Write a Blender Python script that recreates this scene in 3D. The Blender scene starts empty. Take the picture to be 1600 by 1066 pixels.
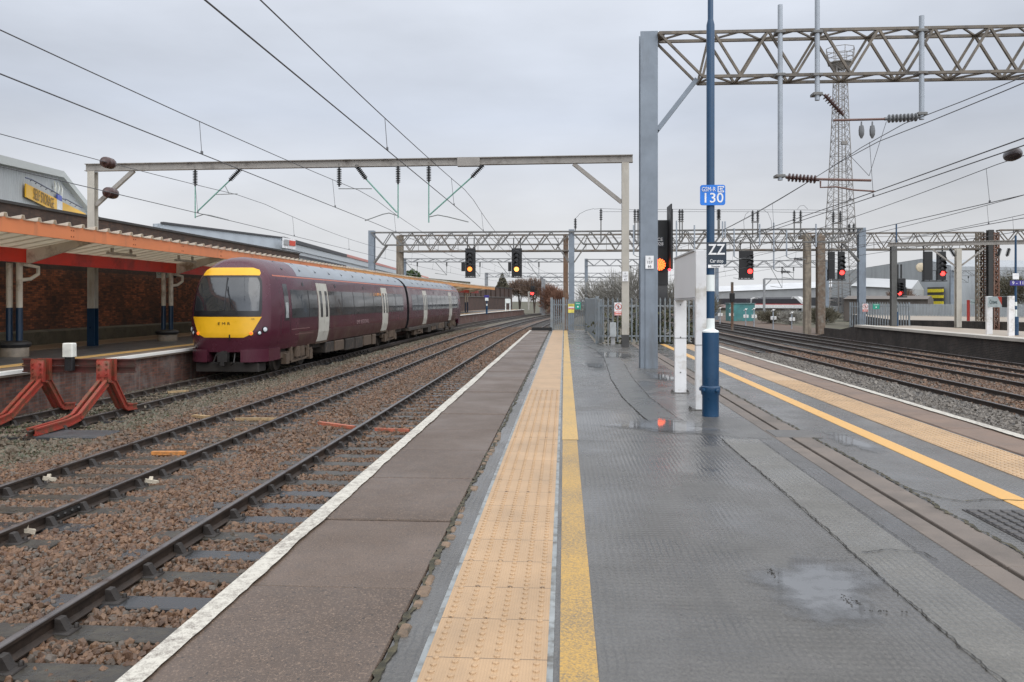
import bpy, bmesh, math, random
import numpy as np
from mathutils import Vector, Matrix
random.seed(7); RNG = np.random.default_rng(11)
SC = bpy.context.scene
COL = SC.collection
R = math.radians

# ------------------------------------------------------------------ camera, sky, sun, exposure
EYE = 1.57; FPX = 1250.0; YAW = R(3.75); HORIZON = 470.0
cam_d = bpy.data.cameras.new('camera'); cam = bpy.data.objects.new('camera', cam_d); COL.objects.link(cam)
cam.location = (0, 0, EYE); cam.rotation_euler = (R(90), 0, YAW)
cam_d.sensor_width = 36; cam_d.lens = FPX / 1600 * 36
cam_d.shift_y = -(533 - HORIZON) / 1600
cam_d.clip_start = 0.05; cam_d.clip_end = 3000
SC.camera = cam
SC.view_settings.view_transform = 'Standard'; SC.view_settings.look = 'None'
SC.view_settings.exposure = 0.10; SC.view_settings.gamma = 1.0
try: SC.cycles.use_denoising = True
except Exception: pass
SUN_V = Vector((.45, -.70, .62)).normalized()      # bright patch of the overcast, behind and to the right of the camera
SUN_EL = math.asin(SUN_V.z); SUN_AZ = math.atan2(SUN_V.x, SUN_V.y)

world = bpy.data.worlds.new('World'); SC.world = world; world.use_nodes = True
def build_world():
    nt = world.node_tree; nt.nodes.clear(); N = nt.nodes.new; L = nt.links.new
    out = N('ShaderNodeOutputWorld')
    sky = N('ShaderNodeTexSky'); sky.sky_type = 'NISHITA'; sky.sun_disc = False
    sky.sun_elevation = SUN_EL; sky.sun_rotation = SUN_AZ; sky.dust_density = 4
    bg1 = N('ShaderNodeBackground'); bg1.inputs[1].default_value = 0.1
    L(sky.outputs[0], bg1.inputs[0])
    tc = N('ShaderNodeTexCoord'); sep = N('ShaderNodeSeparateXYZ'); L(tc.outputs['Generated'], sep.inputs[0])
    # stratus deck: luminance rises towards the zenith like a real overcast sky
    ramp = N('ShaderNodeValToRGB'); L(sep.outputs[2], ramp.inputs[0])
    e = ramp.color_ramp.elements
    e[0].position = 0.0; e[0].color = (0.74, 0.75, 0.765, 1)
    e[1].position = 1.0; e[1].color = (1.15, 1.17, 1.21, 1)
    for p, c in ((0.10, (0.70, 0.715, 0.745, 1)), (0.22, (0.60, 0.65, 0.745, 1)), (0.34, (0.67, 0.715, 0.80, 1)), (0.6, (.95, .98, 1.03, 1))):
        k = e.new(p); k.color = c
    mp = N('ShaderNodeMapping'); mp.inputs['Scale'].default_value = (1.0, 1.0, 3.2); mp.inputs['Location'].default_value = (0.3, 0.1, 0.2)
    L(tc.outputs['Generated'], mp.inputs[0])
    nz = N('ShaderNodeTexNoise'); nz.inputs['Scale'].default_value = 2.0; nz.inputs['Detail'].default_value = 6; nz.inputs['Roughness'].default_value = 0.5
    L(mp.outputs[0], nz.inputs[0])
    cr = N('ShaderNodeMapRange'); L(nz.outputs[0], cr.inputs[0])
    cr.inputs[1].default_value = 0.3; cr.inputs[2].default_value = 0.7; cr.inputs[3].default_value = 0.80; cr.inputs[4].default_value = 1.14
    mul = N('ShaderNodeVectorMath'); mul.operation = 'SCALE'; L(ramp.outputs[0], mul.inputs[0]); L(cr.outputs[0], mul.inputs['Scale'])
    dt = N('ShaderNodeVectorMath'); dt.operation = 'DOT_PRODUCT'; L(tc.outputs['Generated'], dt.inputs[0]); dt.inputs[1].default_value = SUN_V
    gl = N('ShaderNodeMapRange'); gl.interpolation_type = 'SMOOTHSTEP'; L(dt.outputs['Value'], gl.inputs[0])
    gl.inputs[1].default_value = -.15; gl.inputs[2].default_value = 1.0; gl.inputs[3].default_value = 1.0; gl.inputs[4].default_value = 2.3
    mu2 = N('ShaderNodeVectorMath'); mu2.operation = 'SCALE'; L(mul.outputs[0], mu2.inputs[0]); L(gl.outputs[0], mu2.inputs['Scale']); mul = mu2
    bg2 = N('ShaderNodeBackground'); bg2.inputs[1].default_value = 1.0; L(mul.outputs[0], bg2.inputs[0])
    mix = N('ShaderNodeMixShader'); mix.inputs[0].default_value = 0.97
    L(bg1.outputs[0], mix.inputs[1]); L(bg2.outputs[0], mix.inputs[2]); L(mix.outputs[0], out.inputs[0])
build_world()
sun_d = bpy.data.lights.new('sun', 'SUN'); sun = bpy.data.objects.new('sun', sun_d); COL.objects.link(sun)
sun_d.energy = 0.5; sun_d.angle = R(40); sun_d.color = (1, 0.97, 0.93)
sun.rotation_euler = SUN_V.to_track_quat('Z', 'Y').to_euler()

# ------------------------------------------------------------------ geometry helpers
CV = Vector((-math.sin(YAW), math.cos(YAW), 0)); RV = Vector((math.cos(YAW), math.sin(YAW), 0))
def ray(px, py): return CV + RV * ((px - 800) / FPX) + Vector((0, 0, (HORIZON - py) / FPX))
def at(px, py, Y=None, Z=None, X=None, D=None):
    """world point seen at a photo pixel, on a plane of known depth, height or lateral position"""
    d = ray(px, py)
    if Y is not None: t = Y / d.y
    elif X is not None: t = X / d.x
    elif D is not None: t = D
    else: t = (Z - EYE) / d.z
    return Vector((d.x * t, d.y * t, EYE + d.z * t))
def curve(Y): return max(0.0, Y - 45.0) ** 2 / 2000.0
def frame(p0, p1):
    d = (Vector(p1) - Vector(p0)); l = d.length; d = d.normalized() if l > 1e-9 else Vector((0, 0, 1))
    up = Vector((0, 0, 1)) if abs(d.z) < 0.95 else Vector((1, 0, 0))
    s = d.cross(up).normalized(); u = s.cross(d).normalized()
    return d, s, u, l

class MB:
    def __init__(s): s.v = []; s.f = []; s.m = []; s.sm = []
    def add(s, vs, fs, mi=0, smooth=False):
        o = len(s.v); s.v.extend([tuple(v) for v in vs])
        for f in fs: s.f.append(tuple(i + o for i in f)); s.m.append(mi); s.sm.append(smooth)
        return s
    def box(s, x0, x1, y0, y1, z0, z1, mi=0):
        return s.add([(x0,y0,z0),(x1,y0,z0),(x1,y1,z0),(x0,y1,z0),(x0,y0,z1),(x1,y0,z1),(x1,y1,z1),(x0,y1,z1)],
                     [(0,3,2,1),(4,5,6,7),(0,1,5,4),(1,2,6,5),(2,3,7,6),(3,0,4,7)], mi)
    def cbox(s, c, sx, sy, sz, mi=0): return s.box(c[0]-sx/2, c[0]+sx/2, c[1]-sy/2, c[1]+sy/2, c[2]-sz/2, c[2]+sz/2, mi)
    def bbox(s, x0, x1, y0, y1, z0, z1, b=0.01, mi=0):
        """box with chamfered vertical edges and top"""
        def ring(z, i): 
            return [(x0+b+i,y0+i,z),(x1-b-i,y0+i,z),(x1-i,y0+b+i,z),(x1-i,y1-b-i,z),(x1-b-i,y1-i,z),(x0+b+i,y1-i,z),(x0+i,y1-b-i,z),(x0+i,y0+b+i,z)]
        vs = ring(z0, 0) + ring(z1 - b, 0) + ring(z1, b * .7)
        fs = [tuple(range(7, -1, -1)), tuple(range(16, 24))]
        for k in (0, 8):
            for i in range(8): j = (i + 1) % 8; fs.append((k+i, k+j, k+8+j, k+8+i))
        return s.add(vs, fs, mi)
    def bar(s, p0, p1, w, h=None, mi=0):
        h = h or w; d, a, u, l = frame(p0, p1); p0 = Vector(p0); p1 = Vector(p1)
        vs = []
        for p in (p0, p1):
            for i, j in ((-1,-1),(1,-1),(1,1),(-1,1)): vs.append(p + a * (i * w / 2) + u * (j * h / 2))
        return s.add(vs, [(3,2,1,0),(4,5,6,7),(0,1,5,4),(1,2,6,5),(2,3,7,6),(3,0,4,7)], mi)
    def angle(s, p0, p1, w, t=0.012, mi=0):
        d, a, u, l = frame(p0, p1); p0 = Vector(p0); p1 = Vector(p1)
        s.bar(p0 + u * (w/2 - t/2), p1 + u * (w/2 - t/2), w, t, mi)
        return s.bar(p0 - a * (w/2 - t/2) - u * t / 2, p1 - a * (w/2 - t/2) - u * t / 2, t, w - t, mi)
    def tube(s, pts, r, n=8, mi=0, cap=True, smooth=True):
        pts = [Vector(p) for p in pts]; rs = r if isinstance(r, (list, tuple)) else [r] * len(pts)
        vs = []; fs = []; m = len(pts)
        d0, a, u, _ = frame(pts[0], pts[1])
        for i, p in enumerate(pts):
            if 0 < i < m - 1: d = ((pts[i+1]-p).normalized() + (p-pts[i-1]).normalized()).normalized()
            elif i == 0: d = (pts[1]-p).normalized()
            else: d = (p - pts[i-1]).normalized()
            a = (a - d * a.dot(d)).normalized(); u = a.cross(d)
            for k in range(n):
                t = 2 * math.pi * k / n; vs.append(p + (a * math.cos(t) + u * math.sin(t)) * rs[i])
        for i in range(m - 1):
            for k in range(n): j = (k + 1) % n; fs.append((i*n+j, i*n+k, (i+1)*n+k, (i+1)*n+j))
        s.add(vs, fs, mi, smooth)
        if cap:
            s.add([vs[k] for k in range(n)], [tuple(range(n))], mi); s.add([vs[(m-1)*n+k] for k in range(n)], [tuple(range(n-1, -1, -1))], mi)
        return s
    def lathe(s, p0, p1, prof, n=12, mi=0, smooth=True):
        """revolve (t along axis in metres, radius) about the axis p0->p1"""
        d, a, u, l = frame(p0, p1); p0 = Vector(p0); vs = []; fs = []
        for t, r in prof:
            for k in range(n):
                q = 2 * math.pi * k / n; vs.append(p0 + d * t + (a * math.cos(q) + u * math.sin(q)) * r)
        m = len(prof)
        for i in range(m - 1):
            for k in range(n): j = (k + 1) % n; fs.append((i*n+k, i*n+j, (i+1)*n+j, (i+1)*n+k))
        fs.append(tuple(range(n-1, -1, -1))); fs.append(tuple((m-1)*n + k for k in range(n)))
        return s.add(vs, fs, mi, smooth)
    def insul(s, p0, p1, r=0.08, n=8, mi=0, core=0.4):
        l = (Vector(p1) - Vector(p0)).length; prof = [(0, r * core)]; k = n
        for i in range(k):
            t = l * (0.06 + 0.88 * i / k); w = l * 0.88 / k
            prof += [(t, r * core), (t + w * .2, r), (t + w * .45, r), (t + w * .7, r * core)]
        prof += [(l, r * core)]
        return s.lathe(p0, p1, prof, 10, mi)
    def prism(s, poly, axis, a0, a1, mi=0):
        """extrude a 2-D polygon along 'x','y' or 'z' between a0 and a1"""
        def P3(p, a): return {'x': (a, p[0], p[1]), 'y': (p[0], a, p[1]), 'z': (p[0], p[1], a)}[axis]
        n = len(poly); vs = [P3(p, a0) for p in poly] + [P3(p, a1) for p in poly]
        fs = [tuple(range(n-1, -1, -1)), tuple(range(n, 2*n))]
        for i in range(n): j = (i + 1) % n; fs.append((i, j, n+j, n+i))
        return s.add(vs, fs, mi)
    def sweep(s, prof, path, mi=0, smooth=False, closed=True):
        """sweep an (x,z) profile along a path of (x,y,z)"""
        n = len(prof); vs = []; fs = []
        for (X, Y, Z) in path:
            for (x, z) in prof: vs.append((X + x, Y, Z + z))
        for i in range(len(path) - 1):
            for k in range(n if closed else n - 1): j = (k + 1) % n; fs.append((i*n+k, i*n+j, (i+1)*n+j, (i+1)*n+k))
        if closed:
            fs.append(tuple(range(n-1, -1, -1))); fs.append(tuple((len(path)-1)*n + k for k in range(n)))
        return s.add(vs, fs, mi, smooth)
    def ibeam(s, p0, p1, w, h, t=0.03, mi=0):
        d, a, u, l = frame(p0, p1); p0 = Vector(p0); p1 = Vector(p1)
        s.bar(p0 + u*(h/2-t/2), p1 + u*(h/2-t/2), w, t, mi); s.bar(p0 - u*(h/2-t/2), p1 - u*(h/2-t/2), w, t, mi)
        return s.bar(p0, p1, t, h - 2*t, mi)
    def column(s, x, y, z0, z1, w, d, t=0.03, mi=0, face='y'):
        """H-section mast; flanges face the +-y (or +-x) direction"""
        if face == 'y':
            s.box(x-w/2, x+w/2, y-d/2, y-d/2+t, z0, z1, mi); s.box(x-w/2, x+w/2, y+d/2-t, y+d/2, z0, z1, mi); return s.box(x-t/2, x+t/2, y-d/2+t, y+d/2-t, z0, z1, mi)
        s.box(x-w/2, x-w/2+t, y-d/2, y+d/2, z0, z1, mi); s.box(x+w/2-t, x+w/2, y-d/2, y+d/2, z0, z1, mi); return s.box(x-w/2+t, x+w/2-t, y-t/2, y+t/2, z0, z1, mi)
    def build(s, name, mats, parent=None):
        me = bpy.data.meshes.new(name); off = Vector((0, 0, 0))
        if parent is not None: off = Vector(parent['_o'])
        me.from_pydata([(v[0]-off[0], v[1]-off[1], v[2]-off[2]) for v in s.v], [], s.f)
        mats = mats if isinstance(mats, (list, tuple)) else [mats]
        for m in mats: me.materials.append(m)
        me.polygons.foreach_set('material_index', s.m); me.polygons.foreach_set('use_smooth', s.sm); me.update()
        if any(s.sm): me.set_sharp_from_angle(angle=R(38))
        o = bpy.data.objects.new(name, me); COL.objects.link(o)
        if parent is not None: o.parent = parent
        o['_o'] = tuple(off)
        return o
def tag(o, label, cat, group=None):
    o['label'] = label; o['category'] = cat
    if group: o['group'] = group
    return o
def struct(o): o['kind'] = 'structure'; return o
def stuff(o): o['kind'] = 'stuff'; return o
def thing(name, label, cat, loc=(0, 0, 0), group=None):
    o = bpy.data.objects.new(name, None); COL.objects.link(o); o.location = loc; o.empty_display_size = .2
    o['_o'] = tuple(loc); return tag(o, label, cat, group)
def text(s, name, size, loc, mat, parent=None, rot=(90, 0, 0), ext=0.003, width=None, space=1.0, bold=0.0):
    cu = bpy.data.curves.new(name, 'FONT'); cu.body = s; cu.size = size; cu.extrude = ext; cu.align_x = 'CENTER'; cu.align_y = 'CENTER'
    cu.space_character = space; cu.offset = bold; cu.resolution_u = 3
    t = bpy.data.objects.new(name, cu); COL.objects.link(t); bpy.context.view_layer.update()
    me = bpy.data.meshes.new_from_object(t.evaluated_get(bpy.context.evaluated_depsgraph_get()))
    bpy.data.objects.remove(t); bpy.data.curves.remove(cu)
    me.name = name; me.materials.clear(); me.materials.append(mat)
    if width:
        xs = [v.co.x for v in me.vertices]; k = width / max(1e-6, max(xs) - min(xs))
        for v in me.vertices: v.co.x *= k
    rm = rot if isinstance(rot, Matrix) else Matrix.Rotation(R(rot[2]), 3, 'Z') @ Matrix.Rotation(R(rot[1]), 3, 'Y') @ Matrix.Rotation(R(rot[0]), 3, 'X')
    off = Vector(parent['_o']) if parent is not None else Vector((0, 0, 0))
    for v in me.vertices: v.co = rm @ v.co + Vector(loc) - off
    o = bpy.data.objects.new(name, me); COL.objects.link(o); o['_o'] = tuple(off)
    if parent is not None: o.parent = parent
    return o

# ------------------------------------------------------------------ materials
def nodes(name):
    m = bpy.data.materials.new(name); m.use_nodes = True; nt = m.node_tree
    b = nt.nodes['Principled BSDF']; return m, nt, b, nt.nodes.new, nt.links.new
def c4(c): return (c[0], c[1], c[2], 1)
def noise(N, L, vec, scale, detail=4, rough=0.55, dist=0.0):
    n = N('ShaderNodeTexNoise'); n.inputs['Scale'].default_value = scale; n.inputs['Detail'].default_value = detail
    n.inputs['Roughness'].default_value = rough; n.inputs['Distortion'].default_value = dist; L(vec, n.inputs[0]); return n.outputs[0]
def mrange(N, L, v, a, b, c=0.0, d=1.0):
    n = N('ShaderNodeMapRange'); L(v, n.inputs[0])
    for i, x in enumerate((a, b, c, d)): n.inputs[i+1].default_value = x
    return n.outputs[0]
def mixc(N, L, f, a, b, mode='MIX'):
    n = N('ShaderNodeMix'); n.data_type = 'RGBA'; n.blend_type = mode
    if isinstance(f, (int, float)): n.inputs[0].default_value = f
    else: L(f, n.inputs[0])
    for i, x in ((6, a), (7, b)):
        if isinstance(x, tuple): n.inputs[i].default_value = c4(x)
        else: L(x, n.inputs[i])
    return n.outputs[2]
def math_(N, L, op, a, b=0.0):
    n = N('ShaderNodeMath'); n.operation = op
    for i, x in ((0, a), (1, b)):
        if isinstance(x, (int, float)): n.inputs[i].default_value = x
        else: L(x, n.inputs[i])
    return n.outputs[0]
def bump(N, L, b, h, strength=0.4, dist=0.01, prev=None):
    n = N('ShaderNodeBump'); n.inputs['Strength'].default_value = strength; n.inputs['Distance'].default_value = dist; L(h, n.inputs['Height'])
    if prev is not None: L(prev, n.inputs['Normal'])
    L(n.outputs[0], b.inputs['Normal']); return n.outputs[0]
def objco(N, L, scale=None):
    t = N('ShaderNodeTexCoord')
    if scale is None: return t.outputs['Object']
    mp = N('ShaderNodeMapping'); mp.inputs['Scale'].default_value = scale; L(t.outputs['Object'], mp.inputs[0]); return mp.outputs[0]
_M = {}
def M(name, col=(.5, .5, .5), rough=.5, metal=0.0, var=.18, scale=4.0, bmp=0.0, bscale=60.0, dirt=None, dirt_amt=.5, dscale=3.0, spec=.5, streak=False):
    """painted / plain surface with tonal variation, optional dirt or rust patches and fine bump"""
    if name in _M: return _M[name]
    m, nt, b, N, L = nodes(name); v = objco(N, L)
    n1 = noise(N, L, v, scale, 6)
    f = mrange(N, L, n1, .3, .7)
    c = mixc(N, L, f, tuple(x * (1 - var) for x in col), tuple(min(1, x * (1 + var)) for x in col))
    if dirt:
        vd = objco(N, L, (1, 1, .18)) if streak else v
        nd = noise(N, L, vd, dscale, 8, .65)
        fd = mrange(N, L, nd, .62 - .25 * dirt_amt, .78 - .2 * dirt_amt)
        c = mixc(N, L, fd, c, dirt)
    L(c, b.inputs['Base Color'])
    rr = mrange(N, L, n1, .3, .7, max(.02, rough - .08), min(1, rough + .1)); L(rr, b.inputs['Roughness'])
    b.inputs['Metallic'].default_value = metal; b.inputs['Specular IOR Level'].default_value = spec
    if bmp: bump(N, L, b, noise(N, L, v, bscale, 4), bmp, .01)
    _M[name] = m; return m
def EM(name, col, power):
    if name in _M: return _M[name]
    m, nt, b, N, L = nodes(name); b.inputs['Base Color'].default_value = c4(tuple(x * .5 for x in col))
    b.inputs['Emission Color'].default_value = c4(col); b.inputs['Emission Strength'].default_value = power
    _M[name] = m; return m

def mat_asphalt(name='wet_asphalt', k=1.0, tint=(1, 1, 1)):
    m, nt, b, N, L = nodes(name); v = objco(N, L)
    big = noise(N, L, v, .45, 6, .62, .3); mid = noise(N, L, v, 2.6, 7, .65); fine = noise(N, L, v, 150, 3, .7)
    agg = noise(N, L, objco(N, L, (1, .6, 1)), 75, 4, .75); walk = noise(N, L, objco(N, L, (1, .12, 1)), 1.4, 5, .6)
    col = mixc(N, L, mrange(N, L, mid, .3, .7), (.074, .069, .062), (.110, .104, .096))
    col = mixc(N, L, mrange(N, L, agg, .36, .66), mixc(N, L, 1.0, col, (.72, .72, .73), 'MULTIPLY'), mixc(N, L, 1.0, col, (1.22, 1.22, 1.2), 'MULTIPLY'))
    col = mixc(N, L, mrange(N, L, big, .50, .72, 0, .8), col, (.125, .123, .118))
    col = mixc(N, L, mrange(N, L, walk, .56, .74, 0, .6), col, (.042, .041, .040))
    vo = N('ShaderNodeTexVoronoi'); vo.inputs['Scale'].default_value = 2.3; vo.inputs['Randomness'].default_value = 1; L(v, vo.inputs[0])
    col = mixc(N, L, mrange(N, L, vo.outputs['Distance'], .018, .030, .55, 0), col, (.022, .021, .020))     # old gum and drips
    vp = N('ShaderNodeTexVoronoi'); vp.inputs['Scale'].default_value = 1.1; L(v, vp.inputs[0])
    col = mixc(N, L, mrange(N, L, vp.outputs['Distance'], .010, .018, .6, 0), col, (.24, .24, .23))
    sep = N('ShaderNodeSeparateXYZ'); wob = N('ShaderNodeVectorMath'); wob.operation = 'ADD'
    nw = N('ShaderNodeTexNoise'); nw.inputs['Scale'].default_value = 5; L(v, nw.inputs[0])
    sc_ = N('ShaderNodeVectorMath'); sc_.operation = 'SCALE'; sc_.inputs['Scale'].default_value = .035; L(nw.outputs[1], sc_.inputs[0])
    L(v, wob.inputs[0]); L(sc_.outputs[0], wob.inputs[1]); L(wob.outputs[0], sep.inputs[0])
    sx = math_(N, L, 'SINE', math_(N, L, 'MULTIPLY', sep.outputs[0], 2*math.pi/.042))
    sy = math_(N, L, 'SINE', math_(N, L, 'MULTIPLY', sep.outputs[1], 2*math.pi/.052))
    grid = math_(N, L, 'MULTIPLY', math_(N, L, 'ADD', sx, 1), math_(N, L, 'ADD', math_(N, L, 'MULTIPLY', sy, .7), 1))
    pit = mrange(N, L, grid, .10, .55, 1, 0); wear_ = mrange(N, L, noise(N, L, v, 1.1, 5, .65), .46, .66)      # rolled-in dimples darkened where the top is worn
    col = mixc(N, L, math_(N, L, 'MULTIPLY', math_(N, L, 'MULTIPLY', pit, wear_), .6), col, (.026, .026, .025))
    if k != 1.0 or tint != (1, 1, 1): col = mixc(N, L, 1.0, col, tuple(k * q for q in tint), 'MULTIPLY')
    L(col, b.inputs['Base Color'])
    film = mrange(N, L, noise(N, L, v, .75, 6, .6, .5), .40, .62)      # standing water film fills the imprint
    h = math_(N, L, 'ADD', math_(N, L, 'MULTIPLY', grid, .38), math_(N, L, 'MULTIPLY', fine, .6))
    dry = math_(N, L, 'SUBTRACT', 1.0, math_(N, L, 'MULTIPLY', film, .7))
    bump(N, L, b, math_(N, L, 'MULTIPLY', h, dry), .48, .006)
    L(mrange(N, L, film, 0, 1, .33, .09), b.inputs['Roughness'])
    b.inputs['Specular IOR Level'].default_value = .6
    return m
def mat_slab():
    m, nt, b, N, L = nodes('coping_concrete'); v = objco(N, L)
    n1 = noise(N, L, v, .8, 7, .62); n2 = noise(N, L, v, 95, 3, .75); n3 = noise(N, L, v, 7, 6, .7); n4 = noise(N, L, v, 55, 2, .6)
    c = mixc(N, L, mrange(N, L, n1, .3, .7), (.078, .053, .038), (.128, .091, .068))
    c = mixc(N, L, mrange(N, L, n3, .45, .75, 0, .7), c, (.072, .054, .043))
    sp = N('ShaderNodeSeparateXYZ'); L(v, sp.inputs[0]); wn = N('ShaderNodeTexWhiteNoise'); wn.noise_dimensions = '1D'
    L(math_(N, L, 'FLOOR', math_(N, L, 'DIVIDE', math_(N, L, 'ADD', sp.outputs[1], 1.05), 1.34)), wn.inputs['W'])      # every slab has its own tone
    c = mixc(N, L, mrange(N, L, wn.outputs[0], 0, 1, 0, .55), c, mixc(N, L, 1.0, c, (.62, .60, .58), 'MULTIPLY'))
    c = mixc(N, L, mrange(N, L, n2, .54, .66), c, (.22, .155, .11))
    c = mixc(N, L, mrange(N, L, n4, .62, .70), c, (.035, .028, .024))
    L(c, b.inputs['Base Color']); L(mrange(N, L, n1, .35, .65, .62, .40), b.inputs['Roughness'])
    bump(N, L, b, n2, .35, .004); return m
def mat_paint(name, col, under, wear=.5, rough=.5, scale=14, fine=True):
    m, nt, b, N, L = nodes(name); v = objco(N, L)
    n1 = noise(N, L, v, scale, 8, .7); n2 = noise(N, L, v, 1.2, 4); n3 = noise(N, L, v, 130, 3, .7)
    t = math_(N, L, 'ADD', math_(N, L, 'MULTIPLY', n1, .55), math_(N, L, 'ADD', math_(N, L, 'MULTIPLY', n2, .25), math_(N, L, 'MULTIPLY', n3, .35)))
    f = mrange(N, L, t, .68 - .14 * wear, .86 - .14 * wear)
    c = mixc(N, L, mrange(N, L, n2, .3, .7), tuple(x * .9 for x in col), col)
    L(mixc(N, L, f, c, under), b.inputs['Base Color']); b.inputs['Roughness'].default_value = rough
    if fine: bump(N, L, b, n3, .3, .003)
    return m
def mat_tactile(name, pitch_y, col=(.62, .39, .19)):
    m, nt, b, N, L = nodes(name); v = objco(N, L)
    sep = N('ShaderNodeSeparateXYZ'); L(v, sep.inputs[0])
    s = math_(N, L, 'SINE', math_(N, L, 'MULTIPLY', sep.outputs[0], 2*math.pi/.0135))
    n1 = noise(N, L, v, 2.0, 6, .6); n2 = noise(N, L, v, 40, 4, .6)
    # tile joints: thin dark line every tile length, and a tint of its own for each tile
    my = math_(N, L, 'FRACT', math_(N, L, 'DIVIDE', sep.outputs[1], pitch_y))
    j = math_(N, L, 'LESS_THAN', my, .016)
    fl = math_(N, L, 'FLOOR', math_(N, L, 'DIVIDE', sep.outputs[1], pitch_y))
    wn = N('ShaderNodeTexWhiteNoise'); wn.noise_dimensions = '1D'; L(fl, wn.inputs['W'])
    c = mixc(N, L, mrange(N, L, n1, .3, .7), tuple(x * .84 for x in col), tuple(x * 1.1 for x in col))
    c = mixc(N, L, mrange(N, L, wn.outputs[0], 0, 1, 0, .35), c, tuple(x * .80 for x in col))
    c = mixc(N, L, mrange(N, L, n2, .62, .78, 0, .35), c, (.30, .19, .10))
    c = mixc(N, L, mrange(N, L, noise(N, L, objco(N, L, (1, .3, 1)), 3.2, 7, .7), .50, .74, 0, .55), c, (.27, .19, .12))
    c = mixc(N, L, math_(N, L, 'MULTIPLY', j, .85), c, (.12, .085, .06))
    L(c, b.inputs['Base Color']); b.inputs['Roughness'].default_value = .5
    h = math_(N, L, 'SUBTRACT', math_(N, L, 'MULTIPLY', s, .5), math_(N, L, 'MULTIPLY', j, 2))
    bump(N, L, b, h, .5, .002); return m
def mat_brick(name, c1, c2, mortar, stain, axis='x', blotch=.5):
    """brick wall; axis = the direction the wall runs ('x' or 'y')"""
    m, nt, b, N, L = nodes(name); v = objco(N, L); sep = N('ShaderNodeSeparateXYZ'); L(v, sep.inputs[0])
    cb = N('ShaderNodeCombineXYZ'); L(sep.outputs[0 if axis == 'x' else 1], cb.inputs[0]); L(sep.outputs[2], cb.inputs[1])
    br = N('ShaderNodeTexBrick'); L(cb.outputs[0], br.inputs[0]); br.inputs['Scale'].default_value = 1
    br.inputs['Brick Width'].default_value = .225; br.inputs['Row Height'].default_value = .075; br.inputs['Mortar Size'].default_value = .008
    br.inputs['Color1'].default_value = c4(c1); br.inputs['Color2'].default_value = c4(c2); br.inputs['Mortar'].default_value = c4(mortar); br.inputs['Bias'].default_value = -.15
    n1 = noise(N, L, v, .7, 8, .65); n2 = noise(N, L, v, 5, 5, .7)
    vs = objco(N, L, (6, 6, .5)); n3 = noise(N, L, vs, .6, 6, .65)
    c = mixc(N, L, mrange(N, L, n1, .62 - .3 * blotch, .80 - .2 * blotch), br.outputs[0], stain)
    c = mixc(N, L, mrange(N, L, n3, .5, .75, 0, .8), c, stain)
    c = mixc(N, L, mrange(N, L, n2, .3, .7), c, mixc(N, L, 1.0, c, (1.5, 1.25, 1.1), 'MULTIPLY'))
    L(c, b.inputs['Base Color']); b.inputs['Roughness'].default_value = .85
    bump(N, L, b, br.outputs[1], -.6, .01); return m
def mat_ballast_far(name, ca, cb_, cc, scale=24):
    m, nt, b, N, L = nodes(name); v = objco(N, L)
    vo = N('ShaderNodeTexVoronoi'); vo.inputs['Scale'].default_value = scale; L(v, vo.inputs[0])
    sep = N('ShaderNodeSeparateXYZ'); L(vo.outputs['Color'], sep.inputs[0])
    c = mixc(N, L, sep.outputs[0], ca, cb_); c = mixc(N, L, mrange(N, L, sep.outputs[1], .7, .8), c, cc)
    n1 = noise(N, L, v, .5, 6, .6)
    c = mixc(N, L, mrange(N, L, n1, .3, .75, 0, .5), c, tuple(x * .55 for x in ca))
    L(c, b.inputs['Base Color']); b.inputs['Roughness'].default_value = .75
    bump(N, L, b, vo.outputs['Distance'], -1.0, .04); return m
def mat_stone(name, ca, cb_, cc):
    m, nt, b, N, L = nodes(name); a = N('ShaderNodeAttribute'); a.attribute_name = 'rnd'; v = objco(N, L)
    w = N('ShaderNodeTexWhiteNoise'); w.noise_dimensions = '1D'; L(a.outputs['Fac'], w.inputs['W'])
    c = mixc(N, L, a.outputs['Fac'], ca, cb_)
    c = mixc(N, L, mrange(N, L, w.outputs[0], .72, .8), c, cc)
    n1 = noise(N, L, v, .45, 6, .6)
    c = mixc(N, L, mrange(N, L, n1, .4, .8, 0, .55), c, (.085, .065, .045))
    c = mixc(N, L, mrange(N, L, noise(N, L, v, 60, 3), .3, .7), c, mixc(N, L, 1.0, c, (.7, .68, .66), 'MULTIPLY'))
    L(c, b.inputs['Base Color']); b.inputs['Roughness'].default_value = .55; return m
def mat_rib(name, col, pitch=.25, axis=1, rough=.55, var=.1, dirt=None, depth=.02):
    """profiled metal cladding: vertical ribs"""
    m, nt, b, N, L = nodes(name); v = objco(N, L); sep = N('ShaderNodeSeparateXYZ'); L(v, sep.inputs[0])
    s = math_(N, L, 'SINE', math_(N, L, 'MULTIPLY', sep.outputs[axis], 2*math.pi/pitch))
    n1 = noise(N, L, v, .3, 6, .6)
    c = mixc(N, L, mrange(N, L, n1, .3, .7), tuple(x * (1 - var) for x in col), tuple(x * (1 + var) for x in col))
    if dirt: c = mixc(N, L, mrange(N, L, noise(N, L, objco(N, L, (1, 1, .1)), 1.2, 6, .65), .5, .75, 0, .7), c, dirt)
    L(c, b.inputs['Base Color']); b.inputs['Roughness'].default_value = rough; bump(N, L, b, s, .7, depth); return m
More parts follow.
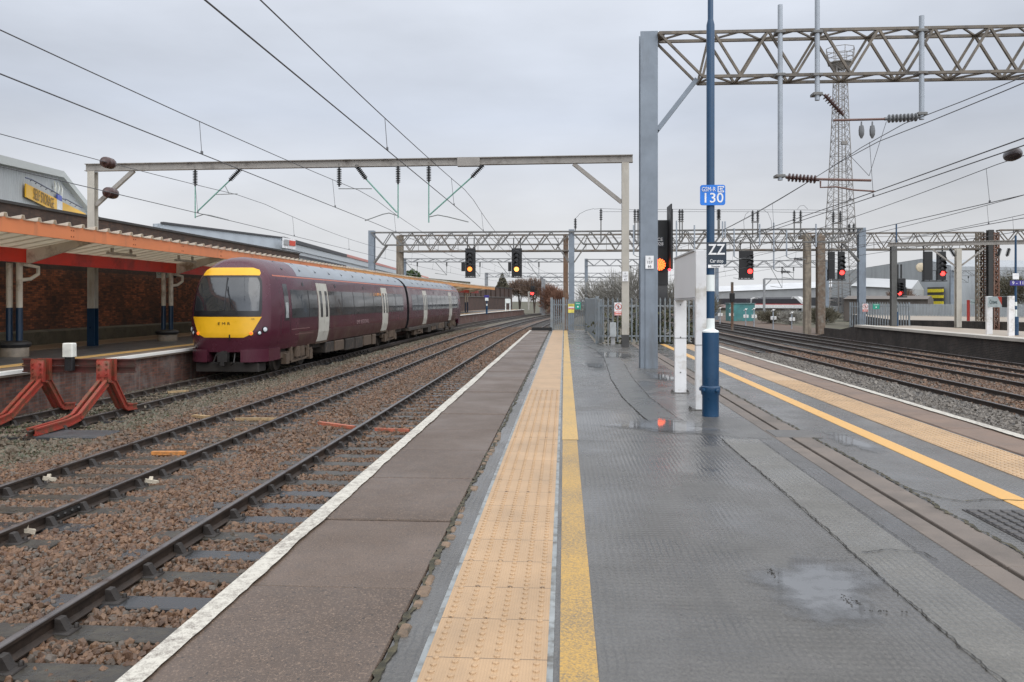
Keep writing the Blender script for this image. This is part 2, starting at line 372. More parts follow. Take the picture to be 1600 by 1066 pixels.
# ------------------------------------------------------------------ shared materials
m_asph = mat_asphalt(); m_slab = mat_slab()
m_asph2 = M('side_asphalt', (.075, .077, .082), .32, var=.22, scale=1.6, bmp=.25, bscale=140, dirt=(.13, .13, .13), dirt_amt=.35, dscale=1.1)
m_patch = mat_asphalt('trench_asphalt', 1.35, (1, 1, .95))
m_patch2 = mat_asphalt('dark_trench_asphalt', .85, (.97, .98, 1.02))
m_chan = M('channel_concrete', (.145, .118, .098), .55, var=.2, scale=2.2, bmp=.3, bscale=120, dirt=(.09, .075, .062), dirt_amt=.5, dscale=1.2)
m_black = M('black_void', (.008, .008, .008), .6)
m_moss = M('dark_moss', (.035, .032, .020), .9, var=.5, scale=20, bmp=.8, bscale=60, dirt=(.10, .085, .05), dirt_amt=.6, dscale=14)
m_white = mat_paint('white_line_paint', (.74, .72, .65), (.13, .10, .085), .55, .5, 20)
m_yell = mat_paint('yellow_line_paint', (.52, .31, .07), (.12, .105, .085), 1.25, .45, 75)
m_tact = mat_tactile('tactile_tiles', .435, (.43, .285, .162)); m_tact2 = mat_tactile('tactile_tiles_far', .40, (.46, .31, .175))
m_seal = M('pale_sealant', (.24, .255, .255), .5, var=.25, scale=8, dirt=(.10, .095, .085), dirt_amt=.6, dscale=9)
m_rail = M('rusty_rail', (.028, .019, .014), .6, var=.35, scale=8, bmp=.3, bscale=60, dirt=(.048, .030, .020), dirt_amt=.6)
m_railtop = M('worn_rail_head', (.16, .145, .14), .30, metal=.65, var=.25, scale=2, dirt=(.08, .05, .035), dirt_amt=.4)
m_chair = M('iron_chair', (.026, .021, .018), .6, var=.3, scale=20, bmp=.4)
m_wood = M('old_sleeper_timber', (.034, .029, .022), .32, var=.35, scale=9, bmp=.6, bscale=30, dirt=(.058, .050, .034), dirt_amt=.5, dscale=5)
m_wood2 = M('grey_wet_sleeper', (.034, .035, .037), .2, var=.2, scale=5, bmp=.25, bscale=40)
m_pwall = mat_brick('platform_wall_brick', (.035, .026, .022), (.075, .038, .028), (.05, .045, .042), (.022, .02, .018), 'y', .55)
m_pwall_w = mat_brick('limewashed_wall_brick', (.060, .030, .024), (.135, .060, .042), (.06, .055, .052), (.15, .14, .135), 'y', .28)
BRN = ((.088, .042, .022), (.225, .125, .068), (.115, .095, .078))
GRY = ((.14, .125, .108), (.24, .215, .185), (.09, .085, .08))
m_bal_near = mat_ballast_far('ballast_brown', (.075, .042, .025), (.15, .092, .058), (.10, .09, .078), 26)
m_bal_grey = mat_ballast_far('ballast_grey', (.10, .09, .08), (.19, .17, .15), (.065, .06, .056), 22)
m_bal_l = mat_ballast_far('ballast_olive', (.085, .072, .048), (.155, .13, .092), (.10, .10, .085), 24)
m_ground = M('rough_ground', (.085, .075, .05), .9, var=.35, scale=.08, dirt=(.05, .065, .03), dirt_amt=.6, dscale=.05)

# ------------------------------------------------------------------ ground and ballast
struct(MB().add([(-1500, -60, -1.5), (1500, -60, -1.5), (1500, 2500, -1.5), (-1500, 2500, -1.5)], [(0, 1, 2, 3)]).build('ground', m_ground))
def strip(x0, x1, ys, z, cvd=True, name='ballast_bed', mat=None, z1=None):
    vs = []; fs = []
    for i, y in enumerate(ys):
        c = curve(y) if cvd else 0
        vs += [(x0 + c, y, z), (x1 + c, y, z if z1 is None else z1)]
        if i: fs.append((2*i-2, 2*i-1, 2*i+1, 2*i))
    return MB().add(vs, fs).build(name, mat)
YS = [-6, 0, 5, 10, 20, 30, 40, 46] + list(range(50, 260, 6))
def ballast_sheet(name, x0, x1, y0, y1, z, mat, step=.35):
    nx = int((x1 - x0) / .5) + 1; ny = int((y1 - y0) / 1.0) + 1
    X, Y = np.meshgrid(np.linspace(x0, x1, nx), np.linspace(y0, y1, ny))
    Z = z + .02 * np.sin(X * 3.1 + Y * .7) * np.sin(Y * 1.3 + X) + .012 * np.sin(X * 7 + Y * 2.2)
    Xc = X + np.maximum(0, Y - 45) ** 2 / 2000
    vs = np.stack([Xc, Y, Z], -1).reshape(-1, 3); idx = np.arange(nx * ny).reshape(ny, nx)
    fs = np.stack([idx[:-1, :-1], idx[:-1, 1:], idx[1:, 1:], idx[1:, :-1]], -1).reshape(-1, 4)
    b = MB(); b.add(vs.tolist(), fs.tolist(), 0, True); return struct(b.build(name, mat))
ballast_sheet('track_bed', -8.6, -1.9, -6, 210, -1.115, m_bal_near)
ballast_sheet('track_bed', -12.55, -8.55, -6, 210, -1.13, m_bal_l)
ballast_sheet('track_bed', 5.0, 9.6, -6, 150, -1.12, m_bal_grey)
ballast_sheet('track_bed', 9.55, 24.0, -6, 190, -1.11, m_bal_near)
struct(strip(-1.95, 5.05, [42, 60, 80, 100, 140, 200], -1.16, True, 'track_bed', m_bal_l))

SLEEP = .66
def stones(name, n, xr, yr, z, size, mat, cube=False, keep=None, spread=.035):
    """crushed-rock ballast: n small deformed blocks in one mesh"""
    x = RNG.uniform(xr[0], xr[1], n); y = RNG.uniform(yr[0], yr[1], n)
    if keep is not None:
        k = keep(x, y); x = x[k]; y = y[k]
    n = len(x)
    if cube:
        bv = np.array([(i, j, k) for k in (-1, 1) for j in (-1, 1) for i in (-1, 1)], float) * .62
        bf = np.array([(0,2,3),(0,3,1),(4,5,7),(4,7,6),(0,1,5),(0,5,4),(2,6,7),(2,7,3),(0,4,6),(0,6,2),(1,3,7),(1,7,5)])
    else:
        g = (1 + 5 ** .5) / 2
        bv = np.array([(-1,g,0),(1,g,0),(-1,-g,0),(1,-g,0),(0,-1,g),(0,1,g),(0,-1,-g),(0,1,-g),(g,0,-1),(g,0,1),(-g,0,-1),(-g,0,1)], float) / 1.9
        bf = np.array([(0,11,5),(0,5,1),(0,1,7),(0,7,10),(0,10,11),(1,5,9),(5,11,4),(11,10,2),(10,7,6),(7,1,8),(3,9,4),(3,4,2),(3,2,6),(3,6,8),(3,8,9),(4,9,5),(2,4,11),(6,2,10),(8,6,7),(9,8,1)])
    nv = len(bv)
    P = bv[None] * RNG.uniform(.62, 1.3, (n, nv, 1)) * RNG.uniform(.6, 1.35, (n, 1, 3)) * (size * RNG.uniform(.6, 1.3, (n, 1, 1)))
    q = RNG.normal(size=(n, 4)); q /= np.linalg.norm(q, axis=1, keepdims=True); w, a, b, c = q.T
    Rm = np.stack([1-2*(b*b+c*c), 2*(a*b-c*w), 2*(a*c+b*w), 2*(a*b+c*w), 1-2*(a*a+c*c), 2*(b*c-a*w), 2*(a*c-b*w), 2*(b*c+a*w), 1-2*(a*a+b*b)], -1).reshape(n, 3, 3)
    P = np.einsum('nij,nvj->nvi', Rm, P)
    cx = x + np.maximum(0, y - 45) ** 2 / 2000
    zz = z + RNG.uniform(-spread, spread, n)
    P += np.stack([cx, y, zz], -1)[:, None, :]
    V = P.reshape(-1, 3).astype(np.float32); F = (bf[None] + (np.arange(n) * nv)[:, None, None]).reshape(-1).astype(np.int32)
    me = bpy.data.meshes.new(name); nf = len(F) // 3
    me.vertices.add(len(V)); me.vertices.foreach_set('co', V.ravel())
    me.loops.add(len(F)); me.loops.foreach_set('vertex_index', F)
    me.polygons.add(nf); me.polygons.foreach_set('loop_start', np.arange(nf, dtype=np.int32) * 3)
    me.polygons.foreach_set('use_smooth', np.zeros(nf, dtype=bool)); me.update(calc_edges=True)
    at_ = me.attributes.new('rnd', 'FLOAT', 'POINT'); at_.data.foreach_set('value', np.repeat(RNG.random(n), nv).astype(np.float32))
    me.materials.append(mat); o = bpy.data.objects.new(name, me); COL.objects.link(o); return stuff(o)
def off_sleepers(xc, y0):
    """keep stones away from the tops of the sleepers of the track centred on xc"""
    def k(x, y):
        ph = np.abs(((y - y0 + SLEEP / 2) % SLEEP) - SLEEP / 2)
        on = (ph < .135) & (np.abs(x - xc) < 1.22 + RNG.normal(0, .1, len(x)))
        rail = np.minimum(np.abs(x - xc - .755), np.abs(x - xc + .755)) < .085
        return ~((on & (RNG.random(len(x)) > .05)) | rail)
    return k
T1, T2, T3 = -3.315, -6.82, -10.95
k1, k2, k3 = off_sleepers(T1, .18), off_sleepers(T2, .40), off_sleepers(T3, .1)
def wedge(x, y): return x > -.735 * y - .9
s_b = mat_stone('stone_brown', *BRN); s_g = mat_stone('stone_grey', *GRY)
s_o = mat_stone('stone_olive', (.10, .075, .048), (.19, .145, .10), (.10, .11, .07))
stones('ballast_stones', 135000, (-10.0, -1.95), (2.2, 13.5), -1.108, .031, s_b, False, lambda x, y: wedge(x, y) & k1(x, y) & k2(x, y) & (x > -8.9 + .3 * np.sin(y)))
stones('ballast_stones', 62000, (-8.9, -2.0), (13.5, 31), -1.098, .042, s_b, True, lambda x, y: k1(x, y) & k2(x, y), .03)
stones('ballast_stones', 60000, (-8.9, -2.0), (31, 78), -1.09, .062, s_b, True, lambda x, y: k1(x, y) & k2(x, y), .03)
stones('ballast_stones', 24000, (-9.6, -8.6), (32, 78), -1.10, .06, s_o, True, None, .03)
stones('ballast_stones', 60000, (-12.5, -8.6), (9, 32), -1.10, .036, s_o, True, lambda x, y: wedge(x, y) & k3(x, y), .03)
stones('ballast_stones', 42000, (7.6, 10.3), (12, 40), -1.07, .042, s_g, True, None, .035)
stones('ballast_stones', 52000, (10.3, 18.4), (17, 42), -1.075, .046, s_b, True, lambda x, y: np.minimum.reduce([np.abs(np.abs(x - c) - .755) for c in (11.2, 14.6, 17.25)]) > .1, .03)

# ------------------------------------------------------------------ railway tracks
RT = -.915                                   # top of rail
def rail_prof(dx):
    h = RT
    return [(dx-.065, h-.152), (dx+.065, h-.152), (dx+.065, h-.142), (dx+.012, h-.12), (dx+.012, h-.045), (dx+.035, h-.036), (dx+.035, h-.010), (dx-.035, h-.010), (dx-.035, h-.036), (dx-.012, h-.045), (dx-.012, h-.12), (dx-.065, h-.142)]
def head_prof(dx): return [(dx-.035, RT-.0101), (dx+.035, RT-.0101), (dx+.030, RT-.002), (dx+.018, RT), (dx-.018, RT), (dx-.030, RT-.002)]
sl_me = {}
def sleeper_mesh(kind):
    if kind in sl_me: return sl_me[kind]
    b = MB(); b.bbox(-1.3, 1.3, -.135, .135, -1.22, -1.062, .012)
    o = b.build('sleeper', m_wood if kind == 0 else m_wood2); me = o.data; bpy.data.objects.remove(o); sl_me[kind] = me; return me
def chair_mesh():
    if 'c' in sl_me: return sl_me['c']
    b = MB()
    for s in (-1, 1):
        b.bbox(-.19, .19, -.085, .085, -1.066, -1.046, .01)if s == 1 else None
        b.prism([(s*.036, -1.05), (s*.145, -1.05), (s*.125, -1.03), (s*.082, -.955), (s*.036, -.95)][::s], 'y', -.042, .042)
        b.lathe((s*.165, .045, -1.05), (s*.165, .045, -1.0), [(0, .02), (.03, .02), (.04, .012)], 6)
    o = b.build('rail_chair', m_chair); me = o.data; bpy.data.objects.remove(o); sl_me['c'] = me; return me
def track(label, xc, y0, y1, ys0, n_ind, cvd=True, chairs=True, group='railway tracks', joint=None):
    t = thing('railway_track', label, 'railway track', (xc, y0, -1.2), group)
    ys = [y for y in YS if y0 < y < y1]; ys = [y0] + ys + [y1]
    for dx in (-.755, .755):
        path = [(xc + (curve(y) if cvd else 0), y, 0) for y in ys]
        b = MB(); b.sweep(rail_prof(dx), path); b.sweep(head_prof(dx), path, 1)
        b.build('rail', [m_rail, m_railtop], t)
        if joint:
            c = xc + dx; b = MB()
            for s in (-1, 1):
                b.box(c + s*.014 - .012, c + s*.014 + .012 + s*.02, joint - .26, joint + .26, RT - .118, RT - .046)
                for q in (-.2, -.07, .07, .2): b.lathe((c + s*.03, joint + q, RT-.08), (c + s*.075, joint + q, RT-.08), [(0, .02), (.03, .02), (.04, .012)], 6)
            b.build('fishplate', M('fishplate_iron', (.02, .018, .017), .5), t)
    n = 0; y = ys0; rest = MB(); rng = random.Random(int(xc * 10))
    while y < y1 - .4:
        c = curve(y) if cvd else 0
        if n < n_ind and y > y0:
            o = bpy.data.objects.new('sleeper', sleeper_mesh(1 if rng.random() < .28 else 0)); COL.objects.link(o); o.parent = t
            o.location = (c + rng.uniform(-.03, .03), y - y0, 1.2 + rng.uniform(-.008, .004)); o.rotation_euler = (0, 0, rng.uniform(-.012, .012)); n += 1
            if chairs:
                for dx in (-.755, .755):
                    k = bpy.data.objects.new('rail_chair', chair_mesh()); COL.objects.link(k); k.parent = o; k.location = (dx, 0, 0)
        elif y > y0: rest.box(xc + c - 1.3, xc + c + 1.3, y - .125, y + .125, -1.22, -1.066)
        y += SLEEP
    if rest.v: stuff(rest.build('sleepers', m_wood, t))
    return t
track('track beside the left platform edge, only its left rail in view', T1, -4, 215, .18 + SLEEP * 3, 78, joint=4.95)
track('middle left track with brown ballast, between the near rail and the maroon train', T2, -4, 215, .40 + SLEEP * 12, 88, joint=9.35)
track('left track running from the red buffer stop under the maroon train', T3, 14.6, 215, 14.9, 40, chairs=True)
track('track hidden close below the right platform edge', 6.85, -4, 190, 1, 0, False, False)
track('first visible track beyond the right platform edge, with grey ballast beside it', 11.2, -4, 200, 14.4, 60, False, False)
track('middle one of the right hand tracks, ballast on both sides', 14.6, -4, 210, 18.4, 50, False, False)
track('right track running below the dark wall of the far platform', 17.25, -4, 210, 22, 40, False, False)
# loose sleeper ends and painted markers lying on the ballast
def plank(p0, p1, w, h, mat, label): 
    b = MB(); b.bar(p0, p1, w, h); o = b.build('timber_marker', mat); return tag(o, label, 'timber')
m_or = M('orange_marker_paint', (.50, .20, .05), .6, var=.3, scale=12, dirt=(.15, .10, .06), dirt_amt=.5, dscale=10)
m_rd = M('faded_red_marker', (.40, .12, .07), .6, var=.3, scale=12, dirt=(.15, .10, .06), dirt_amt=.5, dscale=10)
m_tn = M('pale_marker', (.36, .25, .13), .6, var=.3, scale=12, dirt=(.15, .10, .06), dirt_amt=.5, dscale=10)
for a, b_, w, m_, l in (((238, 708), (290, 708), .09, m_or, 'orange painted timber marker lying between the middle track rails'),
                        ((303, 650), (326, 652), .12, m_tn, 'short pale yellow timber stub beside the middle track'),
                        ((368, 655), (432, 655), .07, m_tn, 'long faded tan timber strip between the middle rails'),
                        ((499, 661), (553, 668), .10, m_rd, 'faded red timber marker on the ballast left of the near rail'),
                        ((586, 671), (640, 673), .06, m_rd, 'reddish timber strip between near rail and platform edge'),
                        ((262, 613), (294, 611), .10, m_tn, 'tan timber offcut between the rails ahead of the train')):
    plank(at(*a, Z=-1.03), at(*b_, Z=-1.03), w, .06, m_, l)
for px, py, l in ((40, 829, 'pale broken wooden key lying by the middle track rail at the left edge'), (236, 752, 'pale wooden key lying beside the middle track rail, farther along'), (76, 748, 'pale stone coloured key beside the far rail of the middle track'), (230, 636, 'white scrap on the ballast right of the buffer stop')):
    p = at(px, py, Z=-1.02); k_ = MB(); k_.bar(p + Vector((-.06, -.05, .02)), p + Vector((.07, .06, -.03)), .07, .05); k_.bar(p + Vector((.0, -.03, -.03)), p + Vector((-.02, .05, .05)), .05, .03); tag(k_.build('wooden_key', M('bleached_wood', (.42, .37, .29), .7, var=.3, scale=20)), l, 'timber')
p = at(135, 679, Z=-1.06)
tag(MB().bbox(p.x - .9, p.x + .5, p.y - .45, p.y + .35, -1.13, -1.03, .02).build('drain_cover', M('slate_cover', (.055, .058, .062), .45, var=.2, bmp=.3)), 'flat dark cover slab on the ballast beside the red buffer stop', 'cover')

# ------------------------------------------------------------------ island platform
def poly_slab(name, poly, z0, z1, mat, wall): 
    b = MB(); b.prism(poly, 'z', z0, z1); o = b.build(name, [mat, wall])
    for f in o.data.polygons: f.material_index = 0 if f.normal.z > .5 else 1
    return struct(o)
LX, RX = -1.83, 5.30
NY, FY = 42.6, 29.3                         # far end of the narrow left tongue, far end of the right side
poly_slab('platform', [(LX + .06, -5), (RX - .06, -5), (RX - .06, FY), (1.15, FY), (1.15, NY), (LX + .06, NY)], -1.5, -.02, m_asph, m_pwall)
struct(MB().add([(-.79, -5, 0), (1.82, -5, 0), (1.82, 9.19, 0), (1.82, FY - .05, 0), (1.1, FY - .05, 0), (1.1, NY - .05, 0), (-.79, NY - .05, 0)], [(0, 1, 2, 3, 4, 5, 6)]).build('asphalt_surface', m_asph))
struct(MB().add([(2.82, -5, 0), (4.62, -5, 0), (4.62, FY - .05, 0), (2.82, FY - .05, 0)], [(0, 1, 2, 3)]).build('asphalt_surface', m_asph))
struct(MB().add([(1.82, 9.19, 0), (2.4, 9.19, 0), (2.4, FY - .05, 0), (1.82, FY - .05, 0)], [(0, 1, 2, 3)]).build('asphalt_surface', m_asph))
struct(MB().add([(2.16, -5, 0), (2.4, -5, 0), (2.4, 9.188, 0), (2.16, 9.188, 0)], [(0, 1, 2, 3)]).build('asphalt_surface', m_patch2))
struct(MB().add([(1.80, -5, -.004), (2.18, -5, -.004), (2.18, 9.2, .005), (1.78, 9.2, .005)], [(0, 1, 2, 3)]).build('repair_strip', m_patch))
# second repair strip past the puddle, curving away to the left
b = MB(); path = [(1.42, 9.75), (1.28, 10.8), (1.16, 13), (1.15, 16), (1.25, 19.5), (1.30, 22), (1.2, 26), (.9, 29.2)]; vs = []; fs = []
for i, (x, y) in enumerate(path):
    vs += [(x - .22, y, .004), (x + .22, y, .004)]
    if i: fs.append((2*i-2, 2*i-1, 2*i+1, 2*i))
struct(b.add(vs, fs).build('repair_strip', M('grey_trench', (.085, .085, .08), .3, var=.2, scale=2, bmp=.3, bscale=120)))
def ragged(name, pts, w, mat, z=.006, amp=.5, step=.06, seed=3):
    """crack or moss line: a thin strip with ragged edges along a polyline"""
    rg = random.Random(seed); P_ = []
    for (x0, y0), (x1, y1) in zip(pts[:-1], pts[1:]):
        n = max(2, int(math.hypot(x1-x0, y1-y0) / step))
        for i in range(n): t = i / n; P_.append((x0 + (x1-x0)*t, y0 + (y1-y0)*t))
    P_.append(pts[-1]); vs = []; fs = []; jx = 0
    for i, (x, y) in enumerate(P_):
        a = P_[max(0, i-1)]; c = P_[min(len(P_)-1, i+1)]; dx, dy = c[0]-a[0], c[1]-a[1]; l = math.hypot(dx, dy) or 1
        nx, ny = -dy / l, dx / l; jx = jx * .7 + rg.uniform(-1, 1) * w * amp
        l_ = w * rg.uniform(.15, 1.0); r_ = w * rg.uniform(.15, 1.0)
        vs += [(x + nx * (jx + l_), y + ny * (jx + l_), z), (x + nx * (jx - r_), y + ny * (jx - r_), z)]
        if i: fs.append((2*i-2, 2*i-1, 2*i+1, 2*i))
    return struct(MB().add(vs, fs).build(name, mat))
m_crack = M('crack_dirt', (.022, .020, .017), .8, var=.4, scale=30)
ragged('crack', [(1.80, 2.2), (1.79, 5.2), (1.80, 6.5), (1.77, 9.2)], .006, m_crack, .008, 1.1, .025, 1)
ragged('crack', [(1.85, 5.1), (2.05, 5.18), (2.22, 5.12), (2.24, 4.98)], .007, m_crack, .009, .9, .03, 2)
ragged('crack', [(2.20, 9.2), (2.19, 7.0), (2.21, 5.2)], .004, m_crack, .007, .9, .03, 4)
ragged('crack', [(1.20, 9.72), (1.06, 10.8), (.94, 13), (.93, 16), (1.02, 19.5), (1.08, 22), (.98, 26)], .009, m_crack, .008, .5, .06, 5)
ragged('crack', [(1.64, 9.9), (1.50, 10.9), (1.38, 13), (1.37, 16), (1.48, 20)], .007, m_crack, .008, .5, .06, 6)
ragged('crack', [(1.2, 9.72), (1.6, 9.6), (2.0, 9.3), (2.35, 9.25)], .007, m_crack, .008, .5, .05, 7)
ragged('crack', [(1.05, 4.72), (1.55, 4.75), (1.8, 4.72)], .004, m_crack, .008, .8, .05, 8)
ragged('crack', [(-.3, 9.0), (.4, 9.02), (1.2, 8.98)], .006, m_crack, .008, .6, .05, 18)
# drainage channel: two concrete kerbs and a dark slot, moss along its right side
for x0, x1 in ((2.40, 2.565), (2.605, 2.82)):
    y = -4.6
    while y < FY - .1:
        y2 = min(FY - .05, y + 1.9); b = MB()
        b.bbox(x0, x1, y + .006, y2 - .006, -.3, .004, .006); struct(b.build('drain_kerb', m_chan)); y = y2
struct(MB().box(2.56, 2.61, -5, FY - .05, -.3, -.045).build('drain_slot', m_black))
ragged('moss', [(2.835, 2.5), (2.83, 6), (2.86, 7.4), (2.83, 9.2), (2.84, 12), (2.83, 20)], .024, m_moss, .009, .55, .03, 9)
ragged('crack', [(2.86, 6.9), (2.98, 6.55), (3.1, 6.45), (3.35, 6.55), (3.7, 6.5)], .014, m_moss, .007, .6, .03, 10)
b = MB(); b.bbox(2.42, 2.95, 9.35, 9.85, -.1, .012, .008); tag(b.build('access_cover', M('lid_concrete', (.10, .095, .09), .5, var=.2, bmp=.3)), 'square grey lid set in the drainage channel on the platform', 'cover')
b = MB(); cx_, cy_ = 3.19, 5.62; b.box(cx_ - .21, cx_ + .21, cy_ - .6, cy_ + .6, -.08, .006)
for i in range(5):
    for j in range(13): b.bbox(cx_ - .2 + i*.081, cx_ - .14 + i*.081, cy_ - .57 + j*.089, cy_ - .505 + j*.089, .006, .016, .006)
tag(b.build('manhole_cover', M('grid_iron', (.075, .07, .068), .4, metal=.3, var=.25, bmp=.2)), 'chequered rusty cover sunk in the right side of the platform', 'cover')
# coping slabs with joints
def coping(x0, x1, y0, y1, L_, seed):
    rg = random.Random(seed); b = MB(); y = y0
    while y < y1:
        y2 = min(y1, y + L_); dz = rg.uniform(-.006, .004); e = rg.uniform(-.012, .012)
        xa, xb = (x0 + e, x1) if x0 < 0 else (x0, x1 + e)
        b.bbox(xa, xb, y + .011, y2 - .011, -.16, .004 + dz, .010); y = y2
    return struct(b.build('coping', m_slab if x0 < 0 else M('coping_tan', (.175, .118, .085), .55, var=.2, scale=1.6, bmp=.3, bscale=200, dirt=(.12, .082, .06), dirt_amt=.5, dscale=.9)))
coping(LX, -.80, -1.05, NY - .4, 1.34, 1); coping(4.66, RX, -3, FY - .1, 1.2, 2)
m_edge = mat_paint('white_edge_paint', (.56, .53, .46), (.11, .085, .07), 1.0, .55, 24)
def edge_line(x0, x1, y0, y1, seed):
    rg = random.Random(seed); vs = []; fs = []; y = y0; i = 0; j = 0
    while y < y1:
        j = j * .8 + rg.uniform(-.006, .006)
        vs += [(x0, y, .0155), (x1 + j, y, .0155)] if x0 < 0 else [(x0 + j, y, .0155), (x1, y, .0155)]
        if i: fs.append((2*i-2, 2*i-1, 2*i+1, 2*i))
        i += 1; y += .09
    return struct(MB().add(vs, fs).build('white_line', m_edge))
edge_line(LX + .0, LX + .12, -1, NY - .45, 5); edge_line(RX - .13, RX - .0, -2, FY - .15, 6)
# broken joint behind the slabs: old bricks, moss and bitumen
ragged('moss', [(-.765, .5), (-.765, 3), (-.78, 6), (-.765, 12), (-.765, 25), (-.765, 41)], .026, m_moss, .0065, .4, .045, 11)
b = MB(); rg = random.Random(4); y = 2.5
while y < 9.5:
    if rg.random() < .5: b.bbox(-.785 + rg.uniform(-.01, .01), -.73 + rg.uniform(-.02, .01), y, y + rg.uniform(.08, .16), -.02, .009 + rg.uniform(-.003, .004), .012)
    y += .17
struct(b.build('edge_bricks', M('edge_brick', (.17, .115, .075), .7, var=.3, scale=14, bmp=.5, dirt=(.06, .05, .035), dirt_amt=.6, dscale=10)))
# tactile paving with real blisters
def tactile(x0, x1, y0, y1, mat, cols, pitch, dome_to, offset):
    b = MB(); b.box(x0, x1, y0, y1, -.05, .006); dx = (x1 - x0) / cols
    y = y0 + .03; r = 0
    while y < dome_to:
        for k in range(cols):
            cx = x0 + dx * (k + .5); cy = y + (pitch / 2 if (offset and k % 2) else 0)
            rr = .0150; vs = []; n = 8
            for (q, z) in ((1, .006), (.9, .0120), (.5, .0145)):
                for i in range(n): t = 2*math.pi*i/n; vs.append((cx + math.cos(t)*rr*q, cy + math.sin(t)*rr*q, z))
            fs = [(l*n+i, l*n+(i+1)%n, (l+1)*n+(i+1)%n, (l+1)*n+i) for l in range(2) for i in range(n)] + [tuple(2*n+i for i in range(n))]
            b.add(vs, fs, 0, True)
        y += pitch; r += 1
    return struct(b.build('tactile_paving', mat))
tactile(-.605, -.075, 1.0, NY - .3, m_tact, 6, .066, 14, True)
tactile(4.02, 4.58, 4.0, FY - .2, m_tact2, 8, .067, 16, False)
for x in (-.632, -.075): struct(MB().box(x, x + .027, 1, NY - .3, -.02, .0045).build('sealant_line', m_seal))
struct(MB().box(-.020, .142, 1, 9.02, -.02, .0042).build('yellow_line', m_yell))
struct(MB().box(-.025, .155, 9.05, NY - .4, -.02, .0042).build('yellow_line', mat_paint('yellow_line_old', (.55, .345, .10), (.16, .135, .09), 1.0, .45, 40)))
struct(MB().box(3.44, 3.63, -2, FY - .2, -.02, .0042).build('yellow_line', mat_paint('yellow_line_bright', (.66, .37, .10), (.25, .19, .12), .5, .4, 40)))
# standing water
def mat_water():
    m, nt, b, N, L = nodes('standing_water'); v = objco(N, L); a = N('ShaderNodeAttribute'); a.attribute_name = 'depth'
    b.inputs['Base Color'].default_value = (.15, .152, .156, 1); b.inputs['Roughness'].default_value = .035; b.inputs['IOR'].default_value = 1.4
    tr = N('ShaderNodeBsdfTransparent'); mx = N('ShaderNodeMixShader')
    n1 = noise(N, L, v, 9, 7, .7); s_ = math_(N, L, 'ADD', a.outputs['Fac'], math_(N, L, 'MULTIPLY', n1, 1.1))
    L(mrange(N, L, s_, .75, 1.55, 0, .9), mx.inputs[0]); L(tr.outputs[0], mx.inputs[1]); L(b.outputs[0], mx.inputs[2])
    L(mx.outputs[0], nt.nodes['Material Output'].inputs[0]); return m
m_water = mat_water()
def puddle(cx, cy, rx, ry, seed, z=.0085):
    rg = random.Random(seed); n = 44; ph = [rg.uniform(0, 6.28) for _ in range(6)]
    vs = [(cx, cy, z)]; val = [1.0]; fs = []
    ks = [1 + .16*math.sin(2*t+ph[0]) + .12*math.sin(3*t+ph[1]) + .09*math.sin(5*t+ph[2]) + .06*math.sin(9*t+ph[3]) + rg.uniform(-.03, .03) for t in (2*math.pi*i/n for i in range(n))]
    for q, w in ((.45, 1.0), (1.25, 0.0)):
        for i in range(n):
            t = 2*math.pi*i/n; vs.append((cx + rx*ks[i]*q*math.cos(t), cy + ry*ks[i]*q*math.sin(t), z)); val.append(w)
    for i in range(n):
        j = (i + 1) % n; fs += [(0, 1+i, 1+j), (1+i, 1+n+i, 1+n+j, 1+j)]
    o = MB().add(vs, fs).build('water', m_water)
    at_ = o.data.attributes.new('depth', 'FLOAT', 'POINT'); at_.data.foreach_set('value', val); return struct(o)
p = at(1280, 918, Z=0); puddle(p.x, p.y, .34, .50, 2)
p = at(1043, 667, Z=0); puddle(p.x, p.y, .72, .52, 5)
p = at(930, 571, Z=0); puddle(p.x, p.y, .28, .9, 8)
p = at(960, 555, Z=0); puddle(p.x, p.y, .5, 1.6, 9)
p = at(1035, 590, Z=0); puddle(p.x, p.y, .35, .8, 10)
p = at(1330, 690, Z=0); puddle(p.x, p.y, .16, .7, 12, .006)
# grit left where the film is thin
b = MB(); rg = random.Random(9)
for (px, py, sx, sy, n) in ((1206, 897, .010, .07, 30), (1325, 943, .010, .04, 22), (1338, 942, .008, .03, 18), (1370, 957, .05, .008, 10)):
    p = at(px, py, Z=0)
    for _ in range(n):
        x = p.x + rg.gauss(0, sx); y = p.y + rg.gauss(0, sy); s = rg.uniform(.0015, .004); b.box(x-s, x+s, y-s*1.5, y+s*1.5, .006, .0105)
stuff(b.build('grit', M('wet_grit', (.05, .045, .04), .5)))
# ------------------------------------------------------------------ left bay platform, wall and canopy
BX = -12.42                                   # edge of the bay platform
def cpath(y0, y1, x=0, z=0, step=4):
    n = max(2, int((y1 - y0) / step) + 1); return [(x + curve(y), y, z) for y in np.linspace(y0, y1, n)]
BP1 = 146
def ribbon(name, x0, x1, z, mat, y0=8, y1=BP1, dz=.0):
    b = MB(); b.sweep([(x0, z - .12), (x1, z - .12), (x1, z), (x0, z)][::-1], cpath(y0, y1)); return struct(b.build(name, mat))
o = MB(); o.sweep([(-19.3, -1.4), (BX - .12, -1.4), (BX - .12, -.07), (-19.3, -.07)][::-1], cpath(8, BP1)); struct(o.build('bay_platform', m_pwall_w))
m_tan = M('bay_paving_tan', (.22, .155, .10), .5, var=.2, scale=1.2, dirt=(.13, .10, .075), dirt_amt=.5, dscale=.7)
ribbon('coping', BX - .75, BX, -.02, M('bay_coping', (.16, .125, .10), .55, var=.2, scale=1))
ribbon('asphalt_surface', -17.3, BX - .752, -.03, M('bay_asphalt', (.075, .075, .078), .35, var=.25, scale=.8))
ribbon('bay_paving', -18.9, -17.0, -.024, m_tan)
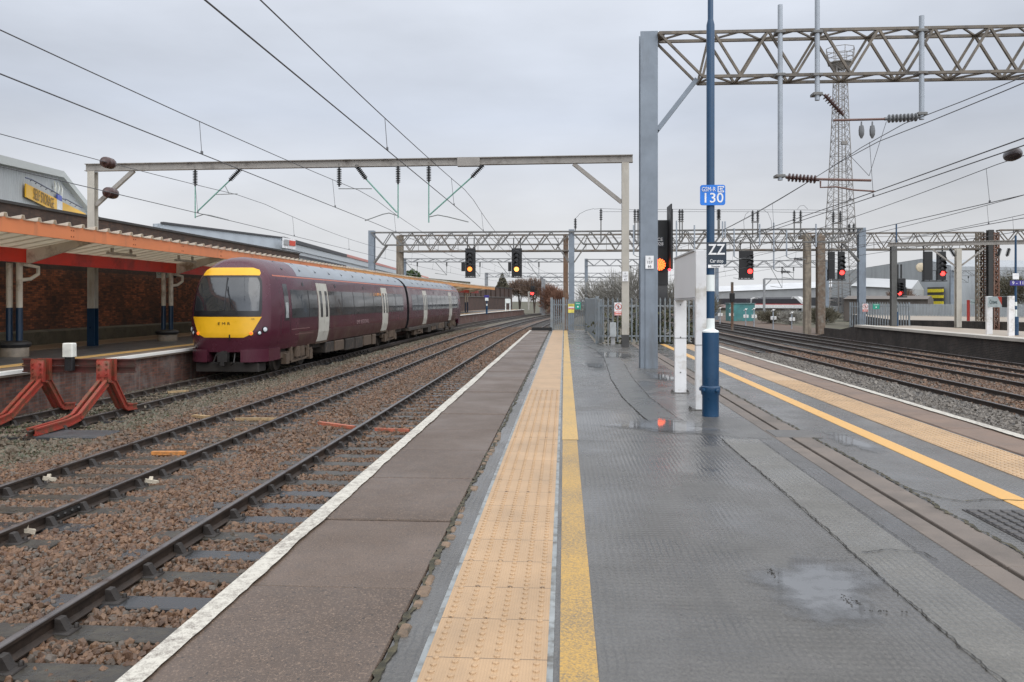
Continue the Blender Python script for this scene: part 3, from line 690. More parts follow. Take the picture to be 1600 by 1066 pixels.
o = MB(); o.sweep([(BX - .16, -.0165), (BX + .012, -.0165), (BX + .012, -.09), (BX + .001, -.09), (BX + .001, -.012), (BX - .16, -.012)], cpath(8, BP1)); struct(o.build('white_line', mat_paint('bay_white', (.78, .77, .73), (.3, .28, .25), .2, .5, 8)))
o = MB(); o.sweep([(BX - 1.35, -.024), (BX - .85, -.024), (BX - .85, -.02), (BX - 1.35, -.02)], cpath(8, BP1)); struct(o.build('yellow_line', mat_paint('bay_yellow', (.55, .34, .12), (.25, .17, .1), .3, .5, 6)))
# ramp at the far end
b = MB(); c_ = curve(BP1); b.prism([(BP1, -.05), (BP1 + 7, -1.2), (BP1, -1.2)], 'x', -16.5 + c_, BX + c_ - .2); struct(b.build('platform_ramp', m_pwall))
# brick retaining wall
m_wall = mat_brick('soot_stained_brick', (.075, .032, .020), (.34, .115, .05), (.07, .05, .04), (.036, .024, .020), 'y', .68)
m_wall_up = mat_brick('dark_wall_brick', (.040, .026, .020), (.075, .045, .032), (.04, .034, .03), (.024, .018, .015), 'y', .6)
WX = -19.3
wl = thing('brick_wall', 'long soot stained red brick retaining wall behind the left platform', 'wall', (WX, 20, -.05))
b = MB(); b.sweep([(WX - .6, -.8), (WX, -.8), (WX, 2.75), (WX - .6, 2.75)][::-1], cpath(-6, 57)); b.build('wall', m_wall, wl)
b = MB(); b.sweep([(WX - .6, 2.75), (WX + .0, 2.75), (WX, 4.94), (WX - .6, 4.94)][::-1], cpath(-6, 57)); b.build('upper_wall', m_wall_up, wl)
b = MB(); b.sweep([(WX - .68, 4.94), (WX + .07, 4.94), (WX + .07, 5.04), (WX - .68, 5.04)][::-1], cpath(-6, 57)); b.build('coping', M('wall_coping', (.035, .032, .03), .8, var=.3), wl)
b = MB(); b.sweep([(WX + .002, -.6), (WX + .16, -.6), (WX + .16, .42), (WX + .002, .5)][::-1], cpath(-6, 57)); b.build('plinth', M('plinth_stone', (.085, .075, .05), .7, var=.3, scale=2, dirt=(.05, .045, .03), dirt_amt=.6), wl)
for ya in (24.6, 42):                          # arch niches: thin dark panels added on the face, recess imitated by colour
    b = MB(); pts = [(ya - .75, .5), (ya - .75, 1.75)] + [(ya - .75 * math.cos(t), 1.75 + .62 * math.sin(t)) for t in np.linspace(.2, math.pi - .2, 9)] + [(ya + .75, 1.75), (ya + .75, .5)]
    b.prism(pts[::-1], 'x', WX + .003, WX + .02); b.build('niche_panel', m_wall_up, wl)
wl2 = thing('brick_wall', 'far dark brick boundary wall with piers, curving away behind the end of the left platform', 'wall', (WX + 1.5, 90, -.05))
b = MB(); b.sweep([(WX - .6, -.8), (WX, -.8), (WX, 4.1), (WX - .6, 4.1)][::-1], cpath(57, 172)); b.build('wall', mat_brick('far_wall_brick', (.05, .032, .026), (.085, .05, .04), (.05, .042, .04), (.03, .024, .022), 'y', .5), wl2)
b = MB(); b.sweep([(WX - .7, 4.1), (WX + .08, 4.1), (WX + .08, 4.28), (WX - .7, 4.28)][::-1], cpath(57, 172)); b.build('coping', M('wall_coping'), wl2)
b = MB(); b.sweep([(WX + .003, 2.2), (WX + .12, 2.2), (WX + .12, 2.35), (WX + .003, 2.35)][::-1], cpath(57, 172)); b.build('string_course', M('string_stone', (.12, .11, .10), .7), wl2)
y = 62
while y < 172:
    b = MB(); c_ = curve(y); b.bbox(WX + c_ - .1, WX + c_ + .22, y, y + .6, 2.36, 4.1, .02); b.build('pier', m_wall_up, wl2); y += 4.6
# canopy
FXc = -12.95; CEND = 118
m_or_f = M('orange_fascia', (.62, .20, .075), .45, var=.1, scale=.7, dirt=(.45, .16, .07), dirt_amt=.3, dscale=1.5, streak=True)
m_or_y = M('ochre_fascia', (.66, .30, .09), .45, var=.1, scale=.7, dirt=(.40, .18, .06), dirt_amt=.3, dscale=1.5)
m_red = M('red_beam', (.62, .035, .018), .4, var=.15, scale=1.2, dirt=(.30, .02, .012), dirt_amt=.5, dscale=1)
m_cream = M('cream_paint', (.58, .53, .44), .5, var=.12, scale=1.5, dirt=(.24, .17, .12), dirt_amt=.4, dscale=2.2)
m_under = M('canopy_soffit', (.62, .57, .49), .55, var=.12, scale=1.0, dirt=(.50, .30, .24), dirt_amt=.4, dscale=1.6)
def translucent(m, f):                        # GRP roof sheets let some daylight through
    nt = m.node_tree; b = nt.nodes['Principled BSDF']; t = nt.nodes.new('ShaderNodeBsdfTranslucent'); x = nt.nodes.new('ShaderNodeMixShader')
    t.inputs[0].default_value = (.75, .70, .60, 1); x.inputs[0].default_value = f
    nt.links.new(b.outputs[0], x.inputs[1]); nt.links.new(t.outputs[0], x.inputs[2]); nt.links.new(x.outputs[0], nt.nodes['Material Output'].inputs[0])
translucent(m_under, .5)
m_blue = M('navy_paint', (.006, .026, .058), .35, var=.15, scale=3)
m_clear = M('grey_gutter', (.42, .42, .40), .5, var=.15)
cn = thing('platform_canopy', 'long butterfly platform canopy with orange fascia and red beams over the left platform', 'canopy', (-15.6, 30, -.03))
b = MB(); b.sweep([(FXc - .06, 3.17), (FXc, 3.17), (FXc, 3.52), (FXc - .06, 3.52)][::-1], cpath(-6, 44, step=3)); b.build('fascia', m_or_f, cn)
b = MB(); b.sweep([(FXc - .06, 3.17), (FXc, 3.17), (FXc, 3.52), (FXc - .06, 3.52)][::-1], cpath(44.02, CEND, step=3)); b.build('fascia', m_or_y, cn)
b = MB()
for y in np.arange(2, CEND, 3.05):
    if y > 60: break
    for dy in (-.05, .05):
        for dz in (3.26, 3.42): b.bbox(FXc + curve(y) - .001, FXc + curve(y) + .012, y+dy-.018, y+dy+.018, dz-.018, dz+.018, .004)
b.build('bolt_heads', M('dull_red_bolt', (.28, .08, .03), .5), cn)
b = MB(); b.sweep([(-15.5, 2.66), (-15.38, 2.66), (-15.38, 3.05), (-15.5, 3.05)][::-1], cpath(-6, CEND, step=3)); b.build('beam', m_red, cn)
# profiled roof sheet: ribs across the canopy, from the fascia down to the valley and up to the back
def rib_z(y): 
    q = (y % .6) / .6; return .10 if .38 < q < .62 else 0.0
vs = []; fs = []; ys = []
y = -6.0
while y < CEND:
    base = math.floor(y / .6 + 1e-6) * .6
    for q in (0.0, .36, .42, .58, .64): ys.append((base + q * .6, .095 if q in (.42, .58) else 0))
    y = base + .6001
for i, (yy, dz) in enumerate(ys):
    c_ = curve(yy)
    for (x, z) in ((FXc + .05, 3.525), (-15.4, 3.07), (-15.75, 3.07), (-18.9, 3.5)): vs.append((x + c_, yy, z + dz))
    if i:
        for k in range(3): a = (i-1)*4 + k; fs.append((a, a+1, a+5, a+4))
b = MB(); b.add(vs, fs); rs = b.build('roof_sheet', m_under, cn)
sol = rs.modifiers.new('thick', 'SOLIDIFY'); sol.thickness = .012; sol.offset = 1
for i in range(int((CEND - 4) / 8.87) + 1):
    y = 22.0 + 8.87 * (i - 1); c_ = curve(y); 
    if y > CEND - 3: break
    b = MB(); b.prism([(-15.375 + c_, 2.62), (-15.375 + c_, 3.03), (FXc + c_ - .07, 3.47), (FXc + c_ - .07, 3.36)], 'y', y - .05, y + .05); b.build('bracket', m_cream, cn)
    b = MB(); b.prism([(-15.52 + c_, 2.62), (-15.52 + c_, 3.03), (-18.6 + c_, 3.42), (-18.6 + c_, 3.30)][::-1], 'y', y - .05, y + .05); b.build('bracket', m_cream, cn)
    col_ = MB()
    for dx, r in ((-.17, .085), (.13, .085)): col_.tube([(-15.75 + c_ + dx, y, 1.37), (-15.75 + c_ + dx, y, 2.66)], r, 12)
    col_.tube([(-15.45 + c_, y - .1, 2.62), (-15.40 + c_, y + .5, 2.55), (-15.40 + c_, y + .5, 2.35), (-15.5 + c_, y + .3, 2.2), (-15.62 + c_, y, 2.16)], .055, 8)
    cl = col_.build('column', m_cream, cn)
    col_ = MB()
    for dx, r in ((-.17, .09), (.13, .09)): col_.tube([(-15.75 + c_ + dx, y, -.03), (-15.75 + c_ + dx, y, 1.37)], r, 12)
    col_.build('column_base', m_blue, cl)
    if y < 60:
        b = MB(); b.lathe((-15.77 + c_, y, -.03), (-15.77 + c_, y, .4), [(0, .37), (.24, .37), (.26, .36)], 16); b.build('plinth_block', M('plinth_concrete', (.24, .20, .155), .6, var=.2, dirt=(.12, .1, .08), dirt_amt=.5), cl)
        b = MB(); b.lathe((-15.77 + c_, y, .22), (-15.77 + c_, y, .6), [(0, .34), (.03, .41), (.10, .44), (.16, .41), (.20, .32)], 18); b.build('bumper_ring', M('black_rubber', (.015, .015, .016), .5), cl)
for (x, y) in ((-14.35, 24.3), (-14.3, 28.6), (-14.3, 34), (-14.3, 43), (-14.3, 52)):
    b = MB(); z = 3.10; b.bbox(x - .06, x + .06, y, y + 1.6, z - .06, z + .02, .02); b.bbox(x - .03, x + .03, y + .2, y + .3, z + .02, z + .2, .005); b.bbox(x - .03, x + .03, y + 1.3, y + 1.4, z + .02, z + .2, .005)
    tag(b.build('strip_light', M('fitting_cream', (.42, .39, .33), .4)), {24.3: 'nearest unlit strip light under the left canopy', 28.6: 'unlit strip light under the canopy, second from the camera', 34: 'strip light under the canopy just ahead of the maroon train nose', 43: 'strip light under the canopy behind the first maroon carriage', 52: 'strip light under the canopy behind the carriage joint'}[y], 'light', 'strip lights under the canopy')
# hanging station sign under the canopy
sg = thing('hanging_sign', 'small hanging station name sign with red and black ends under the left canopy', 'sign', at(262, 427, Y=31.6), 'station name boards')
c_ = at(257, 427, Y=31.4); b = MB(); b.bbox(c_.x - .32, c_.x + .32, c_.y - .03, c_.y + .03, c_.z - .19, c_.z + .19, .004); b.build('panel', M('sign_pale', (.52, .60, .60), .4), sg)
b = MB(); b.bbox(c_.x + .325, c_.x + .5, c_.y - .03, c_.y + .03, c_.z - .19, c_.z + .19, .004); b.build('dark_end', M('sign_black', (.012, .013, .016), .4), sg)
b = MB(); b.prism([(c_.x + .17, c_.z + .188), (c_.x + .32, c_.z + .188), (c_.x + .32, c_.z - .1)], 'y', c_.y - .036, c_.y - .031); b.build('red_corner', M('sign_red', (.55, .06, .03), .4), sg)
b = MB(); b.bar((c_.x - .2, c_.y, c_.z + .19), (c_.x - .2, c_.y, c_.z + .6), .02); b.bar((c_.x + .4, c_.y, c_.z + .19), (c_.x + .4, c_.y, c_.z + .6), .02); b.build('hanger', m_cream, sg)
text('Crewe', 'lettering', .15, (c_.x - .07, c_.y - .033, c_.z - .01), M('letter_teal', (.03, .08, .09), .4), sg)

# ------------------------------------------------------------------ red buffer stop
m_bred = M('buffer_red', (.34, .042, .028), .5, var=.3, scale=5, bmp=.3, bscale=40, dirt=(.13, .055, .028), dirt_amt=.85, dscale=5)
m_bdk = M('buffer_beam_rust', (.075, .018, .014), .5, var=.3, scale=4, dirt=(.05, .03, .022), dirt_amt=.6, dscale=3)
bs = thing('buffer_stop', 'red steel rail-built buffer stop with bent legs at the end of the left track', 'buffer stop', (T3, 17.2, -1))
def bent(x, pts, nm='leg'):
    b = MB()
    for s in (-.075, .075):
        P_ = [Vector((x + s, p[0], p[1])) for p in pts]
        for p0, p1 in zip(P_[:-1], P_[1:]):
            b.ibeam(p0, p1, .075, .15, .03)
    b.build(nm, m_bred, bs)
for x in (T3 - .76, T3 + .76):
    bent(x, [(17.12, .27), (17.10, -.24), (16.1, -.86), (15.75, -.92), (14.7, -.95)], 'rear_leg')
    bent(x, [(17.33, .27), (17.34, -.22), (17.82, -.84), (17.92, -.90), (18.32, -.92)], 'front_leg')
    b = MB(); b.bbox(x - .15, x + .15, 17.06, 17.09, -.12, .24, .005)
    for dz in (-.05, .06, .17):
        for s in (-.09, .09): b.lathe((x + s, 17.06, dz), (x + s, 17.02, dz), [(0, .022), (.04, .022)], 6)
    b.build('bolted_plate', m_bred, bs)
b = MB()
for z in (.18, .02): b.ibeam((T3 - 1.35, 17.47, z), (T3 + 1.28, 17.47, z), .11, .15, .03)
b.build('beam', m_bdk, bs)
lp = thing('buffer_lamp', 'white box lamp on a black bracket mounted on the red buffer stop', 'lamp', (T3 - .15, 17.3, .1))
b = MB(); b.bbox(T3 - .27, T3 - .03, 17.2, 17.38, .31, .62, .02); b.build('lamp_box', M('lamp_white', (.66, .66, .60), .45, dirt=(.35, .33, .26), dirt_amt=.4), lp)
b = MB(); b.bbox(T3 - .24, T3 - .06, 17.24, 17.36, .0, .309, .01); b.build('bracket', M('bracket_black', (.012, .012, .013), .5), lp)
# ------------------------------------------------------------------ maroon two-car train
m_mar = M('maroon_bodywork', (.060, .011, .021), .2, var=.1, scale=.8, dirt=(.075, .032, .028), dirt_amt=.3, dscale=.7, streak=True)
m_mar2 = M('maroon_grimy', (.058, .020, .022), .4, var=.18, scale=1.4, dirt=(.085, .055, .038), dirt_amt=.6, dscale=1.5)
m_nose = M('maroon_nose', (.070, .016, .028), .24, var=.06, scale=1.0)
m_roof = M('train_roof_grey', (.24, .265, .29), .4, var=.12, scale=.8, dirt=(.22, .23, .24), dirt_amt=.5, dscale=.9)
m_ylw = M('train_yellow', (.72, .39, .012), .35, var=.05)
m_glass = M('dark_glass', (.030, .032, .035), .05, var=.1, spec=.9)
m_screen = M('windscreen_glass', (.024, .028, .032), .04, var=.3, scale=1.2, spec=.9)
m_blk = M('black_trim', (.010, .010, .012), .35)
m_dgrey = M('door_grey', (.47, .455, .40), .4, var=.08, dirt=(.33, .30, .24), dirt_amt=.4, dscale=1.5, streak=True)
m_und = M('underframe_dirt', (.030, .024, .019), .75, var=.4, scale=3, dirt=(.085, .06, .042), dirt_amt=.5, dscale=4)
m_bog = M('bogie_brown', (.105, .072, .048), .75, var=.4, scale=5, dirt=(.05, .04, .032), dirt_amt=.55, dscale=5)
HALF = [(.80, 1.20), (1.0, 1.28), (1.3, 1.335), (1.7, 1.345), (2.1, 1.34), (2.5, 1.30), (2.85, 1.235), (3.12, 1.16), (3.30, 1.05), (3.47, .88), (3.60, .68), (3.70, .40), (3.74, .15)]
def halfw(z):
    if z <= HALF[0][0]: return HALF[0][1]
    for (z0, w0), (z1, w1) in zip(HALF[:-1], HALF[1:]):
        if z <= z1: return w0 + (w1 - w0) * (z - z0) / (z1 - z0)
    return HALF[-1][1]
NY0 = [(.8, .10), (1.3, .0), (2.0, .06), (2.5, .15), (3.0, .32), (3.3, .50), (3.5, .70), (3.62, .90), (3.7, 1.15), (3.74, 1.5)]
def nose0(z):
    if z <= NY0[0][0]: return NY0[0][1]
    for (z0, w0), (z1, w1) in zip(NY0[:-1], NY0[1:]):
        if z <= z1: return w0 + (w1 - w0) * (z - z0) / (z1 - z0)
    return NY0[-1][1]
def front(u, z):
    """point of the cab front: u -1..1 across, z above the rail -> x, y along the car"""
    w = halfw(z); return w * math.copysign(abs(u) ** .92, u), nose0(z) + .55 * abs(u) ** 4.2
TY0 = 25.1
def make_car(car_label, ybase, length, flip, doors, windows, root):
    def W(x, yl, z):
        z = z if z < .5 else .5 + (z - .5) * 1.07
        y = ybase + (length - yl if flip else yl); return (T3 + (-x if flip else x) + curve(y), y, RT + z)
    zs = sorted(set([h[0] for h in HALF] + [1.15, 1.5, 1.9, 2.3, 2.7, 3.0, 3.2, 3.4, 3.55, 3.65]))
    us = [math.sin(math.pi / 2 * t) for t in np.linspace(-1, 1, 29)]
    nseg = 8
    body = MB(); vs = []; rows = []
    for z in zs:
        row = []; w = halfw(z); fy = front(1, z)[1]
        for k in range(nseg, 0, -1): row.append(W(-w, fy + (length - fy) * k / nseg, z))
        for u in us: x, y = front(u, z); row.append(W(x, y, z))
        for k in range(1, nseg + 1): row.append(W(w, fy + (length - fy) * k / nseg, z))
        rows.append(row)
    n = len(rows[0])
    for r_ in rows: vs += r_
    fs = {0: [], 1: [], 2: [], 3: []}
    for i in range(len(rows) - 1):
        zm = (zs[i] + zs[i+1]) / 2
        for k in range(n - 1):
            isn = nseg - 1 <= k < n - nseg
            mi = (3 if isn else (1 if zm > 3.16 else (2 if zm < 1.4 else 0)))
            if zm < 1.1 and isn: mi = 3
            f = (i*n+k, i*n+k+1, (i+1)*n+k+1, (i+1)*n+k); fs[mi].append(f if not flip else f)
    for mi in fs: body.add([], [], mi)
    o0 = len(body.v); body.v.extend(vs)
    for mi in fs:
        for f in fs[mi]: body.f.append(f); body.m.append(mi); body.sm.append(True)
    body.add([r_[0] for r_ in rows] + [r_[-1] for r_ in rows], [tuple(list(range(len(rows))) + [2*len(rows)-1-i for i in range(len(rows))])], 4)
    last = rows[-1]; body.add(last, [tuple(range(n))], 1)
    car = body.build('carriage', [m_mar, m_roof, m_mar2, m_nose, m_blk], root); car['label'] = car_label
    def side_patch(name, y0, y1, z0, z1, off, mat, thick=.02, sides=(1, -1), parent=car, nz=6):
        for s in sides:
            b = MB(); zz = [z0 + (z1 - z0) * i / nz for i in range(nz + 1)]; yy = np.linspace(y0, y1, max(2, int((y1-y0)/2) + 2)); v_ = []; m_ = len(yy)
            for z in zz:
                for y in yy: v_.append(W(s * (halfw(z) + off), y, z))
            for z in zz:
                for y in yy: v_.append(W(s * (halfw(z) - thick), y, z))
            f_ = []; q = len(zz) * m_
            for i in range(nz):
                for j in range(m_ - 1): f_.append((i*m_+j, i*m_+j+1, (i+1)*m_+j+1, (i+1)*m_+j))
            for i in range(nz):
                for j in (0, m_ - 1): f_.append((i*m_+j, (i+1)*m_+j, q+(i+1)*m_+j, q+i*m_+j))
            for j in range(m_ - 1):
                for i in (0, nz): f_.append((i*m_+j, i*m_+j+1, q+i*m_+j+1, q+i*m_+j))
            b.add(v_, f_, 0, False); o = b.build(name, mat, parent)
    for (y0, y1) in windows: side_patch('window', y0, y1, 1.78, 2.72, .008, m_glass)
    # window dividers show as thin dark bars in the glazing band
    for (y0, y1) in doors:
        ym = (y0 + y1) / 2
        for a, c in ((y0, ym - .012), (ym + .012, y1)):
            side_patch('door', a, c, .86, 3.0, .022, m_dgrey)
            mid = (a + c) / 2; side_patch('door_window', mid - .14, mid + .14, 1.75, 2.72, .028, m_glass)
        for s in (1, -1): pass
        side_patch('door_step', y0 - .05, y1 + .05, .78, .84, .05, m_bog, nz=1)
    side_patch('cab_door_window', 1.9, 2.32, 1.72, 2.9, .01, m_glass)
    side_patch('cab_door_window', 1.98, 2.24, 1.8, 2.3, .016, M('pale_blind', (.34, .36, .36), .3))
    for y in (1.5, 2.45, doors[0][0] - .1, doors[0][1] + .1, doors[1][0] - .1, doors[1][1] + .1, 11.8): side_patch('panel_seam', y, y + .025, .86, 3.1, .004, m_blk, nz=5)
    for (y0, y1) in windows:
        for y in np.arange(y0 + 1.9, y1 - .6, 1.9): side_patch('window_pillar', y, y + .07, 1.78, 2.72, .012, m_blk, nz=5)
    for y in (4.0, 8.2, 13.0): side_patch('vent', y, y + .18, 2.86, 2.98, .01, m_blk, nz=1)
    side_patch('cantrail_stripe', 1.2, length - .3, 3.13, 3.17, .006, M('orange_stripe', (.40, .11, .06), .4), nz=1)
    side_patch('livery_line', 2.6, 4.6, 1.40, 1.415, .004, M('livery_line', (.26, .15, .14), .4), nz=1)
    side_patch('livery_line', 3.0, 5.1, 1.22, 1.235, .004, M('livery_line'), nz=1)
    # roof equipment
    for y in np.arange(2.6, length - 1, 1.9):
        for s in (-1, 1): b = MB(); b.bar(W(s*.98, y, 3.40), W(s*.45, y + .5, 3.69), .05, .03); b.build('roof_rib', M('roof_dark', (.09, .10, .11), .5), car)
    for y in (6.5, 12.2, 17.5):
        p0 = W(-.55, y, 0); p1 = W(.55, y + 1.5, 0); b = MB(); b.bbox(min(p0[0], p1[0]), max(p0[0], p1[0]), min(p0[1], p1[1]), max(p0[1], p1[1]), RT + 3.6, RT + 3.78, .05); b.build('roof_vent', m_roof, car)
    # underframe boxes and bogies
    def ub(y0, y1, x0, x1, z0, z1, nm, mat, par=car):
        p0 = W(x0, y0, 0); p1 = W(x1, y1, 0); b = MB(); b.bbox(min(p0[0], p1[0]), max(p0[0], p1[0]), min(p0[1], p1[1]), max(p0[1], p1[1]), RT + z0, RT + z1, .03); return b.build(nm, mat, par)
    ub(.8, length - .1, -1.0, 1.0, .62, .81, 'underframe', m_und)
    rg = random.Random(int(length * 10 + flip)); y = 7.0
    while y < length - 7.4:
        w = rg.uniform(.6, 1.5)
        for s in (-1, 1): ub(y, y + w, s * .55 if s > 0 else -1.22, 1.22 if s > 0 else -.55, rg.uniform(.24, .40), .78, 'equipment_box', m_bog if rg.random() < .45 else m_und)
        y += w + rg.uniform(.12, .4)
    for yb in (3.9, length - 3.9):
        bb = MB()
        for s in (-1, 1):
            x = s * 1.02
            bb.bar(W(x, yb - 1.75, .58), W(x, yb - .45, .58), .14, .2); bb.bar(W(x, yb + .45, .58), W(x, yb + 1.75, .58), .14, .2); bb.bar(W(x, yb - .55, .46), W(x, yb + .55, .46), .15, .22)
            for dy in (-1.3, 1.3):
                bb.cbox(W(x * 1.08, yb + dy, .44), .2, .34, .36); bb.bar(W(x*1.1, yb + dy - .1, .45), W(x*1.1, yb + dy*.45, .85), .08, .08)
                bb.tube([W(x*1.12, yb + dy*.72, .35), W(x*1.12, yb + dy*.72, .82)], .09, 8)
            bb.tube([W(x*1.1, yb - .25, .45), W(x*1.1, yb - .25, .8)], .16, 10); bb.tube([W(x*1.1, yb + .25, .45), W(x*1.1, yb + .25, .8)], .16, 10)
            bb.bar(W(x*1.12, yb - .9, .30), W(x*1.12, yb + .9, .34), .06, .07)
        bb.bar(W(-1.05, yb, .60), W(1.05, yb, .60), .5, .16)
        bg = bb.build('bogie', m_bog, car)
        for dy in (-1.3, 1.3):
            for s in (-1, 1):
                wv = MB(); a, c = W(s*.80, yb + dy, .42), W(s*.68, yb + dy, .42); wv.lathe(a, c, [(0, .30), (.01, .40), (.09, .42), (.115, .45), (.13, .45)], 22); wv.build('wheel', m_und, bg)
    # ---- cab front
    def front_patch(name, zlo, zhi, ulo, uhi, off, mat, nz=8, nu=14):
        b = MB(); v_ = []
        for back in (0, 1):
            for i in range(nz + 1):
                z = zlo + (zhi - zlo) * i / nz; a, c = ulo(z), uhi(z)
                for j in range(nu + 1):
                    u = a + (c - a) * j / nu; x, y = front(u, z); x2, y2 = front(u + .001, z); _, y3 = front(u, z + .01)
                    nx, ny, nz_ = (y2 - y), -(x2 - x), 0; l = math.hypot(nx, ny) or 1
                    d = off if not back else -.02; v_.append(W(x + nx / l * d, y + ny / l * d, z + .25 * d))
        f_ = [(i*(nu+1)+j, i*(nu+1)+j+1, (i+1)*(nu+1)+j+1, (i+1)*(nu+1)+j) for i in range(nz) for j in range(nu)]
        q = (nz+1)*(nu+1)
        for i in range(nz):
            for j in (0, nu): f_.append((i*(nu+1)+j, (i+1)*(nu+1)+j, q+(i+1)*(nu+1)+j, q+i*(nu+1)+j))
        for j in range(nu):
            for i in (0, nz): f_.append((i*(nu+1)+j, i*(nu+1)+j+1, q+i*(nu+1)+j+1, q+i*(nu+1)+j))
        b.add(v_, f_, 0, True); return b.build(name, mat, car)
    def lim(pts):
        def g(z):
            if z <= pts[0][0]: return pts[0][1]
            for (z0, a), (z1, c) in zip(pts[:-1], pts[1:]):
                if z <= z1: return a + (c - a) * (z - z0) / (z1 - z0)
            return pts[-1][1]
        return g
    def sym(pts): g = lim(pts); return (lambda z: -g(z)), g
    a, c = sym([(1.86, .80), (2.0, .83), (3.0, .845), (3.11, .80)]); front_patch('window_surround', 1.875, 3.11, a, c, .012, m_blk)
    a, c = sym([(2.02, .77), (2.9, .80), (3.06, .75)]); ws = front_patch('windscreen', 2.04, 3.06, a, c, .020, m_screen)
    a, c = sym([(3.13, .80), (3.20, .84), (3.31, .83), (3.37, .70)]); front_patch('yellow_band', 3.13, 3.37, a, c, .012, m_ylw)
    a, c = sym([(1.24, .46), (1.29, .56), (1.42, .66), (1.86, .83)]); front_patch('yellow_panel', 1.24, 1.862, a, c, .014, m_ylw)
    def lamp(nm, u, z, r, mat, rim):
        x, y = front(u, z); x2, y2 = front(u + .001, z); nx, ny = (y2 - y), -(x2 - x); l = math.hypot(nx, ny); nx /= l; ny /= l
        b = MB(); b.lathe(W(x - nx*.01, y - ny*.01, z), W(x + nx*.05, y + ny*.05, z), [(0, r + .02), (.03, r + .02), (.034, r)], 16); h = b.build(nm, rim, car)
        b = MB(); b.lathe(W(x + nx*.018, y + ny*.018, z), W(x + nx*.05, y + ny*.05, z), [(0, r*.92), (.015, r*.8), (.024, r*.4)], 16); b.build('lens', mat, h)
    mh = M('headlamp_lens', (.55, .58, .60), .08, spec=.9); mt = EM('tail_lamp_red', (1.0, .10, .02), 1.6)
    for s in (-1, 1):
        lamp('headlight', s * .90, 1.48, .085, mh, m_blk); lamp('marker_light', s * .80, 1.38, .06, mh, m_blk); lamp('tail_light', s * .625, 1.37, .05, mt if not flip else mh, m_ylw)
    for s in (-1, 1):
        b = MB(); v_ = []
        for z in (.50, .88):
            for u in np.linspace(.40, 1, 10): x, y = front(u, 1.1); v_.append(W(s * x * .99, y - .06, z))
            x, y = front(1, 1.1); v_.append(W(s * x * .99, y + 1.0, z))
        m_ = 11; f_ = [(j, j+1, m_+j+1, m_+j) for j in range(m_-1)]
        cen = [W(s * .5, 1.3, .50), W(s * .5, 1.3, .88)]; v_ += cen
        f_ += [(j+1, j, 2*m_) for j in range(m_-1)] + [(m_+j, m_+j+1, 2*m_+1) for j in range(m_-1)] + [(0, m_, 2*m_+1, 2*m_), (m_-1, 2*m_, 2*m_+1, 2*m_-1)]
        b.add(v_, f_); b.build('bumper', m_nose, car)
    b = MB(); b.lathe(W(0, .45, .72), W(0, -.12, .72), [(0, .09), (.34, .09), (.36, .13), (.56, .13)], 12); b.cbox(W(0, -.02, .66), .32, .2, .3); b.cbox(W(.0, -.08, .46), .12, .1, .12); b.tube([W(-.3, .2, .8), W(-.34, .0, .5), W(-.2, .1, .4)], .025, 6); b.tube([W(.3, .2, .8), W(.34, .0, .5), W(.2, .1, .4)], .025, 6)
    b.build('coupler', M('coupler_black', (.018, .016, .015), .55, var=.4, scale=8), car)
    ub(.25, .9, -1.05, 1.05, .18, .48, 'snow_plough', M('plough_black', (.022, .018, .015), .7, var=.4))
    # wiper, grab marks and lettering on the front
    def on_front(u, z, off=.028): x, y = front(u, z); return W(x, y - off, z)
    b = MB(); b.tube([on_front(.30, 1.98, .05), on_front(.12, 2.35, .06), on_front(.03, 2.7, .06)], .014, 5); b.tube([on_front(.14, 2.1, .06), on_front(.03, 2.8, .06)], .010, 5); b.build('wiper', m_blk, car)
    b = MB(); b.bar(on_front(0, 2.06, .012), on_front(0, 3.05, .012), .10, .03); b.build('windscreen_pillar', m_blk, car)
    b = MB(); p = on_front(.13, 1.26, .03); b.cbox(p, .035, .03, .16); b.build('jumper_socket', m_blk, car)
    if not flip:
        p = on_front(0, 1.66, .02); text('EMR', 'lettering', .13, p, m_blk, car, (90, 0, 0), .004, .40, 1.6)
        p = on_front(.66, 1.80, .03); text('170', 'lettering', .07, p, m_blk, car, (90, 0, 20), .004)
        p = on_front(.66, 1.72, .03); text('418', 'lettering', .07, p, m_blk, car, (90, 0, 20), .004) if False else None
        rm = Matrix.Rotation(R(90), 3, 'Z') @ Matrix.Rotation(R(90), 3, 'X')
        text('EMR REGIONAL', 'lettering', .26, W(1.348, 12.6, 1.42), M('lettering_grey', (.30, .20, .20), .4), car, rm, .003, 2.3, 1.2)
    return car
tr = thing('passenger_train', 'maroon two carriage diesel train with yellow nose panels standing at the left platform', 'train', (T3, TY0, RT))
make_car('front carriage with the yellow nose panels', TY0, 23.3, False, [(5.7, 7.05), (16.7, 18.0)], [(2.6, 5.6), (7.15, 16.6), (18.1, 22.2)], tr)
make_car('rear carriage', TY0 + 23.95, 22.6, True, [(5.3, 6.6), (16.3, 17.6)], [(2.5, 5.2), (6.7, 16.2), (17.7, 21.6)], tr)
b = MB(); b.box(T3 - 1.0, T3 + 1.0, TY0 + 23.28, TY0 + 24.0, RT + .9, RT + 3.3); b.build('gangway', m_blk, tr)
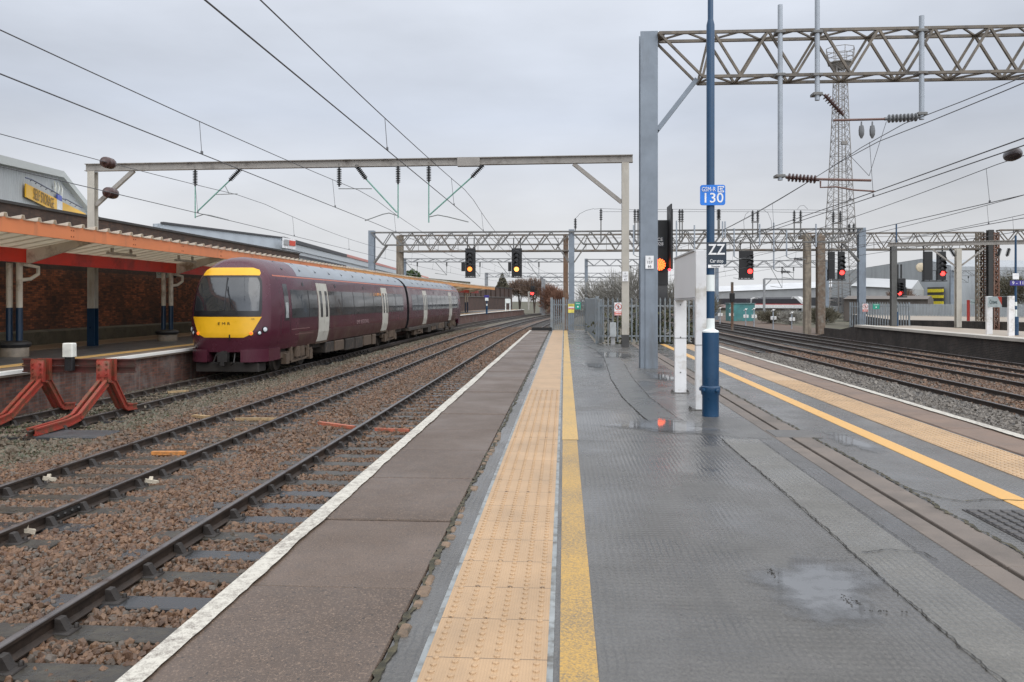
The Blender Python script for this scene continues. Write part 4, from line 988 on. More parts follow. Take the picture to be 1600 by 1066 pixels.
# ------------------------------------------------------------------ electrification: portals, wires, signals
m_stl = M('weathered_steel', (.20, .195, .18), .55, metal=.0, var=.2, scale=3, dirt=(.13, .095, .065), dirt_amt=.5, dscale=5)
m_beam = M('pale_beam_steel', (.27, .25, .225), .5, var=.15, scale=2, dirt=(.13, .115, .10), dirt_amt=.5, dscale=2)
m_galv = M('galvanised_steel', (.185, .215, .25), .45, metal=.2, var=.16, scale=2.5, dirt=(.12, .13, .14), dirt_amt=.4, dscale=1.5, streak=True)
m_galv2 = M('pale_galvanised_pipe', (.30, .33, .365), .45, metal=.2, var=.15, scale=3)
m_cream_p = M('cream_mast', (.40, .375, .325), .5, var=.12, scale=2, dirt=(.26, .22, .17), dirt_amt=.4, dscale=2, streak=True)
m_rust = M('rusty_mast', (.15, .085, .05), .75, var=.35, scale=4, dirt=(.19, .175, .15), dirt_amt=.6, dscale=3, streak=True)
m_conc = M('stained_concrete_mast', (.23, .195, .15), .75, var=.25, scale=4, dirt=(.10, .075, .055), dirt_amt=.6, dscale=3, streak=True)
m_tr_brown = M('brown_truss_paint', (.135, .112, .085), .55, var=.3, scale=4, dirt=(.06, .052, .045), dirt_amt=.5, dscale=5)
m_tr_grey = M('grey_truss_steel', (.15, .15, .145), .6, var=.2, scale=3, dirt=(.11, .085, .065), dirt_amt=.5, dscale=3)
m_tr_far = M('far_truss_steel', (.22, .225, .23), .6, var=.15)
m_ins = M('black_insulator', (.014, .015, .016), .3)
m_insb = M('brown_insulator', (.060, .028, .024), .22, var=.2, scale=12)
m_insg = M('grey_insulator', (.13, .135, .14), .3, var=.15)
m_green = M('verdigris_arm', (.14, .30, .245), .5, var=.2, scale=6)
m_arm = M('grey_arm_tube', (.19, .20, .195), .45, var=.15)
m_wire = M('copper_wire_dull', (.075, .075, .08), .5)
m_rarm = M('reddish_arm', (.15, .085, .07), .5, var=.2)
m_sgw = M('sign_white', (.72, .72, .72), .4); m_sgk = M('sign_ink', (.012, .014, .02), .4)

def truss(b, p0, p1, h, w, bay, r, mi=0, lower_taper=0.0):
    """four-boom lattice girder between p0 and p1 (centre of its top), h deep and w wide"""
    p0, p1 = Vector(p0), Vector(p1); d = (p1 - p0); L_ = d.length; d.normalize(); s = d.cross(Vector((0, 0, 1))).normalized(); up = Vector((0, 0, 1))
    n = max(2, round(L_ / bay))
    def q(t, side, bot):
        if bot: t = min(max(t, lower_taper / L_), 1 - lower_taper / L_)
        return p0 + d * (L_ * t) + s * (side * w / 2) - up * (h if bot else 0)
    for side in (-1, 1):
        b.bar(q(0, side, 0), q(1, side, 0), r, r, mi); b.bar(q(0, side, 1), q(1, side, 1), r, r, mi)
        for i in range(n):
            a, m_, c = i / n, (i + .5) / n, (i + 1) / n
            b.bar(q(a, side, 0), q(m_, side, 1), r*.8, r*.8, mi); b.bar(q(m_, side, 1), q(c, side, 0), r*.8, r*.8, mi)
    for i in range(n + 1):
        t = i / n; t2 = min(1, (i + .5) / n)
        b.bar(q(t, -1, 0), q(t, 1, 0), r*.7, r*.7, mi)
        if i < n:
            b.bar(q(t2, -1, 1), q(t2, 1, 1), r*.7, r*.7, mi); b.bar(q(t, -1, 0), q(t2, 1, 0), r*.6, r*.6, mi); b.bar(q(t2, 1, 0), q((i+1)/n, -1, 0), r*.6, r*.6, mi)
            if i: b.bar(q((i-.5)/n, -1, 1), q(t, 1, 1), r*.6, r*.6, mi); b.bar(q(t, 1, 1), q(t2, -1, 1), r*.6, r*.6, mi)
    return b
def plate(name, cen, w, h, mat, parent=None, t=.012, rotz=0):
    b = MB(); c, s = math.cos(rotz), math.sin(rotz)
    for (x0, x1, z0, z1) in ((-w/2, w/2, -h/2, h/2),):
        vs = []
        for (x, y, z) in ((x0,-t/2,z0),(x1,-t/2,z0),(x1,t/2,z0),(x0,t/2,z0),(x0,-t/2,z1),(x1,-t/2,z1),(x1,t/2,z1),(x0,t/2,z1)): vs.append((cen[0]+x*c-y*s, cen[1]+x*s+y*c, cen[2]+z))
        b.add(vs, [(0,3,2,1),(4,5,6,7),(0,1,5,4),(1,2,6,5),(2,3,7,6),(3,0,4,7)])
    return b.build(name, mat, parent)
def mast_sign(cx, cy, cz, w, h, lines, label, root=None):
    t = thing('mast_sign', label, 'sign', (cx, cy, cz), 'number plates on the masts')
    plate('plate', (cx, cy, cz), w, h, m_sgw, t)
    for i, (s_, sz) in enumerate(lines): text(s_, 'lettering', sz, (cx, cy - .009, cz + h * (.5 - (i + .55) / len(lines)) * .92), m_sgk, t)
    return t

# ---- first portal over the left tracks (Y = 27.3): plain I-beam on two cream masts
GY = 27.3; ZB = 6.38
g1 = thing('portal_frame', 'pale I-beam portal spanning the left tracks with green registration arms', 'overhead gantry', (2.12, GY, 0), 'overhead line portals')
xl, xr = at(145, 300, Y=GY).x, at(977, 400, Y=GY).x
b = MB(); b.ibeam((xl - .25, GY, ZB - .1), (xr + .25, GY, ZB - .0), .2, .26, .025); b.box(at(715, 250, Y=GY).x, at(750, 250, Y=GY).x, GY - .115, GY + .115, ZB - .2, ZB + .1)
b.build('beam', m_beam, g1)
b = MB(); b.column(xl, GY, -.03, ZB - .24, .25, .26, .03); b.build('mast', m_cream_p, g1)
b = MB(); b.column(xl, GY, -.03, 1.3, .262, .272, .042); b.build('painted_mast_base', m_blue, g1)
b = MB(); b.column(xr, GY, .42, ZB - .14, .24, .24, .03); b.build('mast', m_cream_p, g1)
b = MB(); b.column(xr, GY, 0, .419, .25, .25, .04); b.build('mast_foot', M('mast_foot_black', (.05, .048, .046), .6, var=.3), g1)
b = MB(); b.bar((xl + .12, GY, 4.95), (xl + 1.5, GY, ZB - .22), .13, .13); b.build('brace', m_beam, g1)
b = MB(); b.bar((xr - .12, GY, 4.9), (xr - 1.75, GY, ZB - .15), .13, .13); b.build('brace', m_beam, g1)
def hang(px, ins_top, ins_bot, tube_bot, par, Y, mat_t=m_green, r=.085, tr=.022):
    a, c = at(px, ins_top, Y=Y), at(px, ins_bot, Y=Y)
    b = MB(); b.insul(a, c, r, 9); b.build('insulator', m_ins, par)
    b = MB(); b.tube([a + Vector((0, 0, .14)), a], .035, 6); 
    b.build('hanger', m_stl, par)
    if tube_bot: b = MB(); b.tube([c, at(px, tube_bot, Y=Y)], tr, 8); b.build('drop_tube', mat_t, par)
def arm(pts, par, Y, mat, r=.018, nm='registration_arm', dy=0.0):
    b = MB(); b.tube([at(x, y, Y=Y) + Vector((0, dy * i, 0)) for i, (x, y) in enumerate(pts)], r, 7); b.build(nm, mat, par)
hang(305, 266, 291, 341, g1, GY); hang(530, 262, 292, None, g1, GY); hang(622, 260, 288, 341, g1, GY); hang(670, 260, 285, 348, g1, GY)
def strut(a, m_, c, par, Y):
    p0, p1, p2 = at(*a, Y=Y), at(*m_, Y=Y), at(*c, Y=Y)
    b = MB(); b.insul(p0, p1, .085, 9); b.build('insulator', m_ins, par)
    b = MB(); b.tube([p1, p2], .026, 8); b.build('strut', m_green, par)
strut((377, 263), (358, 283), (309, 330), g1, GY); strut((556, 258), (573, 281), (620, 332), g1, GY); strut((756, 257), (736, 278), (671, 336), g1, GY)
arm([(306, 339), (318, 335), (330, 337), (357, 344)], g1, GY, m_arm); arm([(621, 337), (608, 333), (598, 335), (570, 345)], g1, GY, m_arm); arm([(671, 339), (684, 336), (700, 339), (732, 347)], g1, GY, m_arm)
arm([(529, 295), (581, 295)], g1, GY, m_arm, .016, 'steady_tube'); arm([(338, 304), (371, 303)], g1, GY, m_arm, .014, 'steady_tube'); arm([(352, 291), (358, 303)], g1, GY, m_arm, .014, 'steady_tube')
sx = xr; mast_sign(at(977, 430, Y=GY - .14).x, GY - .15, at(977, 432, Y=GY - .14).z, .20, .33, [('G', .07), ('157', .09), ('67', .09)], 'white number plate on the cream mast by the end fence')

# ---- near portal on the right (Y = 18.9): grey mast and brown lattice girder
GY2 = 18.9; ZT = 7.76
g2 = thing('lattice_portal', 'galvanised H mast carrying a brown lattice girder over the right hand tracks', 'overhead gantry', (1.95, GY2, 0), 'overhead line portals')
mx = at(1013, 400, Y=GY2).x
b = MB(); b.column(mx, GY2, 0, ZT + .06, .40, .38, .035, 0, 'y'); b.build('mast', m_galv, g2)
b = MB(); b.box(mx - .09, mx + .12, GY2 - .215, GY2 - .192, 0, 2.35); b.build('cover_strip', m_galv, g2)
b = MB(); b.box(mx + .1, mx + .36, GY2 - .18, GY2 + .18, ZT - .03, ZT + .02); truss(b, (mx + .20, GY2, ZT - .03), (19.6, GY2 + .6, ZT + .12), 1.02, .62, 1.25, .065, 0, 1.0); b.build('girder', m_tr_brown, g2)
b = MB(); b.bar((mx + .2, GY2 - .1, 5.55), (mx + 1.1, GY2 - .1, ZT - 1.05), .10, .10); b.bar((mx + .2, GY2 + .1, 5.55), (mx + 1.1, GY2 + .1, ZT - 1.05), .10, .10); b.build('brace', m_galv, g2)
b = MB(); b.column(19.8, GY2 + .6, -1.3, ZT + .2, .40, .38, .035); b.build('mast', m_galv, g2)
YF = GY2 - .42
def pipe(px, y0, y1, par, Y, r, mat=m_galv2, clamps=()):
    a, c = at(px, y0, Y=Y), at(px, y1, Y=Y); b = MB(); b.tube([Vector((c.x, Y, c.z)), Vector((c.x, Y, a.z))], r, 12); o = b.build('drop_pipe', mat, par)
    for yc in clamps:
        z = at(px, yc, Y=Y).z; b = MB(); b.bbox(c.x - r - .05, c.x + r + .05, Y - r - .02, Y + r + .14, z - .03, z + .03, .01); b.build('clamp', m_tr_grey, o)
    return c
pipe(1219, 8, 282, g2, YF, .055, clamps=(50, 117, 275)); pipe(1277, -90, 157, g2, YF, .055, clamps=(50, 117, 147)); pipe(1440, 25, 187, g2, YF, .055, clamps=(48, 114, 178))
def ins2(a, c, r, mat, par, Y): b = MB(); b.insul(at(*a, Y=Y), at(*c, Y=Y), r, 8); b.build('insulator', mat, par)
ins2((1288, 148), (1318, 180), .085, m_insb, g2, YF); ins2((1436, 183), (1382, 186), .095, m_insg, g2, YF); ins2((1228, 277), (1280, 281), .095, m_insb, g2, YF)
arm([(1281, 146), (1290, 150)], g2, YF, m_arm, .02, 'link'); arm([(1222, 273), (1232, 279)], g2, YF, m_arm, .025, 'link'); arm([(1440, 178), (1430, 184)], g2, YF, m_arm, .025, 'link')
arm([(1302, 188), (1386, 186)], g2, YF, m_rarm, .028, 'bridle_arm'); arm([(1316, 178), (1324, 188)], g2, YF, m_arm, .022, 'link')
arm([(1276, 280), (1361, 282)], g2, YF, m_rarm, .03, 'bridle_arm'); arm([(1282, 283), (1282, 293), (1306, 292), (1335, 297), (1366, 299)], g2, YF, m_rarm, .02, 'registration_arm')
for px in (1346, 1363):
    b = MB(); b.lathe(at(px, 190, Y=YF), at(px, 216, Y=YF), [(0, .015), (.08, .02), (.1, .05), (.2, .065), (.3, .06), (.38, .02)], 8); b.build('line_clamp', m_insg, g2)
arm([(1385, 190), (1358, 275)], g2, YF, m_wire, .006, 'stay_wire'); arm([(1325, 240), (1358, 275)], g2, YF, m_wire, .006, 'stay_wire')
mast_sign(at(1015, 410, Y=GY2 - .24).x, GY2 - .24, at(1015, 410, Y=GY2 - .2).z, .19, .30, [('G', .06), ('157', .085), ('66', .085)], 'white number plate on the near grey galvanised mast')

# ---- two lattice gantries further off (Y = 60 with blue-grey masts, Y = 68 carrying signals)
G3 = 60; zt3 = at(890, 362, Y=G3).z
g3 = thing('lattice_portal', 'grey lattice gantry on blue grey H masts across all tracks in the middle distance', 'overhead gantry', (at(893, 500, Y=G3).x, G3, -1), 'overhead line portals')
X3 = [at(px, 400, Y=G3).x for px in (581, 893, 1346)]
b = MB(); truss(b, (X3[0], G3, zt3), (X3[1], G3, zt3), .95, .6, 1.45, .075, 0, .9); b.build('girder', m_tr_grey, g3)
b = MB(); truss(b, (X3[1], G3, zt3), (X3[2], G3, zt3 + .1), .95, .6, 1.45, .075, 0, .9); b.build('girder', m_tr_grey, g3)
for x, w in zip(X3, (.46, .42, .5)): b = MB(); b.column(x, G3, -1.3, zt3 + .15, w, .42, .04); b.build('mast', m_galv, g3)
for (xa, xb, s) in ((X3[0] + .2, X3[0] + 1.15, 1), (X3[1] - .2, X3[1] - 1.1, -1), (X3[1] + .2, X3[1] + 1.1, 1), (X3[2] - .2, X3[2] - 1.3, -1)):
    b = MB(); b.bar((xa, G3 - .2, zt3 - 2.3), (xb, G3 - .2, zt3 - .98), .09, .09); b.bar((xa, G3 + .2, zt3 - 2.3), (xb, G3 + .2, zt3 - .98), .09, .09); b.build('brace', m_tr_grey, g3)
for px, y0, y1 in ((990, 352, 398), (1057, 345, 405), (1085, 352, 392), (1129, 346, 372), (1133, 346, 372), (1147, 357, 401), (1187, 350, 384), (1209, 348, 421), (1229, 359, 401), (1275, 350, 386)):
    a, c = at(px, y0, Y=G3 - .42), at(px, y1, Y=G3 - .42); b = MB(); b.tube([a, c], .055, 8); b.build('drop_pipe', m_galv2, g3)
    if y1 > 395:
        e = 1 if px < 1240 else -1; b = MB(); b.tube([c, c + Vector((.25, 0, -.15)), c + Vector((1.4, 0, -.22))], .03, 6); b.build('bridle_arm', m_arm, g3)
        b = MB(); b.insul(c + Vector((.5, 0, -.17)), c + Vector((1.2, 0, -.2)), .10, 6); b.build('insulator', m_ins, g3)
def twin(px0, px1, y0, y1, ybase, Y, par):
    for px in {px0, px1}:
        a, m_, c = at(px, y0, Y=Y), at(px, y1, Y=Y), at(px, ybase, Y=Y); b = MB(); b.insul(m_, a, .12, 6); b.build('insulator', m_ins, par)
        b = MB(); b.tube([c, m_], .05, 6); b.build('post', m_tr_grey, par)
    if px0 != px1: b = MB(); b.bar(at(px0 - 2, y1 + 1, Y=Y), at(px1 + 2, y1 + 1, Y=Y), .07, .10); b.build('crossbar', m_tr_grey, par)
for a in ((939, 939, 326, 345, 378), (992, 997, 327, 346, 378), (1062, 1066, 327, 345, 378), (1122, 1124, 327, 342, 370), (1176, 1184, 329, 346, 372), (1241, 1251, 329, 347, 372), (1302, 1313, 330, 348, 372), (1327, 1334, 350, 362, 364)): twin(*a, G3, g3)
twin(899, 899, 341, 358, 362, G3, g3)
for pts in ([(900, 341), (906, 334), (916, 329), (928, 326)], [(928, 327), (939, 326), (995, 328), (1064, 327), (1123, 328), (1180, 328), (1245, 328), (1310, 329)], [(940, 331), (996, 331), (1066, 331), (1124, 331), (1182, 331), (1246, 332), (1312, 333)],
            [(1163, 360), (1162, 345), (1165, 335), (1170, 331)], [(1193, 328), (1200, 333), (1205, 345), (1206, 360)], [(1246, 327), (1250, 322), (1256, 321), (1262, 327)]):
    b = MB(); b.tube([at(x, y, Y=G3) for x, y in pts], .014, 5); b.build('feeder_wire', m_wire, g3)
G4 = 68; zt4 = at(890, 367, Y=G4).z; zw4 = at(890, 391.5, Y=G4).z
g4 = thing('signal_gantry', 'rusty lattice signal gantry with a walkway, carrying red and amber signals', 'signal gantry', (at(884, 500, Y=G4).x, G4, -1))
X4 = [at(px, 400, Y=G4).x for px in (625, 884, 1263, 1533)]
m_tr4 = M('brown_grey_truss', (.16, .145, .125), .65, var=.25, scale=2, dirt=(.12, .08, .055), dirt_amt=.55, dscale=1.5)
for a, c in ((X4[0], X4[1]), (X4[1], X4[2]), (X4[2], X4[3])):
    b = MB(); truss(b, (a, G4, zt4), (c, G4, zt4), zt4 - zw4, .8, 1.7, .08, 0); b.box(a, c, G4 - .55, G4 + .55, zw4 - .1, zw4 - .04); b.build('girder', m_tr4, g4)
    b = MB()
    for z in (zw4 + .5, zw4 + 1.0): b.bar((a, G4 - .56, z), (c, G4 - .56, z), .035)
    for x in np.arange(a, c, 1.7): b.bar((x, G4 - .56, zw4), (x, G4 - .56, zw4 + 1.0), .035)
    b.build('handrail', m_tr4, g4)
def lattice_mast(x, y, z0, z1, w, mat, par, nm='mast', face=None):
    b = MB()
    for sx_ in (-1, 1):
        for sy in (-1, 1): b.bar((x + sx_*w/2, y + sy*w/2, z0), (x + sx_*w/2, y + sy*w/2, z1), .10, .10)
    n = max(3, int((z1 - z0) / (w * 1.0)))
    for i in range(n):
        za, zb = z0 + (z1-z0)*i/n, z0 + (z1-z0)*(i+1)/n; s = 1 if i % 2 else -1
        for q in (-1, 1): b.bar((x - s*w/2, y + q*w/2, za), (x + s*w/2, y + q*w/2, zb), .06); b.bar((x + q*w/2, y - s*w/2, za), (x + q*w/2, y + s*w/2, zb), .06)
    return b.build(nm, mat, par)
for px, w, mat in ((625, .55, m_conc), (884, .42, m_rust)): b = MB(); x = at(px, 400, Y=G4).x; b.column(x, G4, -1.3, zt4, w, .5, .06); b.build('mast', mat, g4)
for px, w, mat in ((1261, .52, m_conc), (1282, .62, M('rust_brown_mast', (.15, .11, .08), .8, var=.3, scale=4, dirt=(.21, .19, .16), dirt_amt=.6, dscale=3))):
    b = MB(); x = at(px, 400, Y=G4 - 2).x; b.bbox(x - w/2, x + w/2, G4 - 2.3, G4 - 1.7, -1.4, zt4 - .3, .05); b.box(x + w/2 - .08, x + w/2 + .16, G4 - 1.65, G4 - 1.5, -1.4, zt4 - .6); b.bar((x, G4 - 2, zt4 - .35), (x, G4, zt4 - .35), .3, .3); b.build('mast', mat, g4)
for px, mat in ((1531, m_conc), (1539, M('red_rust_mast', (.15, .075, .05), .8, var=.35, dirt=(.16, .14, .12), dirt_amt=.5, dscale=2))): lattice_mast(at(px, 400, Y=G4).x, G4, -1.3, zt4, .42, mat, g4)

def signal(label, px0, px1, y0, y1, lamp_px, Y, colour, power, extra=None, parts=None, lamp_r=.15, two=False):
    a, c = at(px0, y0, Y=Y), at(px1, y1, Y=Y); t = thing('railway_signal', label, 'signal', (a.x, Y, c.z), 'colour light signals')
    cells = [(a.x, c.x)] if not two else [(a.x, a.x + (c.x - a.x)*.40), (a.x + (c.x - a.x)*.60, c.x)]
    for i, (x0, x1) in enumerate(cells):
        b = MB(); b.bbox(x0, x1, Y - .06, Y + .16, c.z + .12, a.z, .03); b.build('backboard', M('signal_black', (.008, .008, .009), .5), t)
    b = MB(); b.box(a.x, c.x, Y - .25, Y + .4, c.z, c.z + .08)
    for x in np.linspace(a.x + .05, c.x - .05, 4): b.bar((x, Y + .35, c.z), (x, Y + .35, c.z + .9), .04)
    b.bar((a.x, Y + .35, c.z + .9), (c.x, Y + .35, c.z + .9), .04)
    for x in (a.x + .15, c.x - .15): b.bar((x, Y + .3, c.z), (x, Y + .3, a.z + .9), .08)
    b.build('signal_cage', M('cage_black', (.02, .02, .02), .6), t)
    l = at(*lamp_px, Y=Y - .07)
    x0, x1 = cells[-1]
    for k in range(4):
        z = l.z + k * (a.z - l.z - .25) / 4 + (0 if k == 0 else .0)
        h = MB(); n = 12; r = lamp_r * 1.25
        prof = [(Y - .06, r), (Y - .32, r)]
        vs = []
        for (yy, rr) in prof:
            for i in range(n + 1): q = math.pi * i / n; vs.append((l.x + rr * math.cos(q), yy, z + rr * math.sin(q)))
        h.add(vs, [(i, i+1, n+2+i, n+1+i) for i in range(n)], 0, True); hd = h.build('hood', M('signal_black'), t)
        b = MB(); b.lathe((l.x, Y - .05, z), (l.x, Y - .1, z), [(0, lamp_r), (.03, lamp_r), (.05, lamp_r * .6)], 16)
        b.build('lamp' if k == 0 else 'unlit_lamp', EM(colour[0], colour[1], power) if k == 0 else M('unlit_lens', (.02, .02, .022), .2), t)
    if extra:
        p0, p1 = at(*extra[:2], Y=Y), at(*extra[2:], Y=Y); b = MB(); b.bbox(p0.x, p1.x, Y - .1, Y + .15, p1.z, p0.z, .02); b.build('route_box', M('signal_black'), t)
    return t
AMB = ('amber_red_lamp', (1.0, .26, .05)); RED = ('red_signal_lamp', (1.0, .035, .03))
GS = G4 - .75
signal('leftmost black gantry signal with an amber red light, over the left tracks', 727, 743, 388, 434, (734, 420.6), GS, AMB, 2.2, (721, 410, 726.5, 424), lamp_r=.20)
signal('black gantry signal with a bright amber light, nearer the rusty mast', 799.5, 815.5, 388, 434, (807, 420.8), GS, ('bright_amber_lamp', (1.0, .40, .10)), 2.6, (794, 410, 799, 424), lamp_r=.20)
signal('black gantry signal with a red light just right of the blue lamp post', 1155, 1177, 392, 437, (1172, 424), GS, RED, 5, lamp_r=.20)
signal('double black signal with a red light between the rusty mast and the blue grey mast', 1294, 1320, 393, 438.5, (1315.5, 426), GS, RED, 5, lamp_r=.19, two=True)
signal('double black signal with a red light in front of the big grey shed', 1443, 1478, 393, 440, (1473, 427.5), GS, RED, 5, lamp_r=.19, two=True)

# ---- signal standing at the platform end (seen behind the near mast)
PE = 30.5
t = thing('platform_signal', 'tall black platform end signal with glowing orange light cluster behind the near grey mast', 'signal', (at(1035, 530, Y=PE).x, PE, -1), 'colour light signals')
a, c = at(1024, 344, Y=PE), at(1044, 466, Y=PE)
b = MB(); b.bbox(a.x - .12, c.x, PE, PE + .3, c.z + .5, a.z, .02); b.build('backboard', M('signal_black'), t)
b = MB(); q0, q1 = at(1044, 322, Y=PE), at(1051, 420, Y=PE); b.bbox(q0.x, q0.x + .05, PE - .75, PE + .4, q1.z, q0.z, .01); b.bbox(q0.x + .04, q1.x + .02, PE + .05, PE + .4, q1.z, q0.z - .1, .01); b.build('side_screen', M('signal_black'), t)
b = MB(); q0, q1 = at(1026, 425, Y=PE), at(1043, 478, Y=PE); b.bbox(q0.x - .1, q1.x, PE + .02, PE + .4, q1.z, q0.z, .02); b.tube([(q0.x + .15, PE + .2, -1.3), (q0.x + .15, PE + .2, q1.z)], .09, 8); b.build('post', M('signal_black'), t)
p0, p1 = at(1025.5, 370, Y=PE - .02), at(1038, 386, Y=PE - .02); b = MB(); b.bbox(p0.x, p1.x, PE - .03, PE - .003, p1.z, p0.z, .004); b.build('number_plate', m_sgk, t)
for s_, yy in (('CE', 374.5), ('028', 381.5)): text(s_, 'lettering', .17, at(1031.2, yy, Y=PE - .034), m_sgw, t)
l = at(1031, 413.5, Y=PE - .1); b = MB(); b.lathe((l.x, PE - .004, l.z), (l.x, PE - .06, l.z), [(0, .26), (.04, .26), (.05, .22)], 20); b.build('lamp_housing', M('signal_black'), t)
b = MB(); rg = random.Random(2)
for rr, n in ((0, 1), (.07, 6), (.135, 12), (.19, 14)):
    for i in range(n):
        q = 2*math.pi*i/n + rr; b.lathe((l.x + rr*math.cos(q), PE - .058, l.z + rr*math.sin(q)), (l.x + rr*math.cos(q), PE - .09, l.z + rr*math.sin(q)), [(0, .036), (.02, .034), (.032, .015)], 8)
b.build('lamp', EM('orange_led_cluster', (1.0, .11, .02), 4.0), t)
l2 = at(1046, 421.5, Y=PE - .78); b = MB(); b.lathe((l2.x, PE - .76, l2.z), (l2.x, PE - .80, l2.z), [(0, .05), (.03, .05), (.04, .02)], 12); b.build('marker_lamp', EM('small_red_lamp', (1.0, .03, .05), 4), t)

# ---- overhead wires, one set per track
def line(label, xs, cat, con, y0, y1, supports, cvd, step=8.5, rc=.010, rm=.009, end=None, group='overhead wires'):
    """catenary hung in sagging spans from the supports, contact wire below it"""
    t = thing('overhead_line', label, 'overhead line', (xs, supports[1], con), group)
    def zc(y):
        for a, c in zip(supports[:-1], supports[1:]):
            if a <= y <= c: u = (y - a) / (c - a); return cat - (cat - con) * .62 * 4 * u * (1 - u) * .75
        return cat
    def xo(y):
        for i, (a, c) in enumerate(zip(supports[:-1], supports[1:])):
            if a <= y <= c: u = (y - a) / (c - a); s = 1 if i % 2 else -1; return s * (.16 - .32 * u)
        return 0
    f = lambda y: (curve(y) if cvd else 0)
    ys = np.arange(y0, y1, 2.5)
    b = MB(); b.tube([(xs + f(y) + xo(y)*.4, y, zc(y)) for y in ys], rm, 5); b.build('catenary_wire', m_wire, t)
    b = MB(); b.tube([(xs + f(y) + xo(y), y, con) for y in ys], rc, 5); b.build('contact_wire', m_wire, t)
    y = y0 + 3.0
    while y < y1:
        b = MB(); b.tube([(xs + f(y) + xo(y)*.4, y, zc(y)), (xs + f(y) + xo(y), y, con)], .006, 4); b.bbox(xs + f(y) + xo(y) - .015, xs + f(y) + xo(y) + .015, y - .03, y + .03, con, con + .06, .005); b.build('dropper', m_wire, t); y += step
    return t
sup = [-22, 27.3, 60, 108, 160, 215]
line('overhead wires above the near left track, highest in the middle of the sky', -3.32, 5.25, 4.33, -14, 200, sup, True)
line('overhead wires above the middle left track', T2, 5.25, 4.30, -14, 200, sup, True)
w3 = line('overhead wires above the maroon train, broken by two brown insulators', T3, 5.15, 4.16, -14, 200, sup, True)
for px, py in ((170, 255), (174, 302)):
    p = at(px, py, X=T3 - .03); b = MB(); b.lathe((p.x, p.y - .26, p.z), (p.x, p.y + .26, p.z), [(0, .02), (.03, .06), (.05, .07), (.07, .12), (.13, .135), (.18, .10), (.20, .135), (.28, .135), (.31, .10), (.33, .135), (.40, .12), (.45, .07), (.52, .02)], 14)
    b.build('section_insulator', m_insb, w3)
sup = [-20, 18.9, 60, 110, 160, 215]
line('pair of wires just right of the platform, lowest of the nearest right hand wires', 6.8, 5.1, 4.02, 8, 190, sup, False, 9, .011, .009)
line('highest wires just right of the platform, passing the near lattice girder', 7.35, 5.5, 4.10, 8, 190, sup, False, 9, .011, .009)
w4 = line('wires with a dark brown insulator near the right edge of the picture', 10.6, 5.0, 4.05, 8, 190, sup, False, 10, .011, .010)
p = at(1582, 242, X=10.6); b = MB(); b.lathe((p.x, p.y - .3, p.z), (p.x, p.y + .3, p.z), [(0, .03), (.05, .09), (.12, .14), (.24, .15), (.36, .15), (.48, .13), (.55, .08), (.6, .03)], 14); b.build('section_insulator', M('dark_insulator', (.035, .025, .026), .25), w4)
line('wires over the middle right hand track', 14.2, 5.1, 4.15, 14, 190, sup, False, 11, .012, .011)
line('wires over the right hand track by the far platform', 17.2, 5.2, 4.2, 18, 190, sup, False, 11, .012, .012)
# ------------------------------------------------------------------ lamp post with signs, blank board
m_lpb = M('lamp_post_blue', (.005, .042, .10), .32, var=.12, scale=3)
m_lpw = M('lamp_post_white', (.70, .74, .72), .4, var=.06)
lx, ly = 1.985, 11.05
lp = thing('lamp_post', 'tall dark blue lamp post with white bands rising past the top of the picture', 'lamp post', (lx, ly, 0))
b = MB(); b.lathe((lx, ly, 0), (lx, ly, 1.2), [(0, .112), (.28, .112), (.30, .124), (.345, .13), (.36, .135), (.40, .13), (.415, .113), (1.14, .113)], 24); b.build('base_section', m_lpb, lp)
b = MB()
for q in (-2.2, -.9, .5): b.lathe((lx + .12*math.sin(q), ly - .12*math.cos(q), .36), (lx + .17*math.sin(q), ly - .17*math.cos(q), .36), [(0, .03), (.035, .028), (.04, .018)], 8)
b.build('bolt', m_lpb, lp)
b = MB(); b.lathe((lx, ly, 1.14), (lx, ly, 2), [(0, .113), (.02, .11), (.045, .058), (.19, .056)], 20); b.build('white_band', m_lpw, lp)
b = MB(); b.lathe((lx, ly, 1.33), (lx, ly, 2), [(0, .055), (.37, .055)], 20); b.build('post', m_lpb, lp)
b = MB(); b.lathe((lx, ly, 1.70), (lx, ly, 2), [(0, .056), (.22, .056)], 20); b.build('white_band', m_lpw, lp)
b = MB(); b.lathe((lx, ly, 1.92), (lx, ly, 8), [(0, .055), (3.40, .055), (3.46, .042), (3.48, .038), (6.2, .036)], 20); b.tube([(lx, ly, 8.1), (lx + .1, ly, 8.25), (lx + .5, ly, 8.32)], .03, 8); b.build('post', m_lpb, lp)
b = MB(); b.bbox(lx + .35, lx + .95, ly - .13, ly + .13, 8.28, 8.42, .03); b.build('lantern', M('lantern_grey', (.3, .3, .3), .4), lp)
YS_ = ly - .075
gs = thing('radio_sign', 'blue sign lettered GSM-R 130 fixed high on the blue lamp post', 'sign', at(1113, 305, Y=YS_))
c_ = at(1113.5, 305, Y=YS_); m_sb = M('sign_blue', (.008, .16, .60), .35)
b = MB(); w_, h_, r_ = .335, .275, .03
pts = []
for (cx, cz, q0) in ((w_/2-r_, h_/2-r_, 0), (-w_/2+r_, h_/2-r_, 1), (-w_/2+r_, -h_/2+r_, 2), (w_/2-r_, -h_/2+r_, 3)):
    for k in range(4): q = math.pi/2*(q0 + k/3); pts.append((c_.x + cx + r_*math.cos(q), c_.z + cz + r_*math.sin(q)))
b.prism(pts, 'y', YS_ - .008, YS_ + .008); b.build('panel', m_sb, gs)
text('GSM-R', 'lettering', .085, (c_.x - .055, YS_ - .011, c_.z + .075), m_sgw, gs, (90, 0, 0), .002, .185)
text('130', 'lettering', .185, (c_.x, YS_ - .011, c_.z - .045), m_sgw, gs, (90, 0, 0), .002, .25, 1, .0015)
